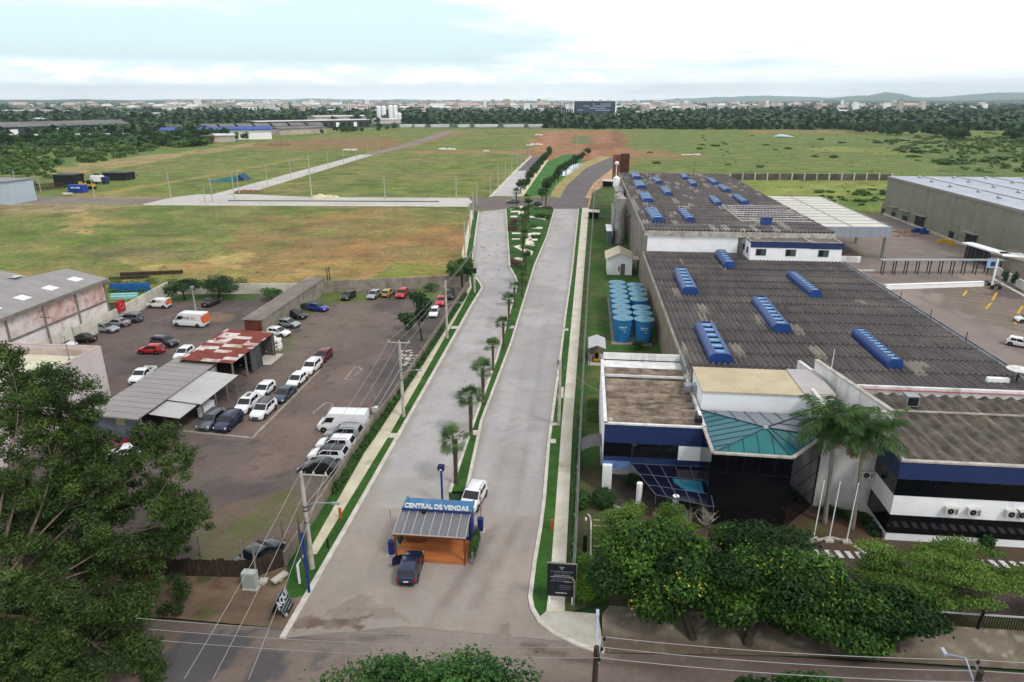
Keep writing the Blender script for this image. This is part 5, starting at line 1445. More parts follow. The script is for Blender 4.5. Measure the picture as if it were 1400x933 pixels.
for px,py,w_ in [(826,673,.34),(872,700,.22),(921,716,.24)]:
 g=G(px,py);mb=MB()
 if w_>.3:mb.box(bx0,48.75,0,bx0+.75,49.15,2.36)
 else:mb.cyl((g[0],g[1],0),(g[0],g[1],2.55 if px<900 else 2.4),w_,n=16)
 part('pillar',mb,m_white,of,.8)
# pergola canopy of dark glass over the entrance
mb=MB();A_,B_,C_,D_=(4.5,48.95,2.55),(10.3,48.95,2.55),(10.1,43.6,2.35),(6.1,44.8,2.35)
mb.add([A_,B_,C_,D_],[(0,3,2,1)]);cpn=part('entrance_canopy',mb,M('canopy_glass',C(10,14,34),None,rough=.12,spec=.4),of)
mb=MB()
def L3(a,b,t):return tuple(a[i]+(b[i]-a[i])*t for i in range(3))
for i in range(6):
 p,q=L3(A_,B_,i/5),L3(D_,C_,i/5);mb.tube([(p[0],p[1],p[2]+.05),(q[0],q[1],q[2]+.05),(q[0],q[1],q[2]-.7)],.035,5)
for t in (0,.36,.7,1):mb.tube([L3((A_[0],A_[1],A_[2]+.05),(D_[0],D_[1],D_[2]+.05),t),L3((B_[0],B_[1],B_[2]+.05),(C_[0],C_[1],C_[2]+.05),t)],.03,5)
part('canopy_frame',mb,M('pale_frame',C(84,90,104),None,rough=.5),cpn)
mb=MB();mb.add([L3(L3(A_,B_,.48),L3(D_,C_,.48),.38),L3(L3(A_,B_,.9),L3(D_,C_,.9),.38),L3(L3(A_,B_,.9),L3(D_,C_,.9),.70),L3(L3(A_,B_,.48),L3(D_,C_,.48),.70)],[(0,3,2,1)]);mb.v=[(x,y,z+.012) for x,y,z in mb.v]
part('teal_pane',mb,M('teal_pane',C(30,104,124),None,rough=.15,spec=.6),cpn)
# black glass body of the atrium
az=5.9;AT=[(9.95,49.15),(9.95,45.1),(15.5,44.95),(18.75,48.6),(18.75,52.6),(9.95,52.6)]
mb=MB()
for a,b in zip(AT[:4][:-1],AT[1:4]):mb.wall(a,b,az,.12)
part('glass_curtain_wall',mb,m_glassdark,of)
mb=MB()
for z_ in (1.55,3.0,4.4):
 for a,b in zip(AT[1:4][:-1],AT[2:4]):mb.wall(a,b,.05,.16,z_)
for i in range(1,5):
 p=(9.95+(15.5-9.95)*i/5,45.1-.15*i/5);mb.box(p[0]-.025,p[1]-.075,0,p[0]+.025,p[1]+.05,az)
part('mullion',mb,M('black_mullion',C(15,16,19),None,rough=.5),of)
mb=MB()
for a,b in zip(AT[:4][:-1],AT[1:4]):mb.wall(a,b,.14,.24,az)
part('atrium_coping',mb,m_coping,of)
pk=G3(1047,585,7.0)
base=[(10.1,45.25),(15.4,45.1),(18.5,48.6),(18.5,52.5),(10.1,52.5)]
m_teal=M('teal_roof_glass',C(28,106,108),C(24,96,100),.6,.18,.5,fine=.03,world=True)
m_tealg=M('grey_teal_roof_glass',C(44,102,112),C(40,92,104),.5,.2,.5,fine=.03,world=True)
m_greyg=M('grey_roof_glass',C(100,110,122),C(88,98,110),.5,.2,.5,fine=.03,world=True)
zb_=az+.02
mid=(11.9,49.2,6.55)
mb=MB()
q=[(x,y,zb_) for x,y in base]
mb.add([q[0],q[1],pk],[(0,1,2)],0);mb.add([q[1],q[2],pk],[(0,1,2)],0)
mb.add([q[2],q[3],pk],[(0,1,2)],2);mb.add([q[3],q[4],pk],[(0,1,2)],2);mb.add([q[4],q[0],pk],[(0,1,2)],1)
ar_=part('atrium_roof',mb,[m_teal,m_tealg,m_greyg],of)
mb=MB()
for e in q:mb.tube([(e[0],e[1],e[2]+.04),(pk[0],pk[1],pk[2]+.04)],.045,5)
for a,b,n_ in ((q[0],q[1],5),(q[1],q[2],4),(q[2],q[3],3),(q[3],q[4],7),(q[4],q[0],9)):
 for i in range(1,n_):
  s_=L3(a,b,i/n_);ab_=Vector(b)-Vector(a);f_=max(.05,min(.95,(Vector(pk)-Vector(a)).dot(ab_)/ab_.length_squared))
  e_=L3(a,pk,i/n_/f_) if i/n_<f_ else L3(b,pk,(1-i/n_)/(1-f_))
  mb.tube([(s_[0],s_[1],s_[2]+.03),(e_[0],e_[1],e_[2]+.03)],.025,4)
part('glazing_bar',mb,M('dark_bars',C(44,66,74),None,rough=.5),ar_)
mb=MB();mb.lathe([(.22,0),(.16,.12),(.02,.16)],pk,10);part('finial',mb,m_metal,ar_)
# white block with tan roof behind the atrium, and the tall white slab
mb=MB();mb.box(10.3,52.65,0,20.6,52.9,7.45);mb.box(10.3,52.9,0,10.5,57.9,7.45);mb.box(20.4,52.9,0,20.6,57.9,7.45);mb.box(10.5,57.7,0,20.4,57.9,7.45);part('upper_wall',mb,m_white,of)
mb=MB();mb.box(10.22,52.55,7.46,20.7,58.0,7.58);part('tan_roof',mb,M('tan_roof_sheet',C(192,178,150),C(176,162,134),.5,.8,fine=.05,world=True,c3=C(196,190,180),s3=.2),of)
mb=MB();mb.box(18.3,52.7,7.59,20.75,58.05,7.68);part('grey_roof',mb,M('pale_grey_sheet',C(178,174,172),C(164,160,158),.5,.8,fine=.05,world=True),of)
sl0,sl1=(18.75,48.55),(23.0,47.95)
mb=MB();mb.wall(sl0,sl1,8.4,.35);part('slab_wall',mb,m_white_dirty,of)
mb=MB();mb.wall((23.0,47.95),(20.75,58.0),8.55,.3);mb.wall(sl0,(18.8,52.6),8.2,.3);mb.wall((20.6,58.1),(20.1,60.5),7.6,.3);part('slab_side',mb,m_white_dirty,of)
mb=MB();mb.wall(sl0,sl1,.10,.45,8.405);mb.wall((23.0,47.9),(20.75,58.1),.1,.4,8.555);part('slab_coping',mb,m_coping,of)
def ac_unit(par,x,y,z,nm='air_conditioner'):
 mb=MB();mb.box(x-.42,y-.32,z,x+.42,y-.02,z+.55);o=part(nm,mb,M('ac_casing',C(206,204,198),C(190,188,182),2,.6,fine=.05),par)
 mb=MB();mb.cyl((x-.1,y-.325,z+.28),(x-.1,y-.335,z+.28),.22,n=16);part('fan',mb,m_trim,o);
 mb=MB();mb.cyl((x-.1,y-.336,z+.28),(x-.1,y-.345,z+.28),.06,n=10);mb.box(x+.2,y-.335,z+.08,x+.36,y-.322,z+.46);part('grille',mb,m_greymetal,o)
ac_unit(of,22.0,47.85,3.1)
# right wing
rx0,ry0,rz=22.55,44.35,6.4;rx1=46.0
mb=MB();mb.box(rx0,ry0,0,rx1,ry0+.25,rz);mb.box(rx0,ry0+.25,0,rx0+.25,48.0,rz);mb.wall((22.6,48.0),(22.9,47.95),rz,.2);part('wing_wall',mb,m_white,of)
def band(z0,z1,mat_,nm,d):
 mb=MB();mb.box(rx0-d,ry0-d,z0,rx1,ry0-.002,z1);mb.box(rx0-d,ry0-.001,z0,rx0-.002,47.9,z1);return part(nm,mb,mat_,of)
band(5.05,rz-.02,m_navy,'navy_band',.05)
for z0,z1 in ((3.72,5.03),(.62,2.12)):band(z0,z1,m_glassdark,'strip_window',.03)
mb=MB();mb.box(rx0-.1,ry0-.12,rz,rx1,ry0+.2,rz+.12);mb.box(rx0-.1,ry0+.2,rz,rx0+.25,56.6,rz+.12);part('wing_coping',mb,m_coping,of)
part('wing_roof',wavy(MB(),rx0+.2,rx1,ry0+.15,56.6,rz-.12,1.05,.12,6.1,.03,'y',12,zf=lambda x,y:rz-.1+.0*y),m_roof_old2,of,.9)
mb=MB();mb.box(rx0+.3,56.6,rz-.3,rx1,56.9,rz+.55);part('back_parapet',mb,m_white_dirty,of)
mb=MB();mb.tube([(rx0+.5,56.5,rz+.3),(rx1,56.5,rz+.3)],.05,6);part('red_pipe',mb,M('red_pipe',C(168,84,84),None,rough=.6),of)
mb=MB();mb.box(rx0+.3,56.9,rz-.5,rx1,58.0,rz-.1);part('dark_gutter',mb,M('gutter_dark',C(70,64,60),C(50,46,44),2,.9,world=True),of)
mb=MB();mb.box(rx0+.4,52.6,rz+.06,rx1,52.72,rz+.18);part('roof_batten',mb,m_coping,of)
g=G3(1245,548,rz+.4);mb=MB();mb.box(g[0]-.5,g[1]-.45,rz+.05,g[0]+.5,g[1]+.45,rz+.95);ro=part('roof_condenser',mb,m_metal,of);mb=MB();mb.box(g[0]-.4,g[1]-.47,rz+.15,g[0]+.4,g[1]-.452,rz+.85);part('coil',mb,m_dark,ro)
for px in (1300,1331,1384,1399):ac_unit(of,AY(px,692,ry0)[0],ry0-.0,2.55)
g=G3(1275,718,1.4)
mb=MB();ex=AY(1286,717,ry0)[0];mb.tube([(ex-.22,ry0-.04,1.2),(ex+.22,ry0-.04,1.2),(ex,ry0-.04,1.6),(ex-.22,ry0-.04,1.2)],.03,5);part('blue_emblem',mb,M('emblem_blue',C(26,44,92),None),of)
# roof clutter of the low block
for px,py,sx_,sz_ in [(944,536,.55,.6),(953,540,.4,.9)]:
 g=G3(px,py,bz);mb=MB();mb.box(g[0]-sx_,g[1]-.4,bz+.1,g[0]+sx_,g[1]+.4,bz+.1+sz_);part('roof_box',mb,m_metal,of)
g=G3(965,566,bz);mb=MB();mb.box(9.4,49.9,bz+.1,9.95,50.5,bz+.5);part('black_lamp_box',mb,m_trim,of)
g=G3(817,559,bz)
mb=MB();mb.lathe([(.22,0),(.22,.22),(.1,.3)],(2.75,49.75,bz),14);part('roof_hood',mb,m_coping,of)
mb=MB();mb.tube([(10.45,64.2,6.3),(10.45,60.0,6.2),(10.3,58.2,6.0)],.05,6);mb.box(9.9,60.2,bz,10.1,63.8,bz+.9);part('service_ladder',mb,m_greymetal,of)
# arched dark awning from the office to the fence
mb=MB();n=8;vs=[]
for i in range(n+1):
 t=i/n;x_=.55+(2.28-.55)*t;z_=2.05+.55*math.sin(min(1,t*1.25)*PI/2)
 vs += [(x_,51.6,z_),(x_,53.9,z_)]
mb.add(vs,[(2*i,2*i+2,2*i+3,2*i+1) for i in range(n)]);mb.tube([(.55,51.6,0),(.55,51.6,2.05)],.04,6);mb.tube([(.55,53.9,0),(.55,53.9,2.05)],.04,6)
solo('awning',mb,M('awning_grey',C(92,88,88),C(80,76,76),2,.6,world=True),'grey curved awning between the office side and the fence','awning',smooth=.9)

# ---- lawn side: huts, silos, blue tanks
hut=thing('white_hut','small white gabled hut with a grey door beside the factory wall','hut',(6.9,124,0))
hx0,hx1,hy0,hy1=4.75,9.2,122.4,128.5
mb=MB();mb.box(hx0,hy0,0,hx1,hy1,3.0);hm=(hx0+hx1)/2
mb.add([(hx0,hy0,3),(hx1,hy0,3),(hm,hy0,4.0),(hx0,hy1,3),(hx1,hy1,3),(hm,hy1,4.0)],[(0,1,2),(3,5,4)]);part('wall',mb,m_white,hut)
mb=MB();mb.hexa([(hx0-.4,hy0-.5,2.9),(hm,hy0-.5,4.05),(hm,hy1+.3,4.05),(hx0-.4,hy1+.3,2.9),(hx0-.4,hy0-.5,3.02),(hm,hy0-.5,4.17),(hm,hy1+.3,4.17),(hx0-.4,hy1+.3,3.02)])
mb.hexa([(hm,hy0-.5,4.05),(hx1+.4,hy0-.5,2.9),(hx1+.4,hy1+.3,2.9),(hm,hy1+.3,4.05),(hm,hy0-.5,4.17),(hx1+.4,hy0-.5,3.02),(hx1+.4,hy1+.3,3.02),(hm,hy1+.3,4.17)])
mb.box(hx1+.4,hy0+.4,2.75,hx1+1.6,hy0+3.6,2.85)
part('roof',mb,M('beige_roof',C(196,186,168),C(178,168,150),1,.85,fine=.08,world=True),hut)
mb=MB();mb.box(7.15,hy0-.04,0,7.95,hy0-.003,2.05);part('door',mb,M('hut_door',C(96,98,102),None),hut)
mb=MB();mb.box(6.75,hy0-.09,.7,7.0,hy0-.003,1.6);part('fire_extinguisher',mb,M('extinguisher_red',C(150,30,44),None),hut)
m_silo=M('silo_metal',C(164,162,158),C(140,137,132),.5,.6,.4,.3,c3=C(112,104,96),s3=.4,st3=(1,1,.2),fine=.08,world=True)
for i,(px,py,r_,h_,lab) in enumerate([(870,332,1.15,9.8,'tall grey silo nearest, against the rear hall'),(862,300,1.1,9.2,'grey silo behind the nearest one along the rear hall')]):
 yy=152+i*10;t=thing('silo',lab,'silo',(8.3,yy,0),0,'silos beside the rear hall')
 mb=MB();prof=[(r_*.9,0)]
 for k in range(5):z_=h_*k/5;prof += [(r_,z_+.05),(r_,z_+h_/5-.15),(r_*1.04,z_+h_/5-.1),(r_*1.04,z_+h_/5)]
 mb.lathe(prof,(8.3,yy,0),22);part('barrel',mb,m_silo,t,.6)
 mb=MB();mb.lathe([(r_*1.02,h_+.01),(.25,h_+.7),(.25,h_+1.2),(.05,h_+1.25)],(8.3,yy,0),18);part('cap',mb,m_silo,t,.6)
 mb=MB();mb.tube([(8.3+r_,yy,h_*.62),(10.4,yy,h_*.62)],.35,10);part('duct',mb,M('green_grey_duct',C(108,120,116),None,rough=.6),t)
t=thing('dust_collector','boxy grey ducting with a white drum at the hall corner','ducting',(9.2,176,0))
mb=MB();mb.box(8.0,172,0,9.8,182,8.6);mb.box(7.8,171.8,8.6,10,182.2,8.9);mb.box(7.0,155,0,7.2,172,6.0);part('housing',mb,m_silo,t)
mb=MB();mb.lathe([(.9,8.5),(.9,10.6),(.2,11.2)],(8.6,186,0),16);part('drum',mb,m_white,t,.6)
mb=MB();mb.lathe([(.05,0),(.5,.2),(.62,.6),(.5,1.0),(.05,1.15)],(9.3,205,12.2),16);mb.cyl((9.3,205,0),(9.3,205,12.3),.1);part('white_ball',mb,m_white,t,.9)
m_rust=M('rusty_panels',C(142,96,70),C(112,66,44),.5,.9,c3=C(84,46,34),s3=.4,lo3=.45,hi3=.65,st3=(1.2,1.2,.3),fine=.15,world=True)
t=thing('rusty_tower','pair of tall rust-brown boxy towers beyond the rear hall','tower',(13.5,268,0))
mb=MB();mb.box(10.6,264,0,13.2,267,10.8);part('front_tower',mb,m_rust,t)
mb=MB();mb.box(13.5,266,0,16.7,270,11.0);part('back_tower',mb,M('dark_rust',C(88,52,42),C(64,38,34),.5,.9,fine=.15,world=True),t)
for i,(px,py,w_,d_,h_,lab) in enumerate([(805,292,2.6,2.2,2.2,'low white-roofed shelter at the fence end of the lawn'),(824,248,3.6,3.5,2.4,'small white-roofed lean-to under the rusty tower')]):
 g=G(px,py+8);t=thing('small_shelter',lab,'shelter',(g[0]+1.5,g[1],0))
 mb=MB();mb.hexa([(g[0]-.2,g[1]-.2,h_-.25),(g[0]+w_+.2,g[1]-.3,h_-.45),(g[0]+w_+.2,g[1]+d_,h_-.1),(g[0]-.2,g[1]+d_,h_+.1),(g[0]-.2,g[1]-.2,h_-.17),(g[0]+w_+.2,g[1]-.3,h_-.37),(g[0]+w_+.2,g[1]+d_,h_-.02),(g[0]-.2,g[1]+d_,h_+.18)])
 part('roof',mb,m_conc_light,t)
 mb=MB();mb.box(g[0],g[1]+d_-.3,0,g[0]+w_,g[1]+d_-.15,h_-.15);mb.box(g[0],g[1]+.2,0,g[0]+.12,g[1]+d_-.3,h_-.3);mb.box(g[0]+w_-.12,g[1]+.2,0,g[0]+w_,g[1]+d_-.3,h_-.45);part('wall',mb,m_oldwood,t)
t=thing('pump_house','narrow teal cabin with a white roof by the silos','cabin',(6.2,152,0))
mb=MB();mb.box(5.6,150,0,6.5,157,3.0);part('wall',mb,M('teal_grey',C(92,118,128),C(80,104,114),1,.7,world=True),t);mb=MB();mb.box(5.3,149.7,3.01,6.6,158,3.15);part('roof',mb,m_white,t)
# gas shelter by the fence
t=thing('gas_shelter','small grey gabled shelter with a yellow machine inside','shelter',(2.2,78,0))
sx0,sx1,sy0,sy1=1.35,3.15,77.0,80.8;hm=(sx0+sx1)/2
mb=MB()
for a,b in ((sx0-.15,hm),(sx1+.15,hm)):
 mb.hexa([(a,sy0-.2,2.1),(b,sy0-.2,2.5),(b,sy1,2.5),(a,sy1,2.1),(a,sy0-.2,2.17),(b,sy0-.2,2.57),(b,sy1,2.57),(a,sy1,2.17)])
part('roof',mb,M('pale_sheet',C(184,184,188),C(170,170,174),1.2,.6,fine=.05,world=True),t)
for x_ in (sx0,sx1-.1):
 for y_ in (sy0,sy1-.15):mb=MB();mb.box(x_,y_,0,x_+.1,y_+.1,2.12);part('post',mb,m_greymetal,t)
mb=MB();mb.box(sx0,sy1-.1,0,sx1,sy1,2.1);part('back_wall',mb,m_conc,t);mb=MB();mb.box(sx0-.1,sy0-.3,.0,sx1+.1,sy1,.08);part('floor_slab',mb,m_conc_light,t)
t=thing('yellow_machine','yellow wheeled pump machine under the gabled shelter','machine',(2.25,78.2,.08))
mb=MB();mb.box(1.9,77.6,.25,2.65,79.0,.55);mb.box(1.95,78.2,.55,2.6,78.9,.95);part('body',mb,m_yellow,t)
mb=MB();mb.box(2.05,77.7,.55,2.5,78.15,1.15);part('engine',mb,m_dark,t)
for x_ in (1.85,2.7):
 for y_ in (77.8,78.8):mb=MB();mb.cyl((x_-.06,y_,.26),(x_+.06,y_,.26),.2,n=14);part('wheel',mb,m_tyre,t)
# blue fibreglass tanks
struct('tank_slab',MB().box(4.35,84.4,-.02,9.45,106.5,.10),m_conc)
m_tank=M('blue_fibreglass',C(42,128,186),C(36,116,176),1.2,.35,.5,fine=.04);m_lid=M('blue_tank_lid',C(98,142,160),C(86,130,150),2,.5,fine=.06)
m_lbl=M('white_lettering',C(220,226,230),None,rough=.6)
tank=thing('water_tank','x','water tank',(0,0,0),0,'blue tanks in two rows beside the factory')
R_,H_=1.27,3.05
mb=MB();prof=[(R_*.80,0)]
for k in range(9):
 z_=.15+k*.30;f=.80+.17*z_/H_;prof += [(R_*f,z_),(R_*f*1.018,z_+.06),(R_*(f+.008),z_+.14)]
prof += [(R_*.98,H_-.12),(R_*1.03,H_-.1),(R_*1.03,H_)]
mb.lathe(prof,n=36);part('body',mb,m_tank,tank,.6,local=True)
mb=MB();mb.lathe([(R_*1.05,H_+.002),(R_*1.05,H_+.06),(R_*.7,H_+.14),(.3,H_+.20),(.28,H_+.25),(.05,H_+.26)],n=32);part('lid',mb,m_lid,tank,.6,local=True)
mb=MB();r2=random.Random(4)
def arc(a0,a1,z0,z1):
 for k in range(2):
  b0,b1=a0+(a1-a0)*k/2,a0+(a1-a0)*(k+1)/2;vs=[]
  for a in (b0,b1):
   for z_ in (z0,z1):rr_=R_*(.80+.17*z_/H_)*1.026;vs.append((rr_*math.cos(a),rr_*math.sin(a),z_))
  mb.add(vs,[(0,2,3,1)])
a=-PI/2-.42 # two unreadable lines of white lettering
for wd in (.06,.07,.06,.07,.06,.05,.0,.07,.07,.06):
 if wd:arc(a,a+wd,2.06,2.24)
 a += (wd or .05)+.022
a=-PI/2-.38
for _ in range(12):arc(a,a+.045,1.84,1.90);a += .062
arc(-PI/2+.05,-PI/2+.32,1.5,1.57)
part('lettering',mb,m_lbl,tank,local=True)
tanks=[(5.72,86.05+i*2.66,'left') for i in range(8)]+[(8.42,85.85+i*2.66,'right') for i in range(3)]+[(8.42,95.4+i*2.66,'rear') for i in range(4)]
names={'left':'blue tank in the unbroken left row','right':'blue tank in the front three of the right row','rear':'blue tank in the rear four of the right row, beyond the gap'}
for i,(x_,y_,w_) in enumerate(tanks):
 lab=names[w_]
 if i==0:lab='front blue lettered tank of the left row'
 if w_=='right' and y_<86:lab='front blue lettered tank of the right row'
 if w_=='rear' and y_<96:lab='blue tank whose side shows behind the gap in the right row'
 if i==0:tank.location=(x_,y_,.1);tank['label']=lab
 else:dup(tank,(x_,y_,.1),0,lab)

# ---- grey-green warehouse, canopy, covered walk, low structures of the service yard
m_clad=M('ribbed_cladding',C(152,152,138),C(140,140,127),.4,.7,.3,fine=.04,world=True,c3=C(120,118,106),s3=.3,st3=(1,1,.2))
m_wroof=M('white_ribbed_roof',C(186,190,200),C(172,176,186),.2,.5,.4,fine=.04,world=True)
wh=thing('warehouse','large grey-green ribbed warehouse with a pale flat roof','warehouse',(84,160,0))
wx0,wx1=83.4,150;wy0,wy1=128.0,201.5;wz=10.1
mb=MB();n=150
for i in range(n):# deep trapezoid ribs on the long wall
 a,b=wy0+(wy1-wy0)*i/n,wy0+(wy1-wy0)*(i+1)/n;q=(b-a)/4
 ys=[a,a+q,a+2*q,a+3*q,b];xs_=[wx0,wx0,wx0-.16,wx0-.16,wx0]
 ys=[a,a+1.4*q,a+1.9*q,a+3.5*q,b]
 for j in range(4):mb.quad((xs_[j],ys[j],0),(xs_[j],ys[j],wz),(xs_[j+1],ys[j+1],wz),(xs_[j+1],ys[j+1],0))
mb.box(wx0+.02,wy0,0,wx1,wy0+.2,wz);mb.box(wx0+.02,wy1-.2,0,wx1,wy1,wz)
part('wall',mb,m_clad,wh)
mb=MB();mb.box(wx0-.3,wy0-.2,wz,wx1,wy1+.2,wz+.18)
for i in range(60):y_=wy0+(wy1-wy0)*i/60;mb.box(wx0-.28,y_,wz+.18,wx1,y_+.07,wz+.23)
part('roof',mb,m_wroof,wh)
mb=MB();mb.box(wx0-.38,wy0-.25,wz-.35,wx0-.31,wy1+.2,wz+.2);part('eave_trim',mb,M('eave_grey',C(134,134,124),None,rough=.6),wh)
mb=MB()
for i in range(5):
 x_=wx0+8+i*9;mb.box(x_,wy0,wz+.23,x_+.35,wy1,wz+.30)
part('roof_seam',mb,M('dark_seam',C(120,124,134),None,rough=.7),wh)
rk=random.Random(8)
for i in range(5):
 for j in range(7):
  x_,y_=wx0+5+i*9+rk.uniform(-1,1),wy0+8+j*10.2
  mb=MB();mb.lathe([(.42,0),(.5,.25),(.34,.55),(.1,.62)],(x_,y_,wz+.24),10);part('roof_ventilator',mb,m_metal,wh,.6)
m_doorg=M('sheet_door',C(128,132,116),C(118,122,108),1,.7,world=True)
def wh_y(px,py):# where a sight line meets the long wall
 d=ray(px,py);t=wx0/d[0];return d[1]*t,H0+d[2]*t
for i,(pa,pb,op) in enumerate([((1207,279),(1212,292),.6),((1220,283),(1227,297),.7),((1235,288),(1243,304),.8),((1253,292),(1265,310),1),((1297,304),(1309,329),.5),((1322,316),(1336,338),1)]):
 ya,z1=wh_y(*pa);yb,_=wh_y(*pb);z1=max(3.0,min(4.6,z1))
 f=MB();f.box(wx0-.24,min(ya,yb),.05,wx0-.17,max(ya,yb),z1);f=part('loading_door',f,m_doorg,wh)
 yd=(ya+yb)/2;hw_=abs(ya-yb)*.42*op
 g_=MB();g_.box(wx0-.27,yd-hw_,.05,wx0-.242,yd+hw_,z1*(.92 if op==1 else .55));part('opening',g_,m_dark,f)
 if op >= .7:g_=MB();g_.box(wx0-1.4,min(ya,yb)-.2,z1,wx0-.17,max(ya,yb)+.2,z1+.12);part('door_hood',g_,m_clad,f)
mb=MB();mb.box(wx0-.55,150,0,wx0-.17,200,.5);part('plinth',mb,m_conc_light,wh)
cn=thing('loading_canopy','pale ribbed canopy with a deep grey fascia beside the rear hall','canopy',(56,150,0))
ca,cb_,cc,cd=(41.2,187,6.3),(61.2,186.5,6.3),(60.6,141.5,6.3),(41.2,140.0,6.3)
mb=MB();mb.add([ca,cb_,cc,cd],[(3,2,1,0)]);mb.add([(p[0],p[1],p[2]-.2) for p in (ca,cb_,cc,cd)],[(0,1,2,3)])
part('roof',mb,M('cream_sheet',C(206,204,196),C(194,192,184),.2,.6,fine=.03,world=True),cn)
mb=MB()
for i in range(1,11):p,q=L3(ca,cd,i/11),L3(cb_,cc,i/11);mb.tube([(p[0],p[1],p[2]+.05),(q[0],q[1],q[2]+.05)],.09,4)
p,q=L3(ca,cb_,.62),L3(cd,cc,.62);mb.tube([(p[0],p[1],p[2]+.06),(q[0],q[1],q[2]+.06)],.1,4)
part('roof_seam',mb,M('seam_grey',C(176,174,168),None),cn)
mb=MB();mb.wall((41.2,139.9),(60.7,141.4),2.1,.2,4.3);mb.wall((60.7,141.3),(61.3,186.5),1.0,.2,5.4);part('fascia',mb,M('grey_fascia',C(150,158,168),C(138,146,156),.5,.6,fine=.03,world=True,stretch=(2,2,.2)),cn)
for x_,y_ in [(60.2,142.2),(60.4,157),(60.6,172),(60.8,185.5),(50,142)]:mb=MB();mb.box(x_-.2,y_-.2,0,x_+.2,y_+.2,6.1);part('post',mb,m_greymetal,cn)
# covered walkway on paired posts
cw=thing('covered_walkway','long narrow covered walkway on paired dark posts across the yard','walkway',(65,133,0))
wa,wb=G(1204,356,2.6),G(1372,356,2.6)
mb=MB();mb.wall(wa,wb,.12,1.3,2.6);part('roof',mb,m_metal,cw)
for i in range(11):
 t=(i+.3)/10.6
 for s_ in (-.5,.5):
  p=(wa[0]+(wb[0]-wa[0])*t,wa[1]+(wb[1]-wa[1])*t+s_);mb=MB();mb.cyl((p[0],p[1],0),(p[0],p[1],2.6),.09,n=6);part('post',mb,m_trim,cw)
wa2,wb2=G(1322,333,3.0),G(1376,349,3.0)
t=thing('white_canopy','white flat canopy running from the warehouse to the walkway','canopy',(wa2[0],wa2[1],0))
mb=MB();mb.wall(wa2,wb2,.25,2.2,3.0);mb.wall((wb2[0]-1,wb2[1]),(wb2[0]+2.5,wb2[1]-1.2),.26,4.2,2.99);part('roof',mb,m_white,t)
mb=MB();mb.wall((wa2[0]+.3,wa2[1]+.5),(wb2[0],wb2[1]+.6),2.9,.15,0);part('dark_side',mb,M('slatted_side',C(60,62,68),C(84,86,92),.9,.8,lo=.45,hi=.55,stretch=(1.5,1.5,0),world=True),t)
for i in range(9):p=L3(wa2+(0,),wb2+(0,),(i+.3)/9.3);mb=MB();mb.cyl((p[0],p[1]-.9,0),(p[0],p[1]-.9,3),.08,n=6);part('post',mb,m_trim,t)
a,b=G(1210,392,.5),G(1344,387.5,.5);mb=MB();mb.wall(a,b,.75,.55);mb.wall(a,b,.08,.7,.75);solo('white_wall',mb,m_white,'long low white wall crossing the service yard','wall')
t=thing('gate_house','low grey-walled gatehouse at the right picture edge','building',(83,128,0))
g0,g1=G(1374,385),G(1420,402)
mb=MB();mb.wall((g0[0]+2,g0[1]+9),(g1[0]+6,g1[1]+3),3.0,.4);mb.wall((g0[0]+2,g0[1]+9),(g0[0]+14,g0[1]+16),3.0,.4);part('wall',mb,M('grey_tan_wall',C(150,142,128),C(134,126,114),.6,.9,world=True),t)
mb=MB();mb.prism([(g0[0]+1.4,g0[1]+9),(g1[0]+6,g1[1]+2),(g1[0]+18,g1[1]+12),(g0[0]+14,g0[1]+18)],3.0,3.2);part('roof',mb,m_conc,t)
a,b=G(1358,374),G(1402,399);mb=MB();mb.wall(a,b,1.5,.25);solo('boundary_wall',mb,m_white_dirty,'dirty white wall below the gatehouse in the yard','wall')
a,b=G(1358,383),G(1402,407);mb=MB();mb.wall(a,b,.2,.5);struct('pale_kerb',mb,m_kerb)
g=G(1356,390);t=thing('flag_sign','blue and white flag-like sign on a white post in the yard','sign',(g[0],g[1],0))
mb=MB();mb.box(g[0]-.12,g[1]-.12,0,g[0]+.12,g[1]+.12,4.6);part('post',mb,m_white,t);mb=MB();mb.box(g[0]-1.6,g[1]-.05,3.0,g[0]-.13,g[1]+.05,4.6);p=part('panel',mb,M('sign_pale_blue',C(150,176,206),None),t)
mb=MB();mb.box(g[0]-1.0,g[1]-.07,3.3,g[0]-.3,g[1]-.052,4.1);part('dark_mark',mb,m_navy,p)
for i,(px,py) in enumerate([(1373,388),(1386,394)]):
 g=G(px,py);cl=clumpy((g[0],g[1],1.3),(.6,.6,1.2),6,300+i,.5);o=obj('slim_shrub',leaf_mesh('slim_shrub',[foliage_arrays(cl,400,.3,300+i)],[lf_dark]));tag(o,['dark slim shrub nearer the yard sign','dark slim shrub farther right along the yard wall'][i],'shrub')
for i,(px,py,lab) in enumerate([(1346,391,'parked motorcycle nearest the yard sign post'),(1361,396,'parked motorcycle below the white wall')]):
 g=G(px,py);t=thing('motorcycle',lab,'motorcycle',(g[0],g[1],0),0,'motorcycles parked in the yard')
 mb=MB();mb.tube([(g[0]-.5,g[1],.55),(g[0],g[1],.75),(g[0]+.5,g[1],.8)],[.1,.2,.1],8);mb.tube([(g[0]+.5,g[1],.8),(g[0]+.62,g[1],.35)],.05,6);mb.tube([(g[0]+.48,g[1]-.35,1.0),(g[0]+.48,g[1]+.35,1.0)],.03,5);part('frame',mb,m_trim,t)
 for dx in (-.6,.62):mb=MB();mb.cyl((g[0]+dx,g[1]-.06,.31),(g[0]+dx,g[1]+.06,.31),.31,n=16);part('wheel',mb,m_tyre,t)
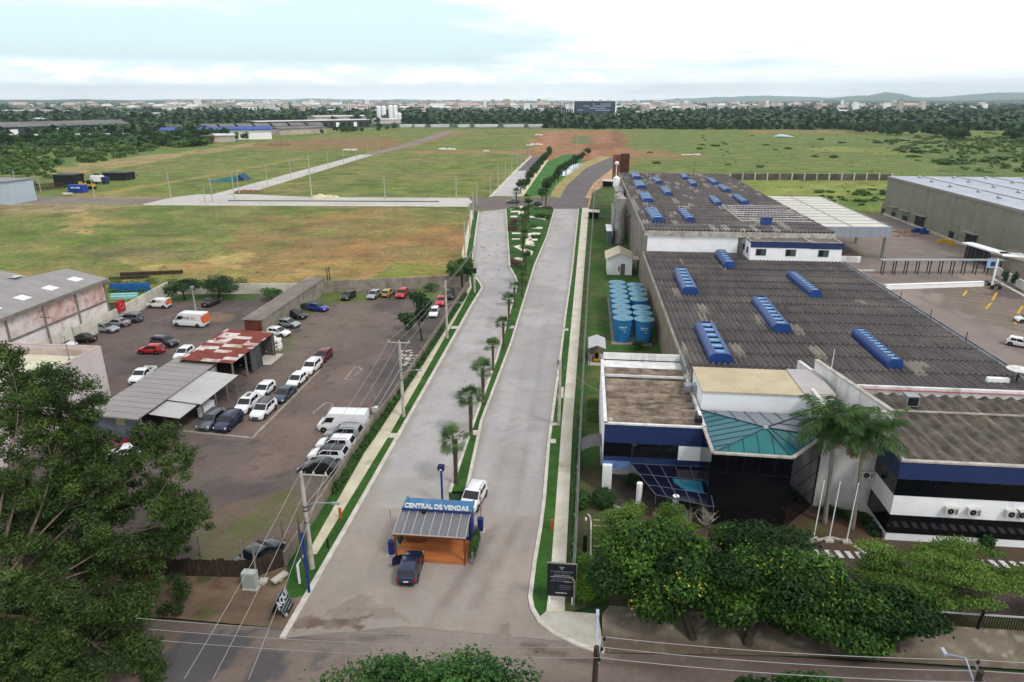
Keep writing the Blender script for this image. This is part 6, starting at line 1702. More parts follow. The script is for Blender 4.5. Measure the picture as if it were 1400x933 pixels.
# yard oddments before the warehouse doors
for i,(px,py,dx,dy,h_,mt,lab) in enumerate([(1255,318,1.4,.6,.7,m_blue,'blue bin stack by the dark warehouse opening'),(1263,320,.8,.6,.9,m_blue,'small blue bin beside the blue stack'),(1292,332,1.6,.5,.5,m_yellow,'flat yellow barrier before the half-open warehouse door'),(1301,336,.8,.4,.4,m_yellow,'short yellow barrier beside the flat one'),(1323,352,.9,.4,.35,m_yellow,'yellow block by the white canopy foot')]):
 g=G(px,py);mb=MB();mb.box(g[0]-dx,g[1]-dy,0,g[0]+dx,g[1]+dy,h_);mb.box(g[0]-dx*.7,g[1]-dy*.6,h_+.003,g[0]+dx*.3,g[1]+dy*.6,h_*1.5);solo('yard_bin',mb,mt,lab,'bin')
for i,(px,py) in enumerate([(1232,318),(1243,321),(1236,323)]):
 g=G(px,py);mb=MB();r_=random.Random(i)
 for k in range(14):a_=r_.uniform(0,3);mb.obox((g[0]+r_.uniform(-2,2),g[1]+r_.uniform(-1.2,1.2)),r_.uniform(.3,1.2),.1,0.01,r_.uniform(.1,.3),a_)
 solo('timber_heap',mb,M('timber_pink',C(168,134,116),C(140,112,98),1,.9,world=True),['loose timber heap left of the blue bins','loose timber heap just behind the blue bins','loose timber heap nearest in the yard'][i],'timber heap')
# boundary wall behind the canopy, rail fence in front
a,b=G(998,246),G(1218,247)
bw=thing('boundary_wall','long dark panel wall between pasture and the factory plot','wall',(a[0],a[1],0))
mb=MB();mb.wall(a,b,2.4,.2);part('panel',mb,M('dark_panels',C(96,90,84),C(72,68,64),.3,.9,c3=C(128,122,116),s3=.12,fine=.1,world=True),bw)
for i in range(14):p=L3(a+(0,),b+(0,),i/13);mb=MB();mb.box(p[0]-.25,p[1]-.35,0,p[0]+.25,p[1]+.2,2.7);part('post',mb,m_conc_light,bw)
# ---------------------------------------------------------------- west side: warehouse, sheds, walls
m_brick=M('whitewashed_brick',C(206,186,180),C(182,138,128),.9,.9,lo=.42,hi=.62,c3=C(216,208,204),s3=.22,lo3=.48,hi3=.6,fine=.18,world=True,bmp=.3)
m_brickl=M('whitewashed_brick_low',C(214,206,202),C(190,166,158),1.0,.9,lo=.48,hi=.68,c3=C(226,222,220),s3=.22,lo3=.45,hi3=.58,fine=.15,world=True,bmp=.3)
m_greyroof=M('grey_sheet_roof',C(150,147,145),C(136,133,131),.5,.85,fine=.07,world=True,c3=C(150,146,142),s3=.1,stretch=(.3,1.5,1))
m_beam=M('grey_beam',C(132,126,120),C(112,106,100),1,.9,fine=.1,world=True)
bw_=thing('brick_warehouse','gabled grey-roofed warehouse with whitewashed pink brick side','warehouse',(-66,76,0))
X_,ya,yb,ze,zr,xr,xl=-65.75,55.0,85.8,6.5,7.75,-71.2,-76.8
n=5;bay=(yb-63.0)/4
mb,ml=MB(),MB()
ml.box(X_-.3,ya,0,X_,yb,3.55);mb.box(X_-.3,ya,3.55,X_,yb,ze)
mb.add([(X_-.3,yb,0),(xl,yb,0),(xl,yb,ze),(xr,yb,zr),(X_-.3,yb,ze)],[(0,1,2,3,4)])
part('upper_brick_wall',mb,m_brick,bw_);part('lower_brick_wall',ml,m_brickl,bw_)
mb=MB()
for i in range(8):
 y_=yb-.2-i*bay;
 if y_>ya:mb.box(X_-.1,y_-.14,0,X_+.10,y_+.14,ze-.02)
mb.box(X_-.1,ya,3.42,X_+.07,yb-.01,3.70);mb.box(X_-.1,ya,.9,X_+.07,yb-.01,1.15)
part('frame_beam',mb,m_beam,bw_)
mb=MB()
def slope(x0,z0,x1,z1,th=.14):mb.hexa([(x0,ya,z0),(x1,ya,z1),(x1,yb+.35,z1),(x0,yb+.35,z0),(x0,ya,z0+th),(x1,ya,z1+th),(x1,yb+.35,z1+th),(x0,yb+.35,z0+th)])
slope(xr,zr,X_+.35,ze-.02);slope(xl,ze,xr,zr)
rf=part('roof',mb,m_greyroof,bw_)
for i in range(5):
 for y_ in (82.5-i*4.6,):
  mb=MB();x0,x1=-68.6,-67.2
  f=lambda x:zr+(ze-.02-zr)*(x-xr)/(X_+.35-xr)+.16
  mb.add([(x0,y_,f(x0)),(x1,y_,f(x1)),(x1,y_+1.5,f(x1)),(x0,y_+1.5,f(x0))],[(0,1,2,3)])
  part('skylight',mb,M('white_skylight',C(222,224,228),None,rough=.4),rf)
mb=MB();mb.box(X_+.3,ya,ze-.3,X_+.5,yb+.3,ze+.1);part('gutter',mb,m_beam,bw_)
lw=thing('grey_roof_shed','second grey-roofed shed joined behind the brick warehouse','shed',(-80,76,0))
mb=MB();mb.box(-88,ya,0,xl-.3,yb+1,6.2);part('wall',mb,m_conc,lw)
mb=MB();slope(-82.5,7.5,xl-.05,6.35);slope(-88.3,6.2,-82.5,7.5);rf=part('roof',mb,m_greyroof,lw)
mb=MB()
for y_ in (84,79.5,75,70.5):mb.box(-78.6,y_,6.9,-77.4,y_+1.3,6.98);mb.box(-81.6,y_-1.6,7.45,-80.6,y_-1.0,7.75)
part('roof_hatch',mb,M('grey_hatch',C(96,92,90),C(190,192,196),.6,.7,lo=.48,hi=.52,world=True),rf)
# white-washed boundary walls of the yard
for pts,h,lab in [([(-65.35,62),(-65.3,85.4),(-66.9,101.6)],2.1,'dirty white yard wall below the brick warehouse'),([(-66.9,101.7),(-44.4,104.6)],1.7,'pale concrete wall closing the upper yard behind the trees')]:
 mb=MB()
 for a,b in zip(pts[:-1],pts[1:]):mb.wall(a,b,h,.2)
 solo('boundary_wall',mb,M('wall_cream',C(212,208,194),C(192,188,174),.6,.9,c3=C(132,126,112),s3=.5,st3=(1,1,.25),lo3=.52,hi3=.78,fine=.08,world=True),lab,'wall')
t=thing('wall_sign','small red square sign on the white yard wall','sign',(-65.2,87,0))
mb=MB();mb.box(-65.6,86.7,1.4,-65.15,88.3,3.0);part('panel',mb,M('sign_red',C(168,36,48),None),t);mb=MB();mb.tube([(-65.13,87.5+.38*math.cos(a),2.2+.38*math.sin(a)) for a in np.linspace(0,2*PI,15)],.045,4);part('pale_ring',mb,M('ring_pink',C(206,120,128),None),t)
mb=MB();a,b=G(152,400),G(206,399);mb.wall(a,b,1.5,.2);solo('blue_fence',mb,M('bright_blue_sheet',C(36,98,168),C(30,88,156),.6,.6,world=True),'bright blue sheet fence behind the brick warehouse','fence')
for i,py in enumerate((406.5,410)):mb=MB();a,b=G(152,py),G(188,py-1);mb.wall(a,b,.5,.7,.05);solo('turquoise_beam',mb,M('turquoise_steel',C(150,204,196),C(128,186,180),.8,.6,world=True),['turquoise steel beam lying nearer the blue fence','turquoise steel beam lying nearer the brick warehouse'][i],'beam')
mb=MB();mb.wall(*GP([(165,377.5),(250,374)]),.6,.5);mb.wall(*GP([(150,383),(205,380)]),.5,.5);solo('timber_stack',mb,m_oldwood,'long dark stack of poles lying on the field edge','timber stack')
a,b=G(120,384),G(240,397);cl=[]
rr=random.Random(77)
for i in range(60):px,py=rr.uniform(152,330),rr.uniform(386,400);g=G(px,py);s_=rr.uniform(.7,1.6);cl.append((g[0],g[1],.3,s_,s_,.55*s_))
o=obj('tall_weeds',leaf_mesh('tall_weeds',[foliage_arrays(cl,9000,.3,78,.4)],[lf_bush]));o['kind']='stuff';o['label']='tall green weeds behind the upper yard wall';o['category']='weeds'

cb=thing('flat_roof_building','pale pink and cream flat-roofed building with a blank side wall','building',(-50,52,0))
cx0,cx1,cy0,cy1,cz=-76.0,-48.9,38.0,61.4,6.1
mb=MB();mb.box(cx1-.25,cy0,0,cx1,cy1,cz);mb.box(cx0,cy1-.25,0,cx1-.25,cy1,cz);mb.box(cx0,cy0,0,cx1-.25,cy0+.25,cz)
part('wall',mb,M('pale_pink_render',C(210,198,197),C(196,184,183),.35,.85,fine=.03,world=True,c3=C(178,164,160),s3=.25,st3=(1,1,.3)),cb)
mb=MB();mb.box(cx0,cy0+.25,cz-1.1,cx1-.25,cy1-.25,cz-.95);part('roof_slab',mb,M('cream_roof',C(208,204,182),C(196,192,168),.3,.85,fine=.03,world=True),cb)
mb=MB();mb.box(cx0,cy1-.62,cz-.948,cx1-.3,cy1-.25,cz-.25);mb.box(cx0,cy1-.3,cz,cx1,cy1+.02,cz+.05);mb.box(cx1-.28,cy0,cz,cx1+.02,cy1-.3,cz+.05);part('parapet_coping',mb,M('pinkish_coping',C(190,172,166),C(166,148,142),.8,.9,fine=.1,world=True),cb)
for i,(px,py,ty,lab) in enumerate([(105,478,444,'thin pipe mast on the cream roof edge near the black sedan'),(95,492,458,'thin pipe mast on the cream roof left of the other'),]):
 g=G3(px,py,cz-.9);mb=MB();mb.cyl((g[0],g[1],cz-.95),(g[0],g[1],cz+1.6),.045,n=6);mb.box(g[0]-.12,g[1]-.12,cz-.95,g[0]+.12,g[1]+.12,cz-.85);solo('pipe_mast',mb,m_greymetal,lab,'mast')

sh=thing('long_shed','long grey-roofed shed with a blue-grey end wall and a yellowed hatch','shed',(-42,53,0))
sx0,sx1,sy0,sy1=-44.6,-39.6,52.3,66.6
mb=MB();mb.box(sx0+.1,sy0+.5,0,sx1-.2,sy0+.65,2.6);mb.box(sx0+.1,sy0+.65,0,sx0+.25,sy1,2.7);part('wall',mb,M('blue_grey_wall',C(104,112,124),C(88,96,108),.7,.85,fine=.08,world=True,c3=C(70,74,80),s3=.6),sh)
mb=MB();mb.hexa([(sx0,sy0,2.78),(sx1,sy0,2.55),(sx1,sy1,2.55),(sx0,sy1,2.78),(sx0,sy0,2.88),(sx1,sy0,2.65),(sx1,sy1,2.65),(sx0,sy1,2.88)])
for i in range(14):y_=sy0+i*1.1;mb.hexa([(sx0-.02,y_,2.88),(sx1+.02,y_,2.652),(sx1+.02,y_+1.0,2.652),(sx0-.02,y_+1.0,2.88),(sx0-.02,y_,2.915),(sx1+.02,y_,2.685),(sx1+.02,y_+1.0,2.66),(sx0-.02,y_+1.0,2.89)])
part('roof',mb,m_greyroof,sh)
mb=MB();mb.box(-42.1,sy0+.46,1.75,-41.2,sy0+.497,2.45);part('hatch',mb,M('yellowed_panel',C(148,142,104),None),sh)
for i in range(5):y_=sy0+.6+i*3.4;mb=MB();mb.box(sx1-.3,y_,0,sx1-.15,y_+.15,2.56);part('post',mb,m_beam,sh)
mb=MB();mb.box(sx1-.2,58.5,0,sx1-.1,66.4,2.3)
part('inner_wall',mb,M('white_inner_wall',C(186,188,190),C(160,162,166),.8,.9,world=True),sh)
for i,(y0_,y1_,x1_,z_,lab) in enumerate([(53.9,56.9,-36.6,2.36,'near'),(56.95,64.6,-36.2,2.46,'far')]):
 mb=MB();n_=int((y1_-y0_)/.3)
 wavy(mb,sx1-.05,x1_,y0_,y1_,z_,.3,.025,4,.02,'x',4,zf=lambda x,y,z_=z_:z_-(x-sx1)*.09);part('awning_sheet',mb,M('light_sheet_roof',C(180,178,178),C(166,164,164),.6,.7,fine=.05,world=True),sh,.9)
for i,y_ in enumerate((57.5,60,62.3,64.2)):
 mb=MB();mb.box(-36.5,y_-.06,0,-36.38,y_+.06,2.1);part('awning_post',mb,m_beam,sh)
r_=random.Random(12)
for i,(px,py,mt,lab) in enumerate([(312,521,'tyre','black tyre hanging at the awning edge'),(298,534,'tyre','black tyre below the awning, middle one'),(284,545,'drum','dark blue drum under the awning')]):
 g=G(px,py);mb=MB()
 if mt=='tyre':mb.lathe([(.18,-.1),(.34,-.1),(.36,0),(.34,.1),(.18,.1)],n=18);mb.v=[(g[0]+z,g[1]+x,.5+y) for x,y,z in mb.v];solo('old_tyre',mb,m_tyre,lab,'tyre')
 else:mb.lathe([(.3,0),(.31,.28),(.3,.56),(.31,.85),(.28,.88)],(g[0],g[1],.02),16);solo('oil_drum',mb,m_navy,lab,'drum')
mb=MB();mb.box(-37.6,58.4,0,-37.0,60.6,1.0);mb.box(-37.55,58.5,1.003,-37.1,60.5,1.05);solo('white_cabinet',mb,m_white,'white workshop cabinet under the awning edge','cabinet')

ru=thing('rusty_shed','open shed under a patchwork of rusted and white tin sheets','shed',(-40,70,0))
rx0_,rx1_,ry0_,ry1_=-43.4,-37.3,65.6,76.2
nt_m,ntt,b=_nodes('rusty_tin');g_=ntt.nodes.new('ShaderNodeNewGeometry')
sn=ntt.nodes.new('ShaderNodeVectorMath');sn.operation='SNAP';link(ntt,g_.outputs['Position'],sn.inputs[0]);sn.inputs[1].default_value=(2.05,.95,100)
wn=ntt.nodes.new('ShaderNodeTexWhiteNoise');wn.noise_dimensions='3D';link(ntt,sn.outputs[0],wn.inputs['Vector'])
v=coord(ntt,True,(1,1,1));rn=mixc(ntt,remap(ntt,noise(ntt,v,1.3,5),.35,.65),C(132,60,42),C(98,44,34))
wt=mixc(ntt,remap(ntt,noise(ntt,v,.9,4),.4,.68),C(206,198,196),C(160,128,116))
edge=math_(ntt,'ADD',wn.outputs['Value'],remap(ntt,noise(ntt,v,.35,2),.3,.7,-.25,.25))
link(ntt,mixc(ntt,math_(ntt,'LESS_THAN',edge,.44),rn,wt),b.inputs['Base Color']);b.inputs['Roughness'].default_value=.8
mb=MB();wavy(mb,rx0_,rx1_,ry0_,ry1_,3.05,.28,.025,2.05,.03,'x',4,zf=lambda x,y:3.22-(x-rx0_)*.035)
part('roof',mb,nt_m,ru,.9)
mb=MB();mb.box(rx0_,ry0_+.1,0,rx0_+.15,ry1_,3.0);mb.box(rx0_+.15,ry1_-.15,0,rx1_-.1,ry1_,2.9);mb.box(rx0_+.15,72.6,0,rx1_-.2,72.75,2.9);mb.box(rx1_-.35,70.2,0,rx1_-.25,72.6,2.85);part('sheet_wall',mb,M('grey_slats',C(92,90,92),C(60,60,64),3,.8,stretch=(1,1.2,.05),world=True,fine=.1),ru)
for y_ in (66,69,72.7,76):mb=MB();mb.box(rx1_-.35,y_-.08,0,rx1_-.2,y_+.08,2.98);part('post',mb,m_beam,ru)
struct('bay_slab',MB().box(-38.8,72.9,-.02,-36.6,76.6,.06),m_conc_light)
mb=MB()
for _ in range(45):
 g=G(r_.uniform(364,384),r_.uniform(464,480));s_=r_.uniform(.12,.4);mb.obox(g,s_,s_*.7,0,s_*r_.uniform(.6,1.4),r_.uniform(0,3))
o=solo('rubble_pile',mb,m_white_dirty,'pile of white rubble bags beside the rusty shed','rubble')
ln=thing('narrow_shed','long narrow grey-topped shed with a rusty end behind parked cars','shed',(-43,91,0))
mb=MB();mb.box(-41.95,82.4,0,-41.75,105.2,2.4);mb.box(-44.3,105.0,0,-41.95,105.2,2.4);mb.box(-44.5,82.6,0,-44.3,105.0,2.4);part('wall',mb,m_conc,ln)
mb=MB();mb.box(-44.7,82.3,2.41,-41.9,105.3,2.52);mb.box(-41.95,82.35,2.43,-41.65,105.25,2.58);part('roof',mb,M('grey_brown_slab',C(128,118,112),C(108,100,95),.6,.9,fine=.1,world=True,c3=C(150,142,136),s3=.3),ln)
mb=MB();mb.box(-44.3,82.45,0,-42.0,82.6,2.38);part('rusty_end',mb,M('rust_red_sheet',C(112,56,42),C(84,42,34),1.2,.8,fine=.1,world=True,stretch=(2,2,.2)),ln)
mb=MB();P=[(-41.7,105.3),(-22.6,110.9),(-18.8,111.8)]
for a,b in zip(P[:-1],P[1:]):mb.wall(a,b,1.95,.2)
solo('boundary_wall',mb,m_conc,'stained concrete wall closing the car park from the field','wall')
for i,(px,py,ty) in enumerate([(463,420,369),(456,392,370)]):
 g=G(px,py) if i==0 else (-41.6,105.9);g=(-41.0-i*.5,105.6+i*.3);mb=MB();mb.cyl((g[0],g[1],0),(g[0],g[1],4.1-i*.3),.09,.08,8);mb.box(g[0]-.12,g[1]-.12,4.1-i*.3,g[0]+.12,g[1]+.12,4.2-i*.3);solo('timber_post',mb,m_oldwood,['taller brown post at the car park wall corner','shorter brown post beside it at the wall corner'][i],'post')
mb=MB()
for a,b in zip(WALLX[:-1],WALLX[1:]):mb.wall(a,b,1.2,.16)
wl=thing('boundary_wall','grey-brown panel wall between the car park and the avenue pavement','wall',(-20,60,0))
part('panel',mb,M('panel_wall',C(136,128,116),C(118,110,98),.5,.9,c3=C(88,82,72),s3=.8,lo3=.5,hi3=.78,st3=(1,1,.2),fine=.1,world=True),wl)
for a,b in zip(WALLX[:-1],WALLX[1:]):
 L_=math.hypot(b[0]-a[0],b[1]-a[1]);k=int(L_/2.5)
 for i in range(k):t=i/k;mb=MB();x_,y_=a[0]+(b[0]-a[0])*t,a[1]+(b[1]-a[1])*t;mb.box(x_-.11,y_-.08,0,x_+.11,y_+.08,1.24);part('post',mb,m_conc,wl)
fn=thing('timber_fence','dark upright board fence at the street end of the car park','fence',(-30,35.5,0))
r_=random.Random(9)
def boards(p,q,par):
 L_=math.hypot(q[0]-p[0],q[1]-p[1]);k=int(L_/.16);an=math.atan2(q[1]-p[1],q[0]-p[0]);mb=MB()
 for i in range(k):t=i/k;mb.obox((p[0]+(q[0]-p[0])*t,p[1]+(q[1]-p[1])*t+r_.uniform(-.015,.015)),.073,.015,0,1.45+r_.uniform(-.1,.08),an+r_.uniform(-.05,.05))
 part('board_panel',mb,m_oldwood,par)
 mb=MB();mb.wall(p,q,.09,.05,.4);mb.wall(p,q,.09,.05,1.1);part('rail',mb,m_oldwood,par)
boards((-36.5,34.6),(-20.9,35.6),fn);boards((-20.9,35.6),(-19.3,37.0),fn)
for px,py,h in [(335,790,2.9),(352,800,3.3),(388,745,2.2),(274,760,1.7)]:
 g=G(px,py)
 mb=MB();mb.cyl((g[0],g[1],0),(g[0]+.05,g[1],h),.07,.06,8);mb.box(g[0]-.09,g[1]-.09,0,g[0]+.09,g[1]+.09,.2);solo('slim_post',mb,m_beam,{335:'slim leaning post by the fence gate corner, left',352:'slim tall post just right of the fence corner',388:'slim post inside the car park beyond the dark car',274:'short thin post before the board fence in the grass'}[px],'post')
g=G(344,805);t=thing('meter_cabinet','pale grey meter cabinet standing before the board fence','cabinet',(g[0],g[1],0))
mb=MB();mb.box(g[0]-.45,g[1]-.25,.15,g[0]+.45,g[1]+.25,1.35);part('body',mb,M('cabinet_grey',C(176,182,178),C(160,166,162),1.5,.7,fine=.05),t);mb=MB();mb.box(g[0]-.5,g[1]-.3,0,g[0]+.5,g[1]+.3,.15);part('plinth',mb,m_conc_light,t);mb=MB();mb.box(g[0]-.4,g[1]-.262,.25,g[0]+.4,g[1]-.252,1.25);part('door',mb,M('cabinet_door',C(150,158,156),None),t)
for px,py,a_,lab in [(383,795,1.1,'pale concrete bench block behind the advertising board'),(361,800,.1,'small concrete frame stub by the fence corner')]:
 g=G(px,py);mb=MB();mb.obox(g,.55 if px>370 else .25,.22,.25,.42,a_);mb.obox(g,.12,.15,0,.25,a_);solo('concrete_block',mb,m_conc_light,lab,'block')

# ---------------------------------------------------------------- sales kiosk on the avenue
ks=thing('sales_kiosk','blue sales kiosk with a timber deck and glass-roofed porch','kiosk',(-9.6,40.3,.02))
KX0,KX1,KF,KC,KB=-12.05,-7.1,38.38,40.75,41.9;kz=2.75
mb=MB();mb.box(KX0+.15,KC,.05,KX1,KB,kz-.1);part('cabin_wall',mb,M('kiosk_blue_wall',C(26,52,130),C(22,46,118),1,.5,fine=.04),ks)
mb=MB();mb.box(KX0+.05,KC-.25,kz-.1,KX1+.08,KB+.1,kz);mb.box(KX0+.05,KC-.25,kz,KX0+.2,KB+.1,kz+.1);mb.box(KX1-.07,KC-.25,kz,KX1+.08,KB+.1,kz+.1);part('roof',mb,M('kiosk_blue_roof',C(62,112,152),C(50,98,140),.8,.5,fine=.06,c3=C(92,132,162),s3=.5),ks)
mb=MB();mb.box(KX0+.05,KC-.31,kz-.22,KX1+.08,KC-.25,kz+.12);part('fascia',mb,M('kiosk_dark_fascia',C(36,60,110),None,rough=.5),ks)
mb=MB();mb.box(KX0,KF,.05,KX1,KC,.28)
for i in range(13):y_=KF+i*(KC-KF)/13;mb.box(KX0+.01,y_+.006,.28,KX1-.01,y_+(KC-KF)/13-.012,.305)
part('deck',mb,m_wood,ks)
for x_ in (KX0+.02,KX1-.14):
 mb=MB();mb.box(x_,KF-.04,.06,x_+.12,KF+.08,2.06);part('porch_post',mb,m_woodd,ks)
mb=MB();mb.box(KX0-.05,KF-.06,2.065,KX1+.05,KF+.08,2.22);part('porch_beam',mb,m_woodd,ks)
mb=MB();mb.hexa([(KX0,KF-.1,2.25),(KX1,KF-.1,2.25),(KX1,KC-.32,2.66),(KX0,KC-.32,2.66),(KX0,KF-.1,2.265),(KX1,KF-.1,2.265),(KX1,KC-.32,2.675),(KX0,KC-.32,2.675)])
mg,ng,bb=_nodes('porch_glass');bb.inputs['Base Color'].default_value=C(120,122,128);bb.inputs['Roughness'].default_value=.08;bb.inputs['Alpha'].default_value=.62;bb.inputs['Specular IOR Level'].default_value=.6
gr=part('glass_roof',mb,mg,ks)
mb=MB()
for i in range(9):x_=KX0+(KX1-KX0)*i/8;mb.hexa([(x_-.025,KF-.1,2.27),(x_+.025,KF-.1,2.27),(x_+.025,KC-.32,2.68),(x_-.025,KC-.32,2.68),(x_-.025,KF-.1,2.31),(x_+.025,KF-.1,2.31),(x_+.025,KC-.32,2.72),(x_-.025,KC-.32,2.72)])
mb.box(KX0-.03,KF-.14,2.24,KX1+.03,KF-.1,2.32)
part('glazing_bar',mb,M('pale_bar',C(176,168,158),None,rough=.5),gr)
for i in range(4):
 f=MB();x_=KX0+1.75+i*.78;f.box(x_,KC-.05,.6,x_+.72,KC-.003,2.2);f=part('window',f,m_trim,ks);mb=MB();mb.box(x_+.05,KC-.065,.66,x_+.67,KC-.045,2.14);part('pane',mb,M('kiosk_pane',C(150,160,166),C(110,122,132),.7,.1,.6),f)
mb=MB();mb.box(KX0+.4,KC-.62,.31,KX0+1.7,KC-.1,.85);pp=part('planter',mb,m_woodd,ks)
cl=[(KX0+.55+.2*i,KC-.36,.95,.2,.22,.22) for i in range(6)]
obj('planter_leaves',leaf_mesh('planter_leaves',[foliage_arrays(cl,500,.13,401)],[lf_mid]),pp)
sg=text('roof_sign','CENTRAL DE VENDAS',.50,((KX0+KX1)/2+.08,KC-.30,kz+.36),(PI/2,0,0),M('sign_letter_white',C(236,236,236),None,rough=.5),ks,.03,sx=.92,bold=.010)
mb=MB();mb.tube([(KX0+.2,KC-.27,kz+.13),(KX1-.1,KC-.27,kz+.13)],.02,5)
for i in range(7):x_=KX0+.4+i*.72;mb.tube([(x_,KC-.27,kz),(x_,KC-.27,kz+.55)],.015,4)
part('sign_rail',mb,m_greymetal,ks)
mb=MB();mb.box(KX0+1.55,KC-.52,kz-.12,KX0+1.85,KC-.32,kz+.1);part('flood_lamp',mb,m_trim,ks)
for (px,py,lab) in [((536),758,'blue barrier post with a raised boom left of the kiosk'),(657,726,'blue barrier post with a raised boom right of the kiosk')]:
 g=G(px,py);t=thing('barrier_gate',lab,'barrier',(g[0],g[1],.02),0,'raised barriers at the kiosk')
 mb=MB();mb.box(g[0]-.2,g[1]-.17,.06,g[0]+.2,g[1]+.17,1.05);mb.box(g[0]-.22,g[1]-.19,1.05,g[0]+.22,g[1]+.19,1.1);part('cabinet',mb,M('barrier_blue',C(28,52,118),C(24,46,108),2,.5,fine=.05),t)
 mb=MB();mb.box(g[0]-.32,g[1]-.28,0,g[0]+.32,g[1]+.28,.06);part('base',mb,m_conc_light,t)
 mb=MB();mb.hexa([(g[0]-.04,g[1]+.18,.9),(g[0]+.04,g[1]+.18,.9),(g[0]+.04,g[1]+.22,.9),(g[0]-.04,g[1]+.22,.9),(g[0]-.03,g[1]+.2,3.5),(g[0]+.03,g[1]+.2,3.5),(g[0]+.03,g[1]+.24,3.5),(g[0]-.03,g[1]+.24,3.5)]);part('boom',mb,M('boom_brown_white',C(150,112,98),C(190,170,160),3.2,.6,stretch=(.1,.1,1)),t)
g=G(605,690);t=thing('camera_pole','dark blue pole with a boxy head behind the kiosk','pole',(g[0],g[1],.1))
mb=MB();mb.box(g[0]-.07,g[1]-.07,0,g[0]+.07,g[1]+.07,3.1);part('shaft',mb,M('pole_blue',C(34,60,128),None,rough=.5),t);mb=MB();mb.box(g[0]-.24,g[1]-.22,3.1,g[0]+.24,g[1]+.2,3.5);hd=part('head_box',mb,M('head_dark_blue',C(30,44,86),None),t);mb=MB();mb.box(g[0]-.08,g[1]-.24,3.15,g[0]+.08,g[1]-.222,3.27);part('white_light',mb,m_signwhite,hd)
mb=MB();a=G(646,772);mb.box(a[0]-.06,a[1]-.06,.02,a[0]+.06,a[1]+.06,.9);mb.box(a[0]-.07,a[1]-.07,.9,a[0]+.07,a[1]+.07,.98);solo('bollard',mb,m_greymetal,'short grey post at the right front corner of the kiosk','bollard')
for px,py,lab in [(466,711,'rust-orange marker post in the west verge'),(754.5,727,'rust-orange marker post in the east verge')]:
 g=G(px,py);mb=MB();mb.box(g[0]-.09,g[1]-.09,.1,g[0]+.09,g[1]+.09,.95);mb.box(g[0]-.1,g[1]-.1,.95,g[0]+.1,g[1]+.1,1.0);solo('marker_post',mb,m_orange,lab,'post')
g=G(449,751);mb=MB();mb.cyl((g[0],g[1],.1),(g[0],g[1],.75),.08,.06,8);mb.box(g[0]-.1,g[1]-.05,.75,g[0]+.1,g[1]+.05,.85);solo('dark_stake',mb,m_trim,'small dark stake in the west verge','stake')

# ---------------------------------------------------------------- notice boards
g0,g1=G(752,828),G(790,830)
nb=thing('notice_board','black notice board with white lettering on the east pavement','sign',(g0[0],35.1,.13))
bx0_,bx1_,by_,bz0,bz1=-1.42,.36,35.1,.70,3.12
mb=MB();mb.box(bx0_,by_,bz0,bx1_,by_+.08,bz1);bd=part('panel',mb,M('board_black',C(24,27,33),C(20,22,27),.8,.6,world=True,fine=.03),nb)
mb=MB();mb.box(bx0_-.02,by_-.01,bz1,bx1_+.02,by_+.1,bz1+.05);mb.box(bx1_,by_-.01,bz0-.0,bx1_+.05,by_+.09,bz1);part('frame',mb,m_beam,nb)
for x_ in (bx0_+.12,bx1_-.25):mb=MB();mb.box(x_,by_+.09,.02,x_+.1,by_+.17,bz1-.1);part('leg',mb,m_white,nb)
m_ltr=M('board_lettering',C(188,192,200),None,rough=.6);m_dim=M('board_lettering_dim',C(122,128,142),None,rough=.6)
mb=MB();cx=(bx0_+bx1_)/2;yy=by_-.004
mb.add([(cx-.21,yy,2.92),(cx+.21,yy,2.92),(cx+.08,yy,2.84),(cx+.06,yy,2.70),(cx-.06,yy,2.70),(cx-.08,yy,2.84)],[(5,4,3,2,1,0)]);part('emblem',mb,M('emblem_grey',C(128,138,156),None),nb)
def words(mb,x0,x1,z,h,r,gap=.035,y=None):
 x=x0;y=yy if y is None else y
 while x<x1:
  n_=r.randint(3,9);k=0
  while k<n_ and x<x1:w_=h*r.uniform(.45,.75);mb.quad((x,y,z),(x+w_,y,z),(x+w_,y,z+h*r.choice([.7,1,1])),(x,y,z+h));x += w_+h*.22;k += 1
  x += gap
r_=random.Random(31);mb=MB();md=MB()
words(md,cx-.68,cx+.66,2.53,.075,r_);words(md,cx-.5,cx+.5,2.42,.035,r_)
words(mb,cx-.48,cx+.5,2.26,.045,r_);words(mb,cx-.68,cx+.66,2.14,.055,r_)
words(md,cx-.6,cx+.55,1.98,.04,r_);words(md,cx-.7,cx+.15,1.83,.055,r_);words(mb,cx+.18,cx+.72,1.80,.07,r_)
for z_ in (1.50,1.37):words(md,cx-.1,cx+.7,z_,.05,r_)
words(md,cx-.1,cx+.6,1.25,.03,r_)
words(mb,cx-.34,cx+.32,.93,.085,r_,.02)
part('lettering',mb,m_ltr,nb);part('fine_lettering',md,m_dim,nb)
# tilted A-board
ab=thing('advertising_board','tall dark A-shaped board reading AQUI on the earth bank','sign',(-17.8,32.6,.05))
p0,p1,ap=Vector((-18.75,32.25,.05)),Vector((-16.95,32.2,.05)),None
L0,L1=Vector(G3(402,846,.08)),Vector(G3(427,812+6,.08))
B0,B1=Vector(G3(367,840,.08)),Vector(G3(392,812,.08))
L0,L1,B0=Vector(G3(399.5,846,.08)),Vector(G3(401,826,.08)),Vector(G3(365,838,.08))
L0,L1,B0=Vector(G3(392,846,.08)),Vector(G3(402,826,.08)),Vector(G3(365,849,.08));e_=L1-L0
B1=B0+e_;A0=(L0+B0)/2;A0=Vector(AY(376,823,A0.y));A1=A0+e_
nrm=(L1-L0).cross(A0-L0).normalized()
def slabq(a,b,c,d,th,mat_,nm):
 n_=(b-a).cross(d-a).normalized()*th;mb=MB();mb.hexa([a-n_,b-n_,c-n_,d-n_,a,b,c,d]);return part(nm,mb,mat_,ab)
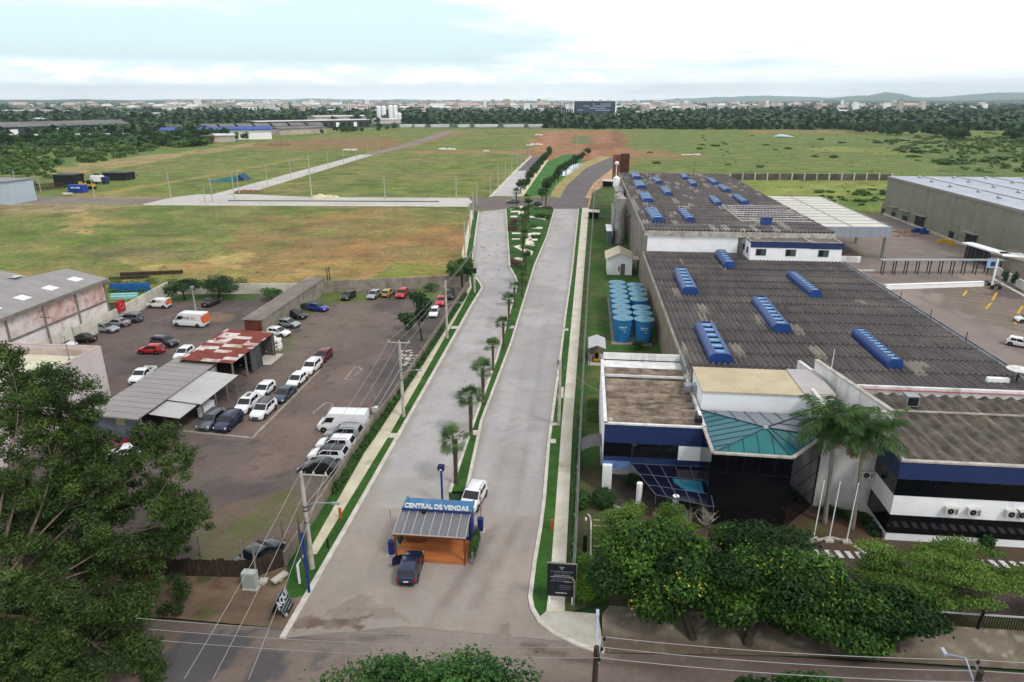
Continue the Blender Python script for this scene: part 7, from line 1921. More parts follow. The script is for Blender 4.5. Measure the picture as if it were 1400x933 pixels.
slabq(L0,L1,A1,A0,.05,M('aboard_face',C(34,38,44),C(28,31,37),.8,.5,world=True,fine=.03),'front_panel');slabq(B1,B0,A0,A1,.05,M('aboard_back',C(26,28,30),None),'back_panel')
mb=MB()
for a,b in ((L0,A0),(A0,A1),(A1,L1),(B0,A0)):mb.tube([a+nrm*.01,b+nrm*.01],.03,5)
part('frame',mb,m_greymetal,ab)
ux=(L1-L0).normalized();vy=(A0-L0).normalized();nf=ux.cross(vy).normalized()
from mathutils import Matrix
def on_board(u,v,off=.012):return L0+(L1-L0)*u+(A0-L0)*v+nf*off
cu_t=text('lettering','AQUI',.62,(0,0,0),Matrix((ux,vy,nf)).transposed().to_euler(),m_ltr,None,.004,bold=.02);cu_t.parent=ab;cu_t.location=on_board(.5,.72)-Vector(ab.location)
mb=MB()
for v0,v1,u0,u1 in ((.44,.48,.06,.92),(.30,.33,.15,.9),(.14,.18,.45,.95)):mb.quad(*[on_board(u,v) for u,v in ((u0,v0),(u1,v0),(u1,v1),(u0,v1))])
mb.quad(*[on_board(u,v) for u,v in ((.05,.04),(.22,.04),(.22,.2),(.05,.2))])
part('printed_panel',mb,M('aboard_print',C(150,156,164),None),ab)
# side-on totem board by the first pole
t=thing('totem_board','tall dark board seen edge-on with a white leg and a blue post','sign',(-17.6,35.6,.1))
ga,gb=G(410,800),G(423,812)
mb=MB();mb.hexa([(ga[0]-.35,ga[1]+1.5,1.9),(ga[0]+.35,ga[1]-.1,1.9),(ga[0]+.43,ga[1]-.06,1.9),(ga[0]-.27,ga[1]+1.54,1.9),(ga[0]-.35,ga[1]+1.5,4.4),(ga[0]+.35,ga[1]-.1,4.4),(ga[0]+.43,ga[1]-.06,4.4),(ga[0]-.27,ga[1]+1.54,4.4)]);part('panel',mb,M('totem_dark',C(62,66,72),C(50,54,60),1,.6),t)
mb=MB();mb.box(ga[0]-.06,ga[1]-.06,.05,ga[0]+.06,ga[1]+.06,1.6);mb.tube([(ga[0],ga[1],1.6),(ga[0]+.4,ga[1]+.2,2.2)],.06,6);part('white_leg',mb,m_white,t)
mb=MB();mb.box(gb[0]-.07,gb[1]-.07,.05,gb[0]+.07,gb[1]+.07,4.5);mb.box(gb[0]-.1,gb[1]-.1,4.5,gb[0]+.1,gb[1]+.1,4.6);part('blue_post',mb,M('totem_blue',C(30,52,118),None),t)

# ---------------------------------------------------------------- poles, masts and wires
def utility_pole(name,label,base,h,arm,lamp=None,group=None,r0=.19,mat_=None,armdir=0.0,arms=1.7):
 t=thing(name,label,'utility pole',base,0,group);x,y,z=base;mat_=mat_ or m_pole
 mb=MB();mb.cyl((x,y,z-.1),(x,y,z+h),r0,r0*.6,12);part('shaft',mb,mat_,t,.6)
 ca,sa=math.cos(armdir),math.sin(armdir);ends=[]
 if arm:
  o0,o1=arm
  mb=MB();mb.tube([(x+ca*o0,y+sa*o0,z+h-.15),(x+ca*o1,y+sa*o1,z+h-.15)],.06,4);part('crossarm',mb,mat_,t)
  for k in range(3):
   f=o0+.12+(o1-o0-.24)*k/2;p=(x+ca*f,y+sa*f,z+h-.09)
   mb=MB();mb.lathe([(.05,0),(.08,.06),(.05,.1),(.07,.15),(.02,.2)],p,8);part('insulator',mb,m_conc_light,t);ends.append((p[0],p[1],p[2]+.2))
  mb=MB()
  for zz in (h*.62,h*.66,h*.5):mb.lathe([(r0*.95,-.03),(r0*.95,.03)],(x,y,z+zz),10)
  part('clamp',mb,m_trim,t)
 if lamp:
  lx,lz,rise=lamp;mb=MB();mb.tube([(x,y,z+lz),(x+lx*.35,y,z+lz+rise*.8),(x+lx,y,z+lz+rise)],.035,6);o=part('lamp_arm',mb,m_metal,t)
  mb=MB();mb.hexa([(x+lx-.05,y-.1,z+lz+rise-.06),(x+lx+.5,y-.1,z+lz+rise-.06),(x+lx+.5,y+.1,z+lz+rise-.06),(x+lx-.05,y+.1,z+lz+rise-.06),(x+lx-.05,y-.08,z+lz+rise+.05),(x+lx+.45,y-.08,z+lz+rise+.05),(x+lx+.45,y+.08,z+lz+rise+.05),(x+lx-.05,y+.08,z+lz+rise+.05)]);part('lamp_head',mb,m_metal,o)
 return t,ends
gA,gB,gC,gD=G(427,779),G(552,571),G(611.5,464),G(649,401)
pg='concrete poles along the west pavement'
_,eA=utility_pole('utility_pole','first concrete pole with a crossarm, by the totem board',(gA[0],gA[1],.1),7.4,(-.1,1.75),(1.9,4.9,.35),pg)
_,eB=utility_pole('utility_pole','second concrete pole with a wide crossarm beside the parked van',(gB[0],gB[1],.1),8.0,(-1.15,1.05),(1.6,4.6,.5),pg)
_,eC=utility_pole('utility_pole','third concrete pole beside the white car in the yard',(gC[0],gC[1],.1),7.9,None,(1.9,4.6,.4),pg)
_,eD=utility_pole('utility_pole','concrete pole at the kerb bend by the round tree',(gD[0],gD[1],.1),7.8,None,None,pg)
mb=MB();mb.box(gD[0]-.1,gD[1]-.35,3.4,gD[0]+.35,gD[1]+.1,4.2);solo('pole_box',mb,m_trim,'black box strapped to the pole at the kerb bend','box')
def cable(name,label,a,b,sag,r=.014,n=14,group='overhead cables along the avenue'):
 a,b=Vector(a),Vector(b);pts=[a+(b-a)*(i/n)-Vector((0,0,sag*4*(i/n)*(1-i/n))) for i in range(n+1)]
 mb=MB();mb.tube(pts,r,5,caps=False);solo(name,mb,m_wire,label,'cable',group)
tops=[(gC[0],gC[1],7.8),(gC[0]+.1,gC[1],7.6),(gC[0]-.1,gC[1],7.4)]
topd=[(gD[0],gD[1],7.7),(gD[0]+.1,gD[1],7.5),(gD[0]-.1,gD[1],7.3)]
prev=[(-15.9,20.7,7.2),(-14.7,20.8,7.2),(-13.2,20.9,7.2)]
side=['outer left','middle','inner right']
for k in range(3):
 cable('power_cable',side[k]+' cable from the first concrete pole down to the street',prev[k],eA[k],.25)
 cable('power_cable',side[k]+' cable between the first and second concrete poles',eA[k],eB[k],.5)
 cable('power_cable',side[k]+' cable between the second and third concrete poles',eB[k],tops[k],.5)
 cable('power_cable',side[k]+' cable between the third pole and the kerb-bend pole',tops[k],topd[k],.4)
cable('telephone_cable','thick low cable sagging between the first two concrete poles',(gA[0],gA[1],5.0),(gB[0],gB[1],5.4),.6,.025)
mp=thing('meter_post','short concrete post with white meter rubble inside the car park wall','post',(*G(511,566),0));g=G(511,566)
mb=MB();mb.box(g[0]-.1,g[1]-.1,0,g[0]+.1,g[1]+.1,3.2);part('shaft',mb,m_beam,mp);mb=MB();mb.box(g[0]-.05,g[1]-.3,.3,g[0]+.5,g[1]+.2,.8);part('meter_box',mb,m_white_dirty,mp)
mb=MB()
for _ in range(30):
 g=G(r_.uniform(548,575),r_.uniform(480,500));s_=r_.uniform(.1,.3);mb.obox((g[0]-.2,g[1]),s_,s_*.6,0.01,.05+s_*.2,r_.uniform(0,3))
solo('rubble_pile',mb,m_conc_light,'broken pale slabs lying along the inside of the wall','rubble')
g=G(268,427);t=thing('yard_lamp','slim white lamp pole behind the lettered cargo van','lamp',(g[0],g[1],0))
mb=MB();mb.cyl((g[0],g[1],0),(g[0],g[1],3.6),.11,.09,10);part('shaft',mb,m_pole,t);mb=MB();mb.box(g[0]-.22,g[1]-.2,3.6,g[0]+.22,g[1]+.2,4.0);part('lamp_head',mb,m_metal,t)
g=(-64.6,73.0);mb=MB();t=thing('timber_pole','old pole with a small crossarm against the brick warehouse','utility pole',(g[0],g[1],0));mb.cyl((g[0],g[1],0),(g[0],g[1],5.4),.12,.1,8);part('shaft',mb,m_beam,t);mb=MB();mb.box(g[0]-.7,g[1]-.05,5.0,g[0]+.7,g[1]+.05,5.12);part('crossarm',mb,m_beam,t)
# east side
gR=G(764,583)
t=thing('utility_pole','slim concrete pole with a cable bundle on the east verge','utility pole',(gR[0],gR[1],.1));mb=MB();mb.cyl((gR[0],gR[1],0),(gR[0],gR[1],7.0),.17,.11,10);part('shaft',mb,m_pole,t);mb=MB()
for k in range(5):mb.tube([(gR[0]+.3*math.cos(a+k),gR[1]+.05*k,6.3+.1*k+.28*math.sin(a)) for a in np.linspace(0,2*PI,12)],.02,4)
part('cable_coil',mb,m_trim,t)
cable('service_cable','thin cable crossing from the east pole to the office',(gR[0],gR[1],6.6),(2.3,56,5.6),.3)
# street poles at the very front, only their heads in the picture
def street_pole(x,y,lab,tilt,LZ=7.9):
 t=thing('street_pole',lab,'utility pole',(x,y,0));mb=MB();mb.cyl((x,y,0),(x,y,7.5),.17,.12,10);part('shaft',mb,m_oldwood,t)
 mb=MB();mb.tube([(x+.1,y-.5,7.05),(x+.3,y+.95,7.1)],.05,4);part('crossarm',mb,m_greymetal,t);E_=[]
 for k in range(3):f=-.4+k*.62;p=(x+.12+.13*k,y+f,7.12);mb=MB();mb.lathe([(.05,0),(.08,.06),(.05,.1),(.07,.15),(.02,.2)],p,8);part('insulator',mb,m_trim,t);E_.append((p[0],p[1],p[2]+.18))
 mb=MB();mb.tube([(x,y,6.6),(x+tilt*.3,y+.8,7.4),(x+tilt,y+1.5,LZ)],.035,6);o=part('lamp_arm',mb,M('pale_blue_arm',C(160,176,200),None,rough=.5),t)
 mb=MB();mb.hexa([(x+tilt+a*.07,y+1.42+b*.36,LZ-.03+c*.09+b*.04) for c in (0,1) for a,b in ((-1,0),(1,0),(1,1),(-1,1))]);part('lamp_head',mb,M('lamp_violet_white',C(168,170,186),None,rough=.4),o);return E_
eF=street_pole(1.25,23.9,'dark street pole at the bottom edge with an upright lamp',.05);eG=street_pole(17.2,24.2,'street pole at the lower right edge with a curved lamp',-.6,6.9)
eH=[(-15.9+k*.3,20.7+.2*k,7.2) for k in range(3)];eI=[(36,25.2+.62*k,7.2) for k in range(3)]
for k in range(3):
 w_=['nearest','middle','farthest'][k]
 cable('power_cable',w_+' street cable between the two front poles',eF[k],eG[k],.25,.016,group='overhead cables along the street')
 cable('power_cable',w_+' street cable running off the right edge',eG[k],eI[k],.25,.016,group='overhead cables along the street')
 cable('power_cable',w_+' faint street cable passing the avenue mouth',eF[k],(-18-k,22.5+.6*k,7.3),.3,.010,group='overhead cables along the street')
for px,py in [(1112,738),(1133,740),(1157,742)]:
 g=G(px,py);t=thing('flagpole',{1112:'left one of three bare white flagpoles',1133:'middle one of three bare white flagpoles',1157:'right one of three bare white flagpoles'}[px],'flagpole',(g[0],g[1],0),0,'bare flagpoles before the office')
 mb=MB();mb.cyl((g[0],g[1],.1),(g[0]+.05,g[1],4.8),.05,.03,8);mb.lathe([(.02,0),(.05,.04),(.02,.08)],(g[0]+.05,g[1],4.8),8);part('shaft',mb,m_white,t);mb=MB();mb.box(g[0]-.3,g[1]-.22,0,g[0]+.3,g[1]+.22,.16);part('base',mb,m_conc_light,t)
g=G(1134,520,7.6);mb=MB();mb.cyl((g[0],g[1],7.59),(g[0],g[1],10.4),.03,.02,6);mb.box(g[0]-.12,g[1]-.12,7.59,g[0]+.12,g[1]+.12,7.75);solo('antenna_mast',mb,m_white,'thin antenna mast on the tan office roof','antenna')
for i,(px,py) in enumerate([(1245,411),(1283,437),(1330,468)]):
 g=G3(px,py,Z1);mb=MB();mb.cyl((40.1,g[1],Z1-.3),(40.1,g[1],Z1+1.1),.04,n=6);mb.box(40.0,g[1]-.08,Z1-.35,40.2,g[1]+.08,Z1-.2);solo('roof_rod',mb,m_trim,['rod on the hall roof edge, farthest up','rod on the hall roof edge, middle one','rod on the hall roof edge, nearest the office'][i],'rod')
g=AY(1393,505,60.5);t=thing('dish_antenna','pale satellite panel at the right end of the hall roof','antenna',(g[0],60.4,Z1))
mb=MB();mb.lathe([(.05,0),(.6,.1),(1.0,.3)],(g[0],60.4,Z1+1.0),18);part('dish',mb,m_white_dirty,t,.6);mb=MB();mb.cyl((g[0],60.4,Z1),(g[0],60.4,Z1+1.0),.07);part('mast',mb,m_trim,t);mb=MB();mb.box(g[0]-2.6,60.0,Z1+.1,g[0]-.8,60.4,Z1+.5);part('rail',mb,m_white,t)
g=G(1286,722);t=thing('white_display','white angular display standing by the right office wall','display',(g[0],g[1]-.6,0))
gy=g[1]-.8;gx=g[0]+.2;mb=MB();mb.hexa([(gx-.9,gy-.3,.25),(gx+.3,gy-.3,.2),(gx+.3,gy-.2,.2),(gx-.9,gy-.2,.25),(gx-.2,gy-.1,.9),(gx+.7,gy-.1,1.3),(gx+.7,gy,1.3),(gx-.2,gy,.9)]);part('panel',mb,m_signwhite,t)
mb=MB();mb.lathe([(.03,0),(.18,.05),(.2,.2),(.15,.3)],(gx+.7,gy-.05,1.3),12);part('lamp',mb,m_metal,t);mb=MB();mb.cyl((gx+.3,gy,0),(gx+.5,gy,1.0),.05);part('stand',mb,m_trim,t)
g=G(799,762);t=thing('dark_totem','small black totem inside the chain-link fence','totem',(g[0],g[1],0));mb=MB();mb.box(g[0]-.14,g[1]-.1,.5,g[0]+.14,g[1]+.1,1.8);part('body',mb,m_trim,t);mb=MB();mb.cyl((g[0],g[1],0),(g[0],g[1],.5),.04);mb.cyl((g[0]-.02,g[1],1.8),(g[0]-.02,g[1],3.0),.025,n=6);part('post',mb,m_greymetal,t);mb=MB();mb.box(g[0]-.06,g[1]-.04,3.0,g[0]+.06,g[1]+.04,3.2);part('lamp',mb,m_signwhite,t)

# ---------------------------------------------------------------- fences on the east side
def chain_mat():
 m,nt,b=_nodes('chain_link');b.inputs['Base Color'].default_value=C(104,108,108);b.inputs['Roughness'].default_value=.6;b.inputs['Metallic'].default_value=.3
 g=nt.nodes.new('ShaderNodeNewGeometry');s=nt.nodes.new('ShaderNodeSeparateXYZ');link(nt,g.outputs['Position'],s.inputs[0])
 outs=[]
 for sg in (1,-1):
  a=math_(nt,'ADD',s.outputs[1],math_(nt,'MULTIPLY',s.outputs[2],sg));a=math_(nt,'FRACT',math_(nt,'MULTIPLY',a,6.5));outs.append(math_(nt,'LESS_THAN',a,.36))
 al=math_(nt,'MAXIMUM',outs[0],outs[1]);link(nt,al,b.inputs['Alpha']);return m
cf=thing('chain_link_fence','long grey chain-link fence between the east pavement and the factory lawn','fence',(1,80,0))
mb=MB()
for a,b in zip(FE[:-1],FE[1:]):mb.add([(a[0],a[1],.05),(b[0],b[1],.05),(b[0],b[1],2.0),(a[0],a[1],2.0)],[(0,1,2,3)])
part('mesh',mb,chain_mat(),cf)
for a,b in zip(FE[:-1],FE[1:]):
 k=max(1,int((b[1]-a[1])/2.9))
 for i in range(k):
  t=i/k;x_,y_=a[0]+(b[0]-a[0])*t,a[1]+(b[1]-a[1])*t;mb=MB();mb.tube([(x_,y_,0),(x_,y_,2.05),(x_-.22,y_,2.35)],.055,5);part('post',mb,m_conc,cf)
mb=MB()
for a,b in zip(FE[:-1],FE[1:]):
 for z_ in (.3,1.2,2.0):mb.tube([(a[0],a[1],z_),(b[0],b[1],z_)],.018,4)
 for k in range(3):mb.tube([(a[0]-.07*k,a[1],2.08+.1*k),(b[0]-.07*k,b[1],2.08+.1*k)],.014,4)
part('wire',mb,m_metal,cf)
rf_=thing('rail_fence','dark upright-bar fence with a pale top rail along the stone footway','fence',(20,35.7,0))
mb=MB();mb.box(3.0,35.62,1.02,34,35.7,1.1);part('top_rail',mb,M('pale_rail',C(170,176,170),None,rough=.5),rf_)
mb=MB()
for i in range(200):x_=3.0+i*.155;mb.box(x_,35.64,.05,x_+.025,35.68,1.02)
part('bars',mb,m_trim,rf_)
for x_ in (9.3,16.8,24.4,31):mb=MB();mb.tube([(x_,35.55,0),(x_+.12,35.55,1.7)],.08,6);part('post',mb,m_trim,rf_)
# ---------------------------------------------------------------- lamp posts over the new plots
lp=thing('lamp_post','x','lamp post',(0,0,0),0,'bare concrete lamp posts along the new streets')
mb=MB();mb.cyl((0,0,-.1),(0,0,8.0),.17,.10,8);part('shaft',mb,m_pole,lp,.6,local=True)
mb=MB();mb.box(-.5,-.05,7.2,.5,.05,7.32);mb.box(-.14,-.14,5.6,.14,.14,6.0);part('bracket',mb,m_metal,lp,local=True)
posts=[(26,271,233,'dusty lane'),(130,272.6,236,'dusty lane'),(56,263,245,'dusty lane'),(234,272,236,'cross street'),(291,277,242,'cross street'),(321,273,238,'cross street'),(327,265,235,'diagonal street'),(280.6,277,261,'cross street'),
(366,254,225,'diagonal street'),(397.7,244,218,'diagonal street'),(426.6,272.6,212.6,'cross street'),(448.6,229.7,206.6,'diagonal street'),(470,223.7,204,'diagonal street'),(488,219.4,204,'diagonal street'),(503.5,215,195.4,'diagonal street'),(518,211.7,193.7,'diagonal street'),
(526.6,272,240,'cross street'),(624,272.6,239,'cross street'),(652,279,247.7,'avenue'),(670.5,267,237.4,'avenue'),(681,258,225.4,'avenue'),(691,248.6,221,'avenue'),(699.6,241,216,'avenue'),(706.9,231.5,211,'avenue'),(712.9,226,211.7,'avenue'),(718.3,221,200.6,'avenue'),(723.6,216,193.7,'avenue'),(702,213.4,194.6,'red earth'),
(788.6,211,175,'red earth'),(642.6,326,277.6,'west pavement'),(635.7,350,302.7,'west pavement'),(647,301,262,'west pavement'),(349,176,170,'far')][:-1]
lab={'dusty lane':'concrete lamp post beside the dusty lane on the left','cross street':'concrete lamp post along the pale cross street','diagonal street':'concrete lamp post along the diagonal new street','avenue':'concrete lamp post left of the avenue beyond the junction','red earth':'lone tall pole on the raw red earth','west pavement':'slim concrete post on the west pavement before the junction'}
for i,(px,py,ty,k) in enumerate(posts):
 g=G(px,py);h=AY(px,ty,g[1])[2];l_=lab[k]
 if k=='red earth':l_='lone very tall pole on the red earth in mid-avenue' if px>750 else 'lone thin pole where the grass meets the red earth'
 if px==56:l_='short concrete stub post beside the dusty lane'
 if abs(px-280.6)<.1:l_='shortest post on the pale cross street'
 o=lp if i==0 else dup(lp,(0,0,0),0,l_)
 o['label']=l_;o.location=(g[0],g[1],0);o.rotation_euler=(0,0,(i% 3)*.5);s_=max(.5,h/8.0);o.scale=(1 if s_<1.3 else 1.4,1 if s_<1.3 else 1.4,s_)

# two rows of young dense trees flanking the far median
def row_tree_mesh(seed,lm,h=4.2,w=1.5):
 cl=clumpy((0,0,h*.62),(w,w,h*.4),9,seed,.5);return leaf_mesh('row_tree',[foliage_arrays(cl,700,.42,seed,.4)],[lm])
rm=[row_tree_mesh(500+i,lf_dark) for i in range(3)]
tb=MB();tb.cyl((0,0,0),(0,0,2.2),.12,.08,6);tme=mesh_of('trunk',tb,m_barkd)
for a,b,k,lab_ in [((714,266),(752,212),17,'young dark tree in the left row of the far median'),((740,284-10),(772,238),9,'young dark tree in the right row of the far median by the pond'),((776,236),(804,212),9,'young dark tree in the far end of the right row')]:
 ga,gb=G(*a),G(*b)
 for i in range(k):
  t=(i+random.uniform(-.25,.25))/(k-1);x_,y_=ga[0]+(gb[0]-ga[0])*t,ga[1]+(gb[1]-ga[1])*t
  r=thing('row_tree',lab_,'tree',(x_+random.uniform(-.6,.6),y_,0),random.uniform(0,6),'young trees flanking the far median')
  o=obj('crown',rm[i% 3],r,local=True);obj('trunk',tme,r,local=True);s_=random.uniform(.85,1.25);r.scale=(s_,s_,s_)

# ---- building site at the left edge
g=G(104,264);t=thing('site_container','blue site container with white lettering on the dusty lane','container',(g[0],g[1],0))
mb=MB();mb.box(g[0]-2.7,g[1],.1,g[0]+2.7,g[1]+2.6,2.6)
for i in range(11):x_=g[0]-2.65+i*.48;mb.box(x_,g[1]-.06,.2,x_+.24,g[1],2.5)
part('body',mb,M('container_blue',C(24,66,160),C(20,58,146),.8,.6,world=True),t);mb=MB();words(mb,g[0]-1.6,g[0]+1.5,1.5,.5,random.Random(3),.3,g[1]-.07);part('lettering',mb,m_signwhite,t)
for px,py,w_,d_,h_,lab_ in [(88,256,7.5,6,4.2,'black shade-net shed behind the blue container'),(157,247,9.5,6,2.8,'low black shed beyond the yellow loader')]:
 g=G(px,py);t=thing('site_shed',lab_,'shed',(g[0],g[1],0));mb=MB();mb.box(g[0]-w_/2,g[1],0,g[0]+w_/2,g[1]+d_,h_);part('wall',mb,M('black_netting',C(34,36,40),C(24,26,30),.4,.9,world=True),t)
 mb=MB();mb.box(g[0]-w_/2-.3,g[1]-.4,h_+.01,g[0]+w_/2+.3,g[1]+d_+.3,h_+.2);part('roof',mb,M('grey_net_roof',C(66,70,76),None),t)
g=G(122,259);t=thing('loader_tractor','yellow wheel loader among the site sheds','loader',(g[0],g[1],0))
mb=MB();mb.box(g[0]-2.2,g[1]-1,.8,g[0]+2.0,g[1]+1,1.9);mb.box(g[0]-3.6,g[1]-.2,1.0,g[0]-2.2,g[1]+.2,2.6);part('body',mb,m_yellow,t);mb=MB();mb.box(g[0]+.1,g[1]-.9,1.9,g[0]+1.5,g[1]+.9,3.2);part('cab',mb,m_dark,t)
for x_ in (-1.5,1.4):
 for y_ in (-1.1,1.1):mb=MB();mb.cyl((g[0]+x_,g[1]+y_-.2,.7),(g[0]+x_,g[1]+y_+.2,.7),.7,n=14);part('wheel',mb,m_tyre,t)
mb=MB();mb.hexa([(g[0]-4.6,g[1]-1.2,.3),(g[0]-3.5,g[1]-1.2,.3),(g[0]-3.5,g[1]+1.2,.3),(g[0]-4.6,g[1]+1.2,.3),(g[0]-4.2,g[1]-1.2,1.4),(g[0]-3.5,g[1]-1.2,1.5),(g[0]-3.5,g[1]+1.2,1.5),(g[0]-4.2,g[1]+1.2,1.4)]);part('bucket',mb,m_yellow,t)
g=G(137,252);t=thing('site_truck','white-covered blue truck among the site sheds','truck',(g[0],g[1],0));mb=MB();mb.box(g[0]-3,g[1]-1.1,1,g[0]+1.4,g[1]+1.1,3.1);part('cover',mb,m_white,t);mb=MB();mb.box(g[0]+1.5,g[1]-1.1,.7,g[0]+3.4,g[1]+1.1,2.7);mb.box(g[0]-3,g[1]-.8,.6,g[0]+1.5,g[1]+.8,.98);part('cab',mb,m_navy,t)
for x_ in (-2.2,2.4):
 for y_ in (-1,1):mb=MB();mb.cyl((g[0]+x_,g[1]+y_-.15,.5),(g[0]+x_,g[1]+y_+.15,.5),.5,n=14);part('wheel',mb,m_tyre,t)
g=G(92,268);mb=MB();mb.tube([(g[0]-1.4,g[1],.5),(g[0]+1.4,g[1]+.8,.5)],.5,12);solo('concrete_pipe',mb,m_conc_light,'pale concrete pipe lying before the blue container','pipe')
mb=MB();a,b=G(30,262),G(88,258)
for i in range(26):t_=i/25;mb.box(a[0]+(b[0]-a[0])*t_-.12,a[1]+(b[1]-a[1])*t_,0,a[0]+(b[0]-a[0])*t_+.12,a[1]+(b[1]-a[1])*t_+.2,2.2)
mb.wall(a,b,.15,.1,1.9);mb.wall(a,b,.15,.1,.6);solo('site_fence',mb,m_oldwood,'rough stake fence left of the black site shed','fence')
g=G(0,279);t=thing('edge_building','pale blue-grey building cut by the left picture edge','building',(g[0],g[1],0));mb=MB();mb.box(g[0]-30,g[1]-1,0,g[0]+5.0,g[1]+9,6.6);part('wall',mb,M('blue_white_wall',C(176,188,200),C(168,181,194),.3,.8,fine=.03,world=True),t);mb=MB();mb.box(g[0]-30.3,g[1]-1.3,6.61,g[0]+5.3,g[1]+9.3,6.9);part('roof',mb,m_greymetal,t)
# teal stretched netting and other things out on the plots
a,b=G(278,250),G(322,249);mb=MB();mb.add([(a[0],a[1],.05),(b[0],b[1],.05),(b[0],b[1]+3,2.4),(a[0]+10,a[1]+4,2.2),(b[0]-1,b[1]+6,.05),(a[0]+4,a[1]+7,.05)],[(0,1,2,3),(3,2,4,5)]);solo('teal_tarpaulin',mb,M('teal_net',C(58,120,122),C(44,104,108),.3,.7,world=True),'long teal tarpaulin tent on the grass by the cross street','tarpaulin')
a,b=G(325,249),G(333,247);mb=MB();mb.add([(a[0],a[1],.05),(b[0],b[1],.05),(b[0],b[1]+1,3.0),(a[0],a[1]+1,2.4),(a[0]+1,a[1]+5,.05),(b[0]+1,b[1]+5,.05)],[(0,1,2,3),(3,2,5,4)]);solo('blue_tarpaulin',mb,M('blue_net',C(58,88,120),C(48,76,106),.3,.7,world=True),'small dark blue tarpaulin beside the teal one','tarpaulin')
rr=random.Random(91)
for px,py,n_,s_,c_,lab_ in [(445,270.5,4,1.1,'pale','pale sand heap at the cross street kerb'),(338,263.5,5,1.0,'brown','brown earth heap at the diagonal street corner'),(610,204.5,6,1.1,'white','white rubble heap along the grass edge'),(734,198,5,1.0,'white','white heap beside the red earth'),(724,199,3,.8,'white','small white heap left of the red earth'),(737,185,5,1.0,'white','far white heap beyond the red earth corner'),(478,205.5,5,.9,'white','white heap before the strip of red earth'),
(938,212,4,.7,'white','white sacks in the rough pasture, left'),(951,212,4,.7,'white','white sacks in the rough pasture, right'),(381,199,6,1.5,'brown','brown spoil heap by the end of the field'),(665,207,3,.6,'white','lone white stone in the field')]:
 g=G(px,py);mb=MB()
 for _ in range(n_*2):
  x_,y_,r_0=g[0]+rr.uniform(-1,1)*s_*n_*.8,g[1]+rr.uniform(-1,1)*2,s_*rr.uniform(.6,1.2);k=7
  mb.lathe([(r_0*1.6,-.05),(r_0*1.2,r_0*.35),(r_0*.5,r_0*.75),(.05,r_0*.85)],(x_,y_,0),k)
 solo('heap',mb,{'pale':M('pale_sand',C(214,200,168),C(194,180,146),.5,.95,world=True),'brown':M('brown_earth',C(128,96,70),C(104,78,58),.5,.95,world=True),'white':M('white_rubble',C(206,202,196),C(176,170,164),.5,.95,world=True)}[c_],lab_,'heap')
g=G(1070,189);t=thing('white_plane_wreck','pale flat boat-like hull lying in the green pasture','hull',(g[0],g[1],0));mb=MB();mb.tube([(g[0]-7,g[1],1.2),(g[0]-3,g[1],1.8),(g[0]+3,g[1],1.4),(g[0]+9,g[1],.9)],[.4,1.4,1.1,.2],8);part('body',mb,M('pale_blue_hull',C(190,212,218),None),t)

# ---- bushes over the pasture and the scrub land
def bush_mesh(seed,lm,w,h,n=260,leaf=.9):
 cl=clumpy((0,0,h*.45),(w,w,h*.55),7,seed,.5,-.5);return leaf_mesh('bush',[foliage_arrays(cl,n,leaf,seed,.35,.8)],[lm])
lf_far=leaf_mat('far_wood_leaves',C(38,62,36),C(52,80,46),C(74,104,60),0)
lf_olive=leaf_mat('olive_scrub_leaves',C(84,104,54),C(104,124,66),C(124,142,84),.35)
bm=[bush_mesh(600+i,[lf_bush,lf_olive,lf_bush,lf_mid][i% 4],1,1,420,.3) for i in range(8)]
def scatter(name,label,cat,group,n,area,size,meshes,seed,hs=(.55,.9),reject=None):
 r=random.Random(seed);P=GP(area);xs=[p[0] for p in P];ys=[p[1] for p in P];k=0;tries=0
 while k<n and tries<6000:
  tries += 1
  x_,y_=r.uniform(min(xs),max(xs)),r.uniform(min(ys),max(ys))
  if not inpoly(np.array([x_]),np.array([y_]),P)[0]:continue
  o=obj(name,r.choice(meshes));o.location=(x_,y_,-.05);o.rotation_euler=(0,0,r.uniform(0,6.28));s_=r.uniform(*size);o.scale=(s_*r.uniform(.9,1.5),s_,s_*r.uniform(*hs));tag(o,label,cat,group);k += 1
scatter('pasture_bush','low rounded bush dotted over the green pasture','bush','bushes over the pasture',45,[(880,186),(1400,182),(1400,240),(1000,234),(880,226)],(.9,2.6),bm,41,(.35,.6))
scatter('thicket_bush','denser bush in the thickets along the right pasture edge','bush','thicket bushes right of the pasture',110,[(1180,190),(1400,186),(1400,250),(1290,232)],(1.6,3.8),bm,42,(.4,.7))
scatter('plot_bush','weedy bush on the yellow-green strip behind the loading canopy','bush','weeds behind the loading canopy',26,[(1120,262),(1212,258),(1208,288),(1120,274)],(.8,1.9),bm,43)
scatter('scrub_bush','bright green bush in the scrub left of the plots','bush','bushes in the left scrub',80,[(-60,198),(240,196),(260,204),(120,222),(20,240),(-60,250)],(2.2,5.0),bm,44,(.6,1.0))
scatter('scrub_bush','bush around the building site sheds','bush','bushes by the building site',24,[(20,242),(180,236),(200,238),(80,262),(20,262)],(1.0,2.2),bm,45)

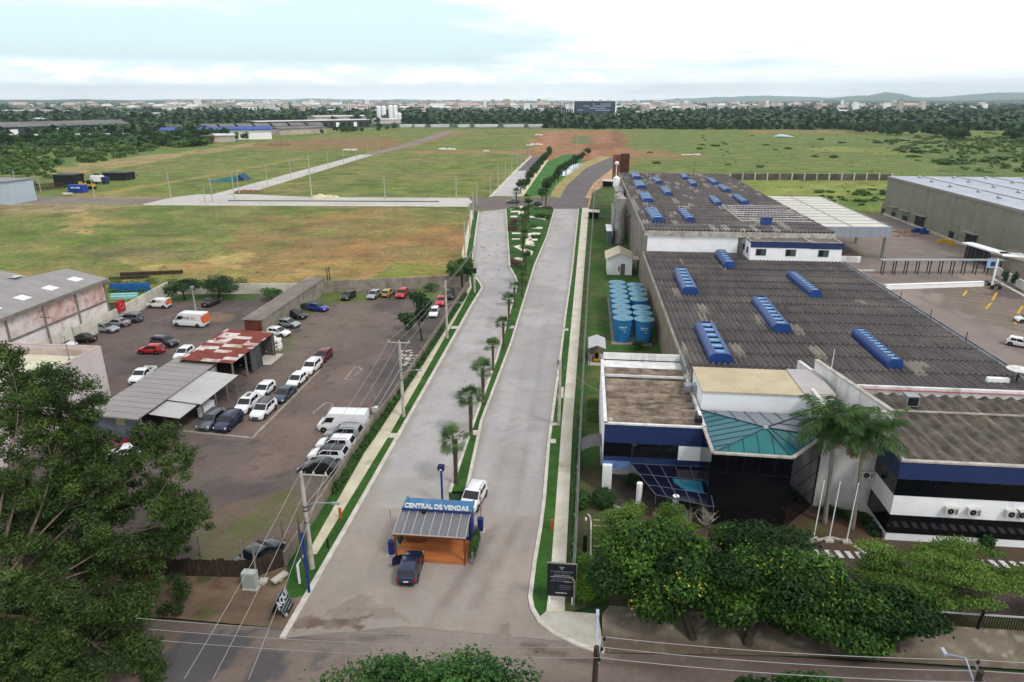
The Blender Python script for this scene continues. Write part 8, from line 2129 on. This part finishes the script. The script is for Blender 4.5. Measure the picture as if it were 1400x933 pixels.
# ---- woods: individual trees of the nearest belts, and the far woodland as one mass
def wood_mesh(seed,lm,h,w,n=1100,leaf=1.0):
 cl=clumpy((0,0,h*.58),(w,w,h*.42),9,seed,.48,-.8)
 return leaf_mesh('wood_tree',[foliage_arrays(cl,n,leaf,seed,.45,.8)],[lm])
wm=[wood_mesh(700+i,[lf_dark,lf_mid,lf_far,lf_dark][i% 4],10,4.6) for i in range(6)]
wtall=[wood_mesh(720+i,lf_far,17,5.0) for i in range(3)]
def belt(label,group,n,pa,pb,depth,size,meshes,seed,name='wood_tree',cat='tree'):
 r=random.Random(seed);a,b=G(*pa),G(*pb)
 for i in range(n):
  t=(i+r.random())/n;x_,y_=a[0]+(b[0]-a[0])*t,a[1]+(b[1]-a[1])*t+r.uniform(0,depth)
  o=obj(name,r.choice(meshes));o.location=(x_,y_,-.2);o.rotation_euler=(0,0,r.uniform(0,6.28));s_=r.uniform(*size);o.scale=(s_*r.uniform(.9,1.3),s_*r.uniform(.9,1.3),s_);tag(o,label,cat,group)
belt('dark tree in the dense line above the left scrub','trees above the left scrub',36,(-70,203),(250,196),60,(.6,.95),wm,51)
belt('tree in the clump beside the blue-roofed warehouse','trees around the blue-roofed warehouse',15,(214,198),(282,197),40,(.7,1.1),wm,52)
big=[(262,195,1.55,'largest round tree before the blue-roofed warehouse'),(322,193,.7,'small tree before the white wall of the blue-roofed warehouse'),(336,192,.65,'second small tree before the white warehouse wall'),(230,200,1.0,'bright tree left of the largest round one'),(303,194,.5,'bush-like tree left on the warehouse forecourt')]
for px,py,s_,l_ in big:g=G(px,py);o=obj('lone_tree',wm[1]);o.location=(g[0],g[1],0);o.scale=(s_,s_,s_);tag(o,l_,'tree')
belt('tree between the long grey warehouse and the town','trees behind the long grey warehouse',40,(-30,178),(215,178),120,(.7,1.2),wm,53)
belt('tree in the dark belt across the middle distance','trees in the middle-distance belt',60,(500,172),(800,170),260,(.6,1.0),wm,54)
belt('tree in the belt right of the office tower','trees right of the office tower',60,(860,174),(1240,176),260,(.6,1.0),wm,55)
belt('dark tree along the far side of the right pasture','trees beyond the right pasture',46,(1180,184),(1420,198),160,(.6,1.05),wm,56)
belt('tall grove tree rising above the right woods','tall grove above the right woods',24,(985,166),(1065,165),120,(.8,1.15),wtall,57)
belt('small tree beside the sawtooth sheds','trees by the sawtooth sheds',14,(430,184),(520,180),60,(.4,.75),wm,58)
r_=np.random.default_rng(61)
def mass(name,label,rings,seed,lm,cat='woodland',cells=60):
 """many rounded tree crowns merged in one far-off mass"""
 r=np.random.default_rng(seed);A=[]
 tv,tf,tt=foliage_arrays(clumpy((0,0,.5),(.62,.62,.5),6,seed,.5,-.9),cells,.46,seed,.5,.9)
 pos=[]
 for (y0,y1,n,hmin,hmax,x0,x1) in rings:
  y=y0+(y1-y0)*r.random(n);x=(x0+(x1-x0)*r.random(n))*y;h=hmin+(hmax-hmin)*r.random(n);pos.append(np.stack([x,y,h,h*(.9+.8*r.random(n))],1))
 pos=np.concatenate(pos);n=len(pos);V=tv[None]*pos[:,None,[3,3,2]]
 a=r.random(n)*6.28;ca,sa=np.cos(a)[:,None],np.sin(a)[:,None]
 X2=V[...,0]*ca-V[...,1]*sa;Y2=V[...,0]*sa+V[...,1]*ca
 V=np.stack([X2+pos[:,None,0],Y2+pos[:,None,1],V[...,2]-.3],-1).reshape(-1,3)
 Fq=(tf[None]+(np.arange(n)*len(tv))[:,None,None]).reshape(-1,4);T=np.clip(tt[None]+.14*r.normal(size=(n,1)),0,1).ravel()
 o=obj(name,leaf_mesh(name,[(V,Fq,T)],[lm]));o['kind']='stuff';o['label']=label;o['category']=cat;return o
mass('far_woodland','unbroken dark woodland spreading to the horizon',[(790,960,900,6,10,-.05,.95),(960,1300,1700,7,12,-.9,1.0),(1300,2000,1500,8,13,-.9,1.0),(2000,3400,700,8,14,-.95,1.0),(3400,6500,900,8,14,-.95,1.05),(6500,12000,900,10,16,-.95,1.1),(1500,5000,900,9,15,.25,1.05),(560,1000,520,5,9,-1.05,-.55),(640,1000,420,6,10,.55,1.05)],63,lf_far)

mass('left_scrubland','dense dark green scrub covering the land left of the plots',[(272,330,70,1.2,2.4,-.97,-.80),(330,400,120,1.3,2.8,-.97,-.72),(400,470,150,1.5,3.2,-.97,-.64)],64,lf_bush,'scrub')
mass('left_treeline','dark tree line closing the scrub at far left',[(462,520,150,4,7.5,-1.0,-.56),(440,470,50,3,5,-1.0,-.66)],67,lf_mid,'scrub')
mass('field_weeds','small weed tufts all over the rough fields',[(114,205,1500,.18,.5,-1.15,-.12),(225,420,1100,.25,.6,-.62,-.12),(240,700,900,.3,.9,.12,.75)],68,lf_olive,'weeds',16)
mass('right_scrubland','low green scrub thickening along the right side of the pasture',[(330,640,330,1.2,2.6,.48,.8)],65,lf_olive,'scrub')

# ---- warehouses and works in the middle distance
def shed_far(name,label,p0,p1,depth,h,wall,roof,rise=.0,cat='warehouse',group=None,windows=0,over=.8):
 a,b=G(*p0),G(*p1);t=thing(name,label,cat,(a[0],a[1],0),0,group);mb=MB()
 d=Vector((b[0]-a[0],b[1]-a[1],0));L=d.length;d.normalize();n_=Vector((-d.y,d.x,0));c=Vector((a[0],a[1],0))
 def Q(u,v,z):return c+d*u+n_*v+Vector((0,0,z))
 mb.hexa([Q(0,0,0),Q(L,0,0),Q(L,depth,0),Q(0,depth,0),Q(0,0,h),Q(L,0,h),Q(L,depth,h),Q(0,depth,h)]);part('wall',mb,wall,t)
 mb=MB();o_=over;m_=depth/2
 mb.hexa([Q(-o_,-o_,h+.02),Q(L+o_,-o_,h+.02),Q(L+o_,m_,h+rise+.02),Q(-o_,m_,h+rise+.02),Q(-o_,-o_,h+.5),Q(L+o_,-o_,h+.5),Q(L+o_,m_,h+rise+.5),Q(-o_,m_,h+rise+.5)])
 mb.hexa([Q(-o_,m_,h+rise+.02),Q(L+o_,m_,h+rise+.02),Q(L+o_,depth+o_,h+.02),Q(-o_,depth+o_,h+.02),Q(-o_,m_,h+rise+.5),Q(L+o_,m_,h+rise+.5),Q(L+o_,depth+o_,h+.5),Q(-o_,depth+o_,h+.5)]);part('roof',mb,roof,t)
 for i in range(windows):
  u=L*(i+.3)/windows;mb=MB();mb.hexa([Q(u,-.12,h*.15),Q(u+L/windows*.55,-.12,h*.15),Q(u+L/windows*.55,-.02,h*.15),Q(u,-.02,h*.15),Q(u,-.12,h*.75),Q(u+L/windows*.55,-.12,h*.75),Q(u+L/windows*.55,-.02,h*.75),Q(u,-.02,h*.75)]);part('bay_opening',mb,m_dark if i% 3 else m_white,t)
 return t
m_far_grey=M('far_grey_roof',C(122,118,118),C(104,101,102),.05,.9,world=True);m_far_white=M('far_white_roof',C(212,212,210),C(196,196,194),.05,.8,world=True)
m_far_blue=M('far_blue_roof',C(28,72,160),C(24,64,148),.05,.6,world=True);m_far_tan=M('far_tan_wall',C(186,178,168),C(164,154,144),.08,.9,world=True);m_far_dark=M('far_dark_wall',C(70,72,76),C(56,58,62),.08,.9,world=True)
m_far_red=M('far_tile_roof',C(188,170,160),C(168,150,140),.05,.9,world=True);m_far_pink=M('far_pinkish_wall',C(208,196,190),C(190,178,172),.08,.9,world=True)
shed_far('far_warehouse','very long grey-roofed warehouse with dark open bays at left',(8,187),(178,180.5),34,7.5,m_far_dark,m_far_grey,3.5,windows=9)
shed_far('far_warehouse','long white flat roof in front of the grey-roofed warehouse',(-40,195),(166,192.5),26,4.0,m_far_tan,m_far_white,.5)
shed_far('far_warehouse','white-walled warehouse with a long bright blue roof edge',(222,193),(372,190.5),40,7.4,m_white,m_far_blue,1.5,over=1.6)
shed_far('far_shed','white curved-roof shed before the blue-roofed warehouse',(279,195.5),(322,194),14,4.6,m_far_tan,m_far_white,1.0,'shed')
shed_far('far_shed','red brick shed beside the largest round tree',(276,197),(290,196.8),12,5.2,M('far_brick',C(150,84,66),C(130,70,56),.1,.9,world=True),m_far_grey,.5,'shed')
shed_far('far_shed','tan sheds in a cluster right of the blue-roofed warehouse',(384,185),(446,182),20,5,m_far_tan,m_far_grey,1.2,'shed')
shed_far('far_works','long white-roofed works with dark sawtooth bays',(352,178),(505,174),30,8,m_far_dark,m_far_white,.5,'works',windows=18)
for i in range(9):shed_far('sawtooth_shed','low sawtooth-roofed shed in the row before the white-roofed works',(232+i*24,183.5-i*.55),(250+i*24,183-i*.55),16,5.2,m_far_tan,m_far_grey,2.4,'shed','sawtooth sheds before the works')
shed_far('far_works','long pale-roofed works at the end of the plots',(432,168.5),(520,167),40,8,m_far_tan,m_far_white,1,'works')
for i,(px,py,w_,s_) in enumerate([(0,157,66,0),(30,154,40,1),(75,158,30,0),(120,150,34,1),(175,163,40,0),(165,150,30,0)]):
 shed_far('far_warehouse','broad pale factory roof among the trees at far left',(px,py+1),(px+w_,py+.8),60,9,m_far_tan,m_far_white,1,'warehouse','pale factory roofs among the far left trees')
for i,(px,w_) in enumerate([(548,15),(568,13),(590,24),(628,14),(650,30),(690,26),(724,34),(762,20)]):
 shed_far('low_white_shed','low white shed along the foot of the middle belt',(px,174.2),(px+w_,174),8,1.7,m_white,m_far_white,.6,'shed','low white sheds at the belt foot')
# concrete plant silos
g=G(519,168)
for i,(dx,r_0,h_) in enumerate([(0,3.2,21),(7.0,3.2,21),(17,3.4,22),(23.5,3.0,22),(29,2.8,12)]):
 t=thing('cement_silo',['white cement silo, left of the four tall ones','white cement silo, second of the four','white cement silo, third of the four','white cement silo, right of the four','short white silo at the right end'][i],'silo',(g[0]+dx,g[1],0),0,'white cement silos');mb=MB();mb.lathe([(r_0,5),(r_0,h_),(r_0*.4,h_+1.5)],(g[0]+dx,g[1],0),16);part('barrel',mb,m_white,t,.6)
 mb=MB();mb.lathe([(.6,2.2),(r_0,5)],(g[0]+dx,g[1],0),16);mb.box(g[0]+dx-2.2,g[1]-.3,0,g[0]+dx-1.7,g[1]+.3,5);mb.box(g[0]+dx+1.7,g[1]-.3,0,g[0]+dx+2.2,g[1]+.3,5);part('base',mb,m_greymetal,t)
shed_far('plant_house','low white plant house under the cement silos',(512,169.5),(548,169),16,5,m_far_pink,m_far_white,1,'shed')
# dark glass office tower block with its white podium
gh=G(783.5,163);Yh=gh[1];hx0_,hx1_=AY(783.5,150,Yh)[0],AY(842,150,Yh)[0];hz=AY(800,138.5,Yh)[2]
t=thing('office_tower','wide dark glass office slab with white side frames on the horizon','office building',(hx0_,Yh,0))
mb=MB();mb.box(hx0_+1.5,Yh,6,hx1_-1,Yh+26,hz);part('glass_block',mb,M('blue_black_glazing',C(34,46,62),C(42,56,74),.03,.2,.5,world=True,stretch=(1,1,1)),t)
mb=MB();mb.box(hx0_,Yh-1,0,hx0_+1.6,Yh+26,hz+.5);mb.box(hx1_-1.0,Yh-1,6,hx1_+.6,Yh+26,hz+.5);mb.box(hx0_+1.6,Yh-.6,hz,hx1_-1,Yh+26,hz+.5);part('white_frame',mb,m_white,t)
mb=MB()
for u0,u1,v in ((.46,.5,.77),(.64,.88,.77),(.24,.38,.63),(.46,.88,.63),(.38,.58,.48),(.6,.76,.48),(.11,.23,.34),(.53,.87,.34),(.12,.5,.05)):
 mb.box(hx0_+(hx1_-hx0_)*u0,Yh-.25,6+(hz-6)*v,hx0_+(hx1_-hx0_)*u1,Yh-.03,6+(hz-6)*(v+.05))
part('blind_strip',mb,M('pale_blinds',C(150,166,184),None),t)
mb=MB()
for k in range(1,9):z_=6+(hz-6)*k/9;mb.box(hx0_+1.6,Yh-.12,z_,hx1_-1,Yh-.02,z_+.3)
part('floor_line',mb,M('floor_line_grey',C(70,84,102),None),t)
mb=MB();mb.box(hx0_+1.7,Yh-22,0,hx1_+12,Yh-1.1,5.5);mb.box(hx0_+46,Yh-24,5.51,hx1_+6,Yh-2,8.2);part('podium',mb,m_white,t)
mb=MB()
for i in range(16):x_=hx0_+5+i*5.4;mb.box(x_,Yh-22.1,.6,x_+3,Yh-22.01,4.2)
part('podium_window',mb,M('grey_window',C(92,104,114),None,rough=.3),t)
x_=AY(868,160,Yh-20)[0]
t=thing('low_pavilion','white rounded pavilion right of the dark glass office slab','building',(x_,Yh-20,0));mb=MB();mb.hexa([(x_-16,Yh-30,0),(x_+20,Yh-30,0),(x_+20,Yh,0),(x_-16,Yh,0),(x_-16,Yh-30,6),(x_+20,Yh-30,8),(x_+20,Yh,8),(x_-16,Yh,6)]);part('body',mb,m_white,t);mb=MB();mb.box(x_+4,Yh-30.1,3,x_+17,Yh-30.01,5.4);part('strip_window',mb,m_dark,t)
g=G(933,166);t=thing('villa','large white villa with a hipped roof among the right trees','house',(g[0],g[1],0));mb=MB();mb.box(g[0]-9,g[1],0,g[0]+9,g[1]+12,7);mb.box(g[0]-13,g[1]+2,0,g[0]+14,g[1]+9,4);part('wall',mb,m_white,t);mb=MB();mb.add([(g[0]-10,g[1]-1,7.01),(g[0]+10,g[1]-1,7.01),(g[0]+10,g[1]+13,7.01),(g[0]-10,g[1]+13,7.01),(g[0]-4,g[1]+6,10),(g[0]+4,g[1]+6,10)],[(0,1,5,4),(1,2,5),(2,3,4,5),(3,0,4)]);part('roof',mb,m_far_tan,t)
mb=MB()
for i in range(4):mb.box(g[0]-7+i*4,g[1]-.1,1,g[0]-5.2+i*4,g[1]-.01,5)
part('window',mb,m_dark,t)
for i in range(5):
 x_=AY(768+i*3.2,155,Yh-30)[0];mb=MB();mb.cyl((x_,Yh-30,0),(x_,Yh-30,16),.4,.3,6);solo('flagpole',mb,m_white,'tall white mast left of the dark glass office slab','flagpole','masts beside the glass office slab')

# ---- the town: separate houses in front, the rest of the town as one mass
def house_mesh(i,wall,roof):
 r=random.Random(i);w_,d_,h_=r.uniform(9,16),r.uniform(8,12),r.uniform(4,7);mb=MB();mb.box(-w_/2,-d_/2,0,w_/2,d_/2,h_,0)
 mb.add([(-w_/2-.5,-d_/2-.5,h_+.01),(w_/2+.5,-d_/2-.5,h_+.01),(w_/2+.5,d_/2+.5,h_+.01),(-w_/2-.5,d_/2+.5,h_+.01),(-w_/2-.5,0,h_+2.2),(w_/2+.5,0,h_+2.2)],[(0,1,5,4),(2,3,4,5),(1,2,5),(3,0,4)],1)
 for k in range(4):x_=-w_/2+w_*(k+.3)/4;mb.box(x_,-d_/2-.1,1.2,x_+w_*.1,-d_/2-.01,h_-1.2,2)
 return mesh_of('town_house',mb,[wall,roof,m_dark])
hm_=[house_mesh(i,[m_white,m_far_tan,m_far_pink,m_far_white][i% 4],[m_far_red,m_far_grey,m_far_red,m_far_white][(i // 2)% 4]) for i in range(8)]
r=random.Random(73)
def houses(n,xr_,yr_,label,group,sc=(1,1.5)):
 for _ in range(n):
  px,py=r.uniform(*xr_),r.uniform(*yr_);g=G(px,py);o=obj('town_house',r.choice(hm_));o.location=(g[0],g[1],2.0);o.rotation_euler=(0,0,r.uniform(-.5,.5));s_=r.uniform(*sc);o.scale=(s_,s_,s_*1.15);tag(o,label,'house',group)
houses(70,(20,420),(146.5,156),'small pale house in the town beyond the left trees','houses of the town, left',(1.3,2.4))
houses(90,(420,790),(147,155),'small pale house in the town beyond the middle belt','houses of the town, middle',(1.3,2.4))
houses(60,(845,1250),(147,154),'small pale house in the town beyond the right woods','houses of the town, right',(1.3,2.2))
for px,py,w_,l_ in [(1128,150.5,22,'white industrial roof far to the right beyond the grove'),(1160,152,30,'pinkish far estate right of the grove'),(1215,159,8,'white house in the right woods, left one'),(1232,171,20,'white flat sheds in the dark right woods'),(1310,161,6,'small white house in the right woods, middle'),(1342,161,12,'white shed beside the far green clearing'),(1370,144,8,'lone white block high in the far right woods'),(1390,158,24,'pale strip building at the far right clearing'),(60,168,26,'white-roofed house in the left trees'),(118,166,16,'white roof hidden in the left trees'),(1104,171,16,'pale glasshouse roof before the right woods')]:
 shed_far('far_house',l_,(px-w_/2,py),(px+w_/2,py),14,5,m_white,m_far_white,1,'house')
t=None
def apt(px,py,w_,top,label,mt,group=None):
 g=G(px,py);x0=AY(px-w_/2,py,g[1])[0];x1=AY(px+w_/2,py,g[1])[0];z=AY(px,top,g[1])[2]
 t=thing('apartment_block',label,'building',((x0+x1)/2,g[1],0),0,group);mb=MB();mb.box(x0,g[1],0,x1,g[1]+18,z);part('wall',mb,mt,t)
 mb=MB();n_=max(2,int(z/4))
 for k in range(n_):mb.box(x0+(x1-x0)*.08,g[1]-.15,z*(k+.35)/n_,x1-(x1-x0)*.08,g[1]-.02,z*(k+.65)/n_)
 part('window_band',mb,m_far_dark,t)
apt(377,148,9,138.3,'pinkish tall twin block standing above the left town',m_far_pink)
apt(258,147.5,3,140,'slim white tower block in the left town',m_white);apt(272,147.5,3,141,'second slim white tower block in the left town',m_white);apt(250,156,5,146,'white stair-like tower in the left trees',m_white)
rr=random.Random(83)
for i in range(34):
 px=rr.choice([rr.uniform(165,240),rr.uniform(290,345),rr.uniform(505,665),rr.uniform(640,780),rr.uniform(890,940)]);apt(px,rr.uniform(144,146),rr.uniform(2.5,5),rr.uniform(137.0,141),'pale apartment block on the town skyline',rr.choice([m_white,m_far_tan,m_far_pink,m_far_white]),'apartment blocks on the skyline')
# the remaining town
rn=np.random.default_rng(85);mb=MB()
for _ in range(2600):
 y_=rn.uniform(1900,8500) if rn.random()<.75 else rn.uniform(1500,2600);u=rn.uniform(-.62,.52);x_=u*y_
 if u>.14 and rn.random()<.6:continue
 w_,d_,h_=rn.uniform(8,22),rn.uniform(8,16),rn.uniform(4,8) if rn.random()<.9 else rn.uniform(12,30)
 k=int(rn.integers(0,4));mb.box(x_-w_/2,y_,1,x_+w_/2,y_+d_,h_+2,k)
 mb.add([(x_-w_/2-.5,y_-.5,h_+2.02),(x_+w_/2+.5,y_-.5,h_+2.02),(x_+w_/2+.5,y_+d_/2,h_+4),(x_-w_/2-.5,y_+d_/2,h_+4)],[(0,1,2,3)],4+int(rn.integers(0,3)))
o=obj('distant_town',mesh_of('distant_town',mb,[m_white,m_far_tan,m_far_pink,m_far_white,m_far_red,m_far_grey,m_far_white]));o['kind']='stuff';o['label']='pale sprawl of the distant town along the horizon';o['category']='town'

# ---- hills on the horizon
def ridge(name,pts,Y,mat,depth=1500):
 """pts: (px, py) skyline seen at distance Y; a real hill mass with a far slope"""
 top=[AY(px,py,Y) for px,py in pts];v=[];n=len(top);xs=[p[0] for p in top];xs2=np.linspace(xs[0],xs[-1],160);zs=np.interp(xs2,xs,[p[2] for p in top])
 rr=np.random.default_rng(int(Y));zs=zs+(vn(xs2,xs2*0,420,int(Y))-.5)*40*np.minimum(1,np.minimum(np.arange(160),159-np.arange(160))/8)
 mb=MB();rows=[]
 for k,(f,dy) in enumerate([(0,-depth),(.45,-depth*.55),(.8,-depth*.25),(1,0),(.6,depth*.6),(0,depth*1.4)]):
  wob=(vn(xs2,xs2*0+k*900,600,5+k)-.5)*depth*.25
  rows.append([(xs2[i],Y+dy+wob[i],max(-1,zs[i]*f*(1 if k in (0,3,5) else 1+.12*(vn(np.array([xs2[i]]),np.array([k*700.]),500,k)[0]-.5)))) for i in range(160)])
 vs=[p for r_ in rows for p in r_];fs=[(a*160+i,a*160+i+1,(a+1)*160+i+1,(a+1)*160+i) for a in range(5) for i in range(159)]
 mb.add(vs,fs);return struct(name,mb,mat,1.2)
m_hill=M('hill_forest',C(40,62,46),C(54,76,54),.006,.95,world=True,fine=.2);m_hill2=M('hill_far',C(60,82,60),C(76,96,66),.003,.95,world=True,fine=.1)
ridge('wooded_hill',[(-60,140),(0,137),(50,137),(110,135.5),(160,137),(180,139),(240,139.5),(290,138.5),(350,139),(420,141)],7000,m_hill,1600)
ridge('mountain',[(1130,137),(1150,134),(1172,131),(1190,131),(1205,127.5),(1214,124.8),(1222,125.5),(1232,130.5),(1250,134),(1268,137)],11500,m_hill2,1500)
ridge('ridge',[(1262,137),(1290,133),(1330,128.5),(1370,126.5),(1400,126.5),(1470,127),(1540,131),(1580,136)],13000,m_hill2,2200)
ridge('ridge',[(880,137),(950,134.5),(990,133),(1040,131.5),(1080,132),(1140,133.5),(1200,134),(1300,132),(1340,136)],17000,m_hill2,2200)
ridge('wooded_rise',[(1040,141),(1100,139),(1180,138),(1260,138),(1340,137),(1420,137),(1500,139)],5600,m_hill,1200)
ridge('ridge',[(180,138),(260,135.5),(330,136.5),(420,135.5),(520,136.5),(620,137)],16000,m_hill2,2000)
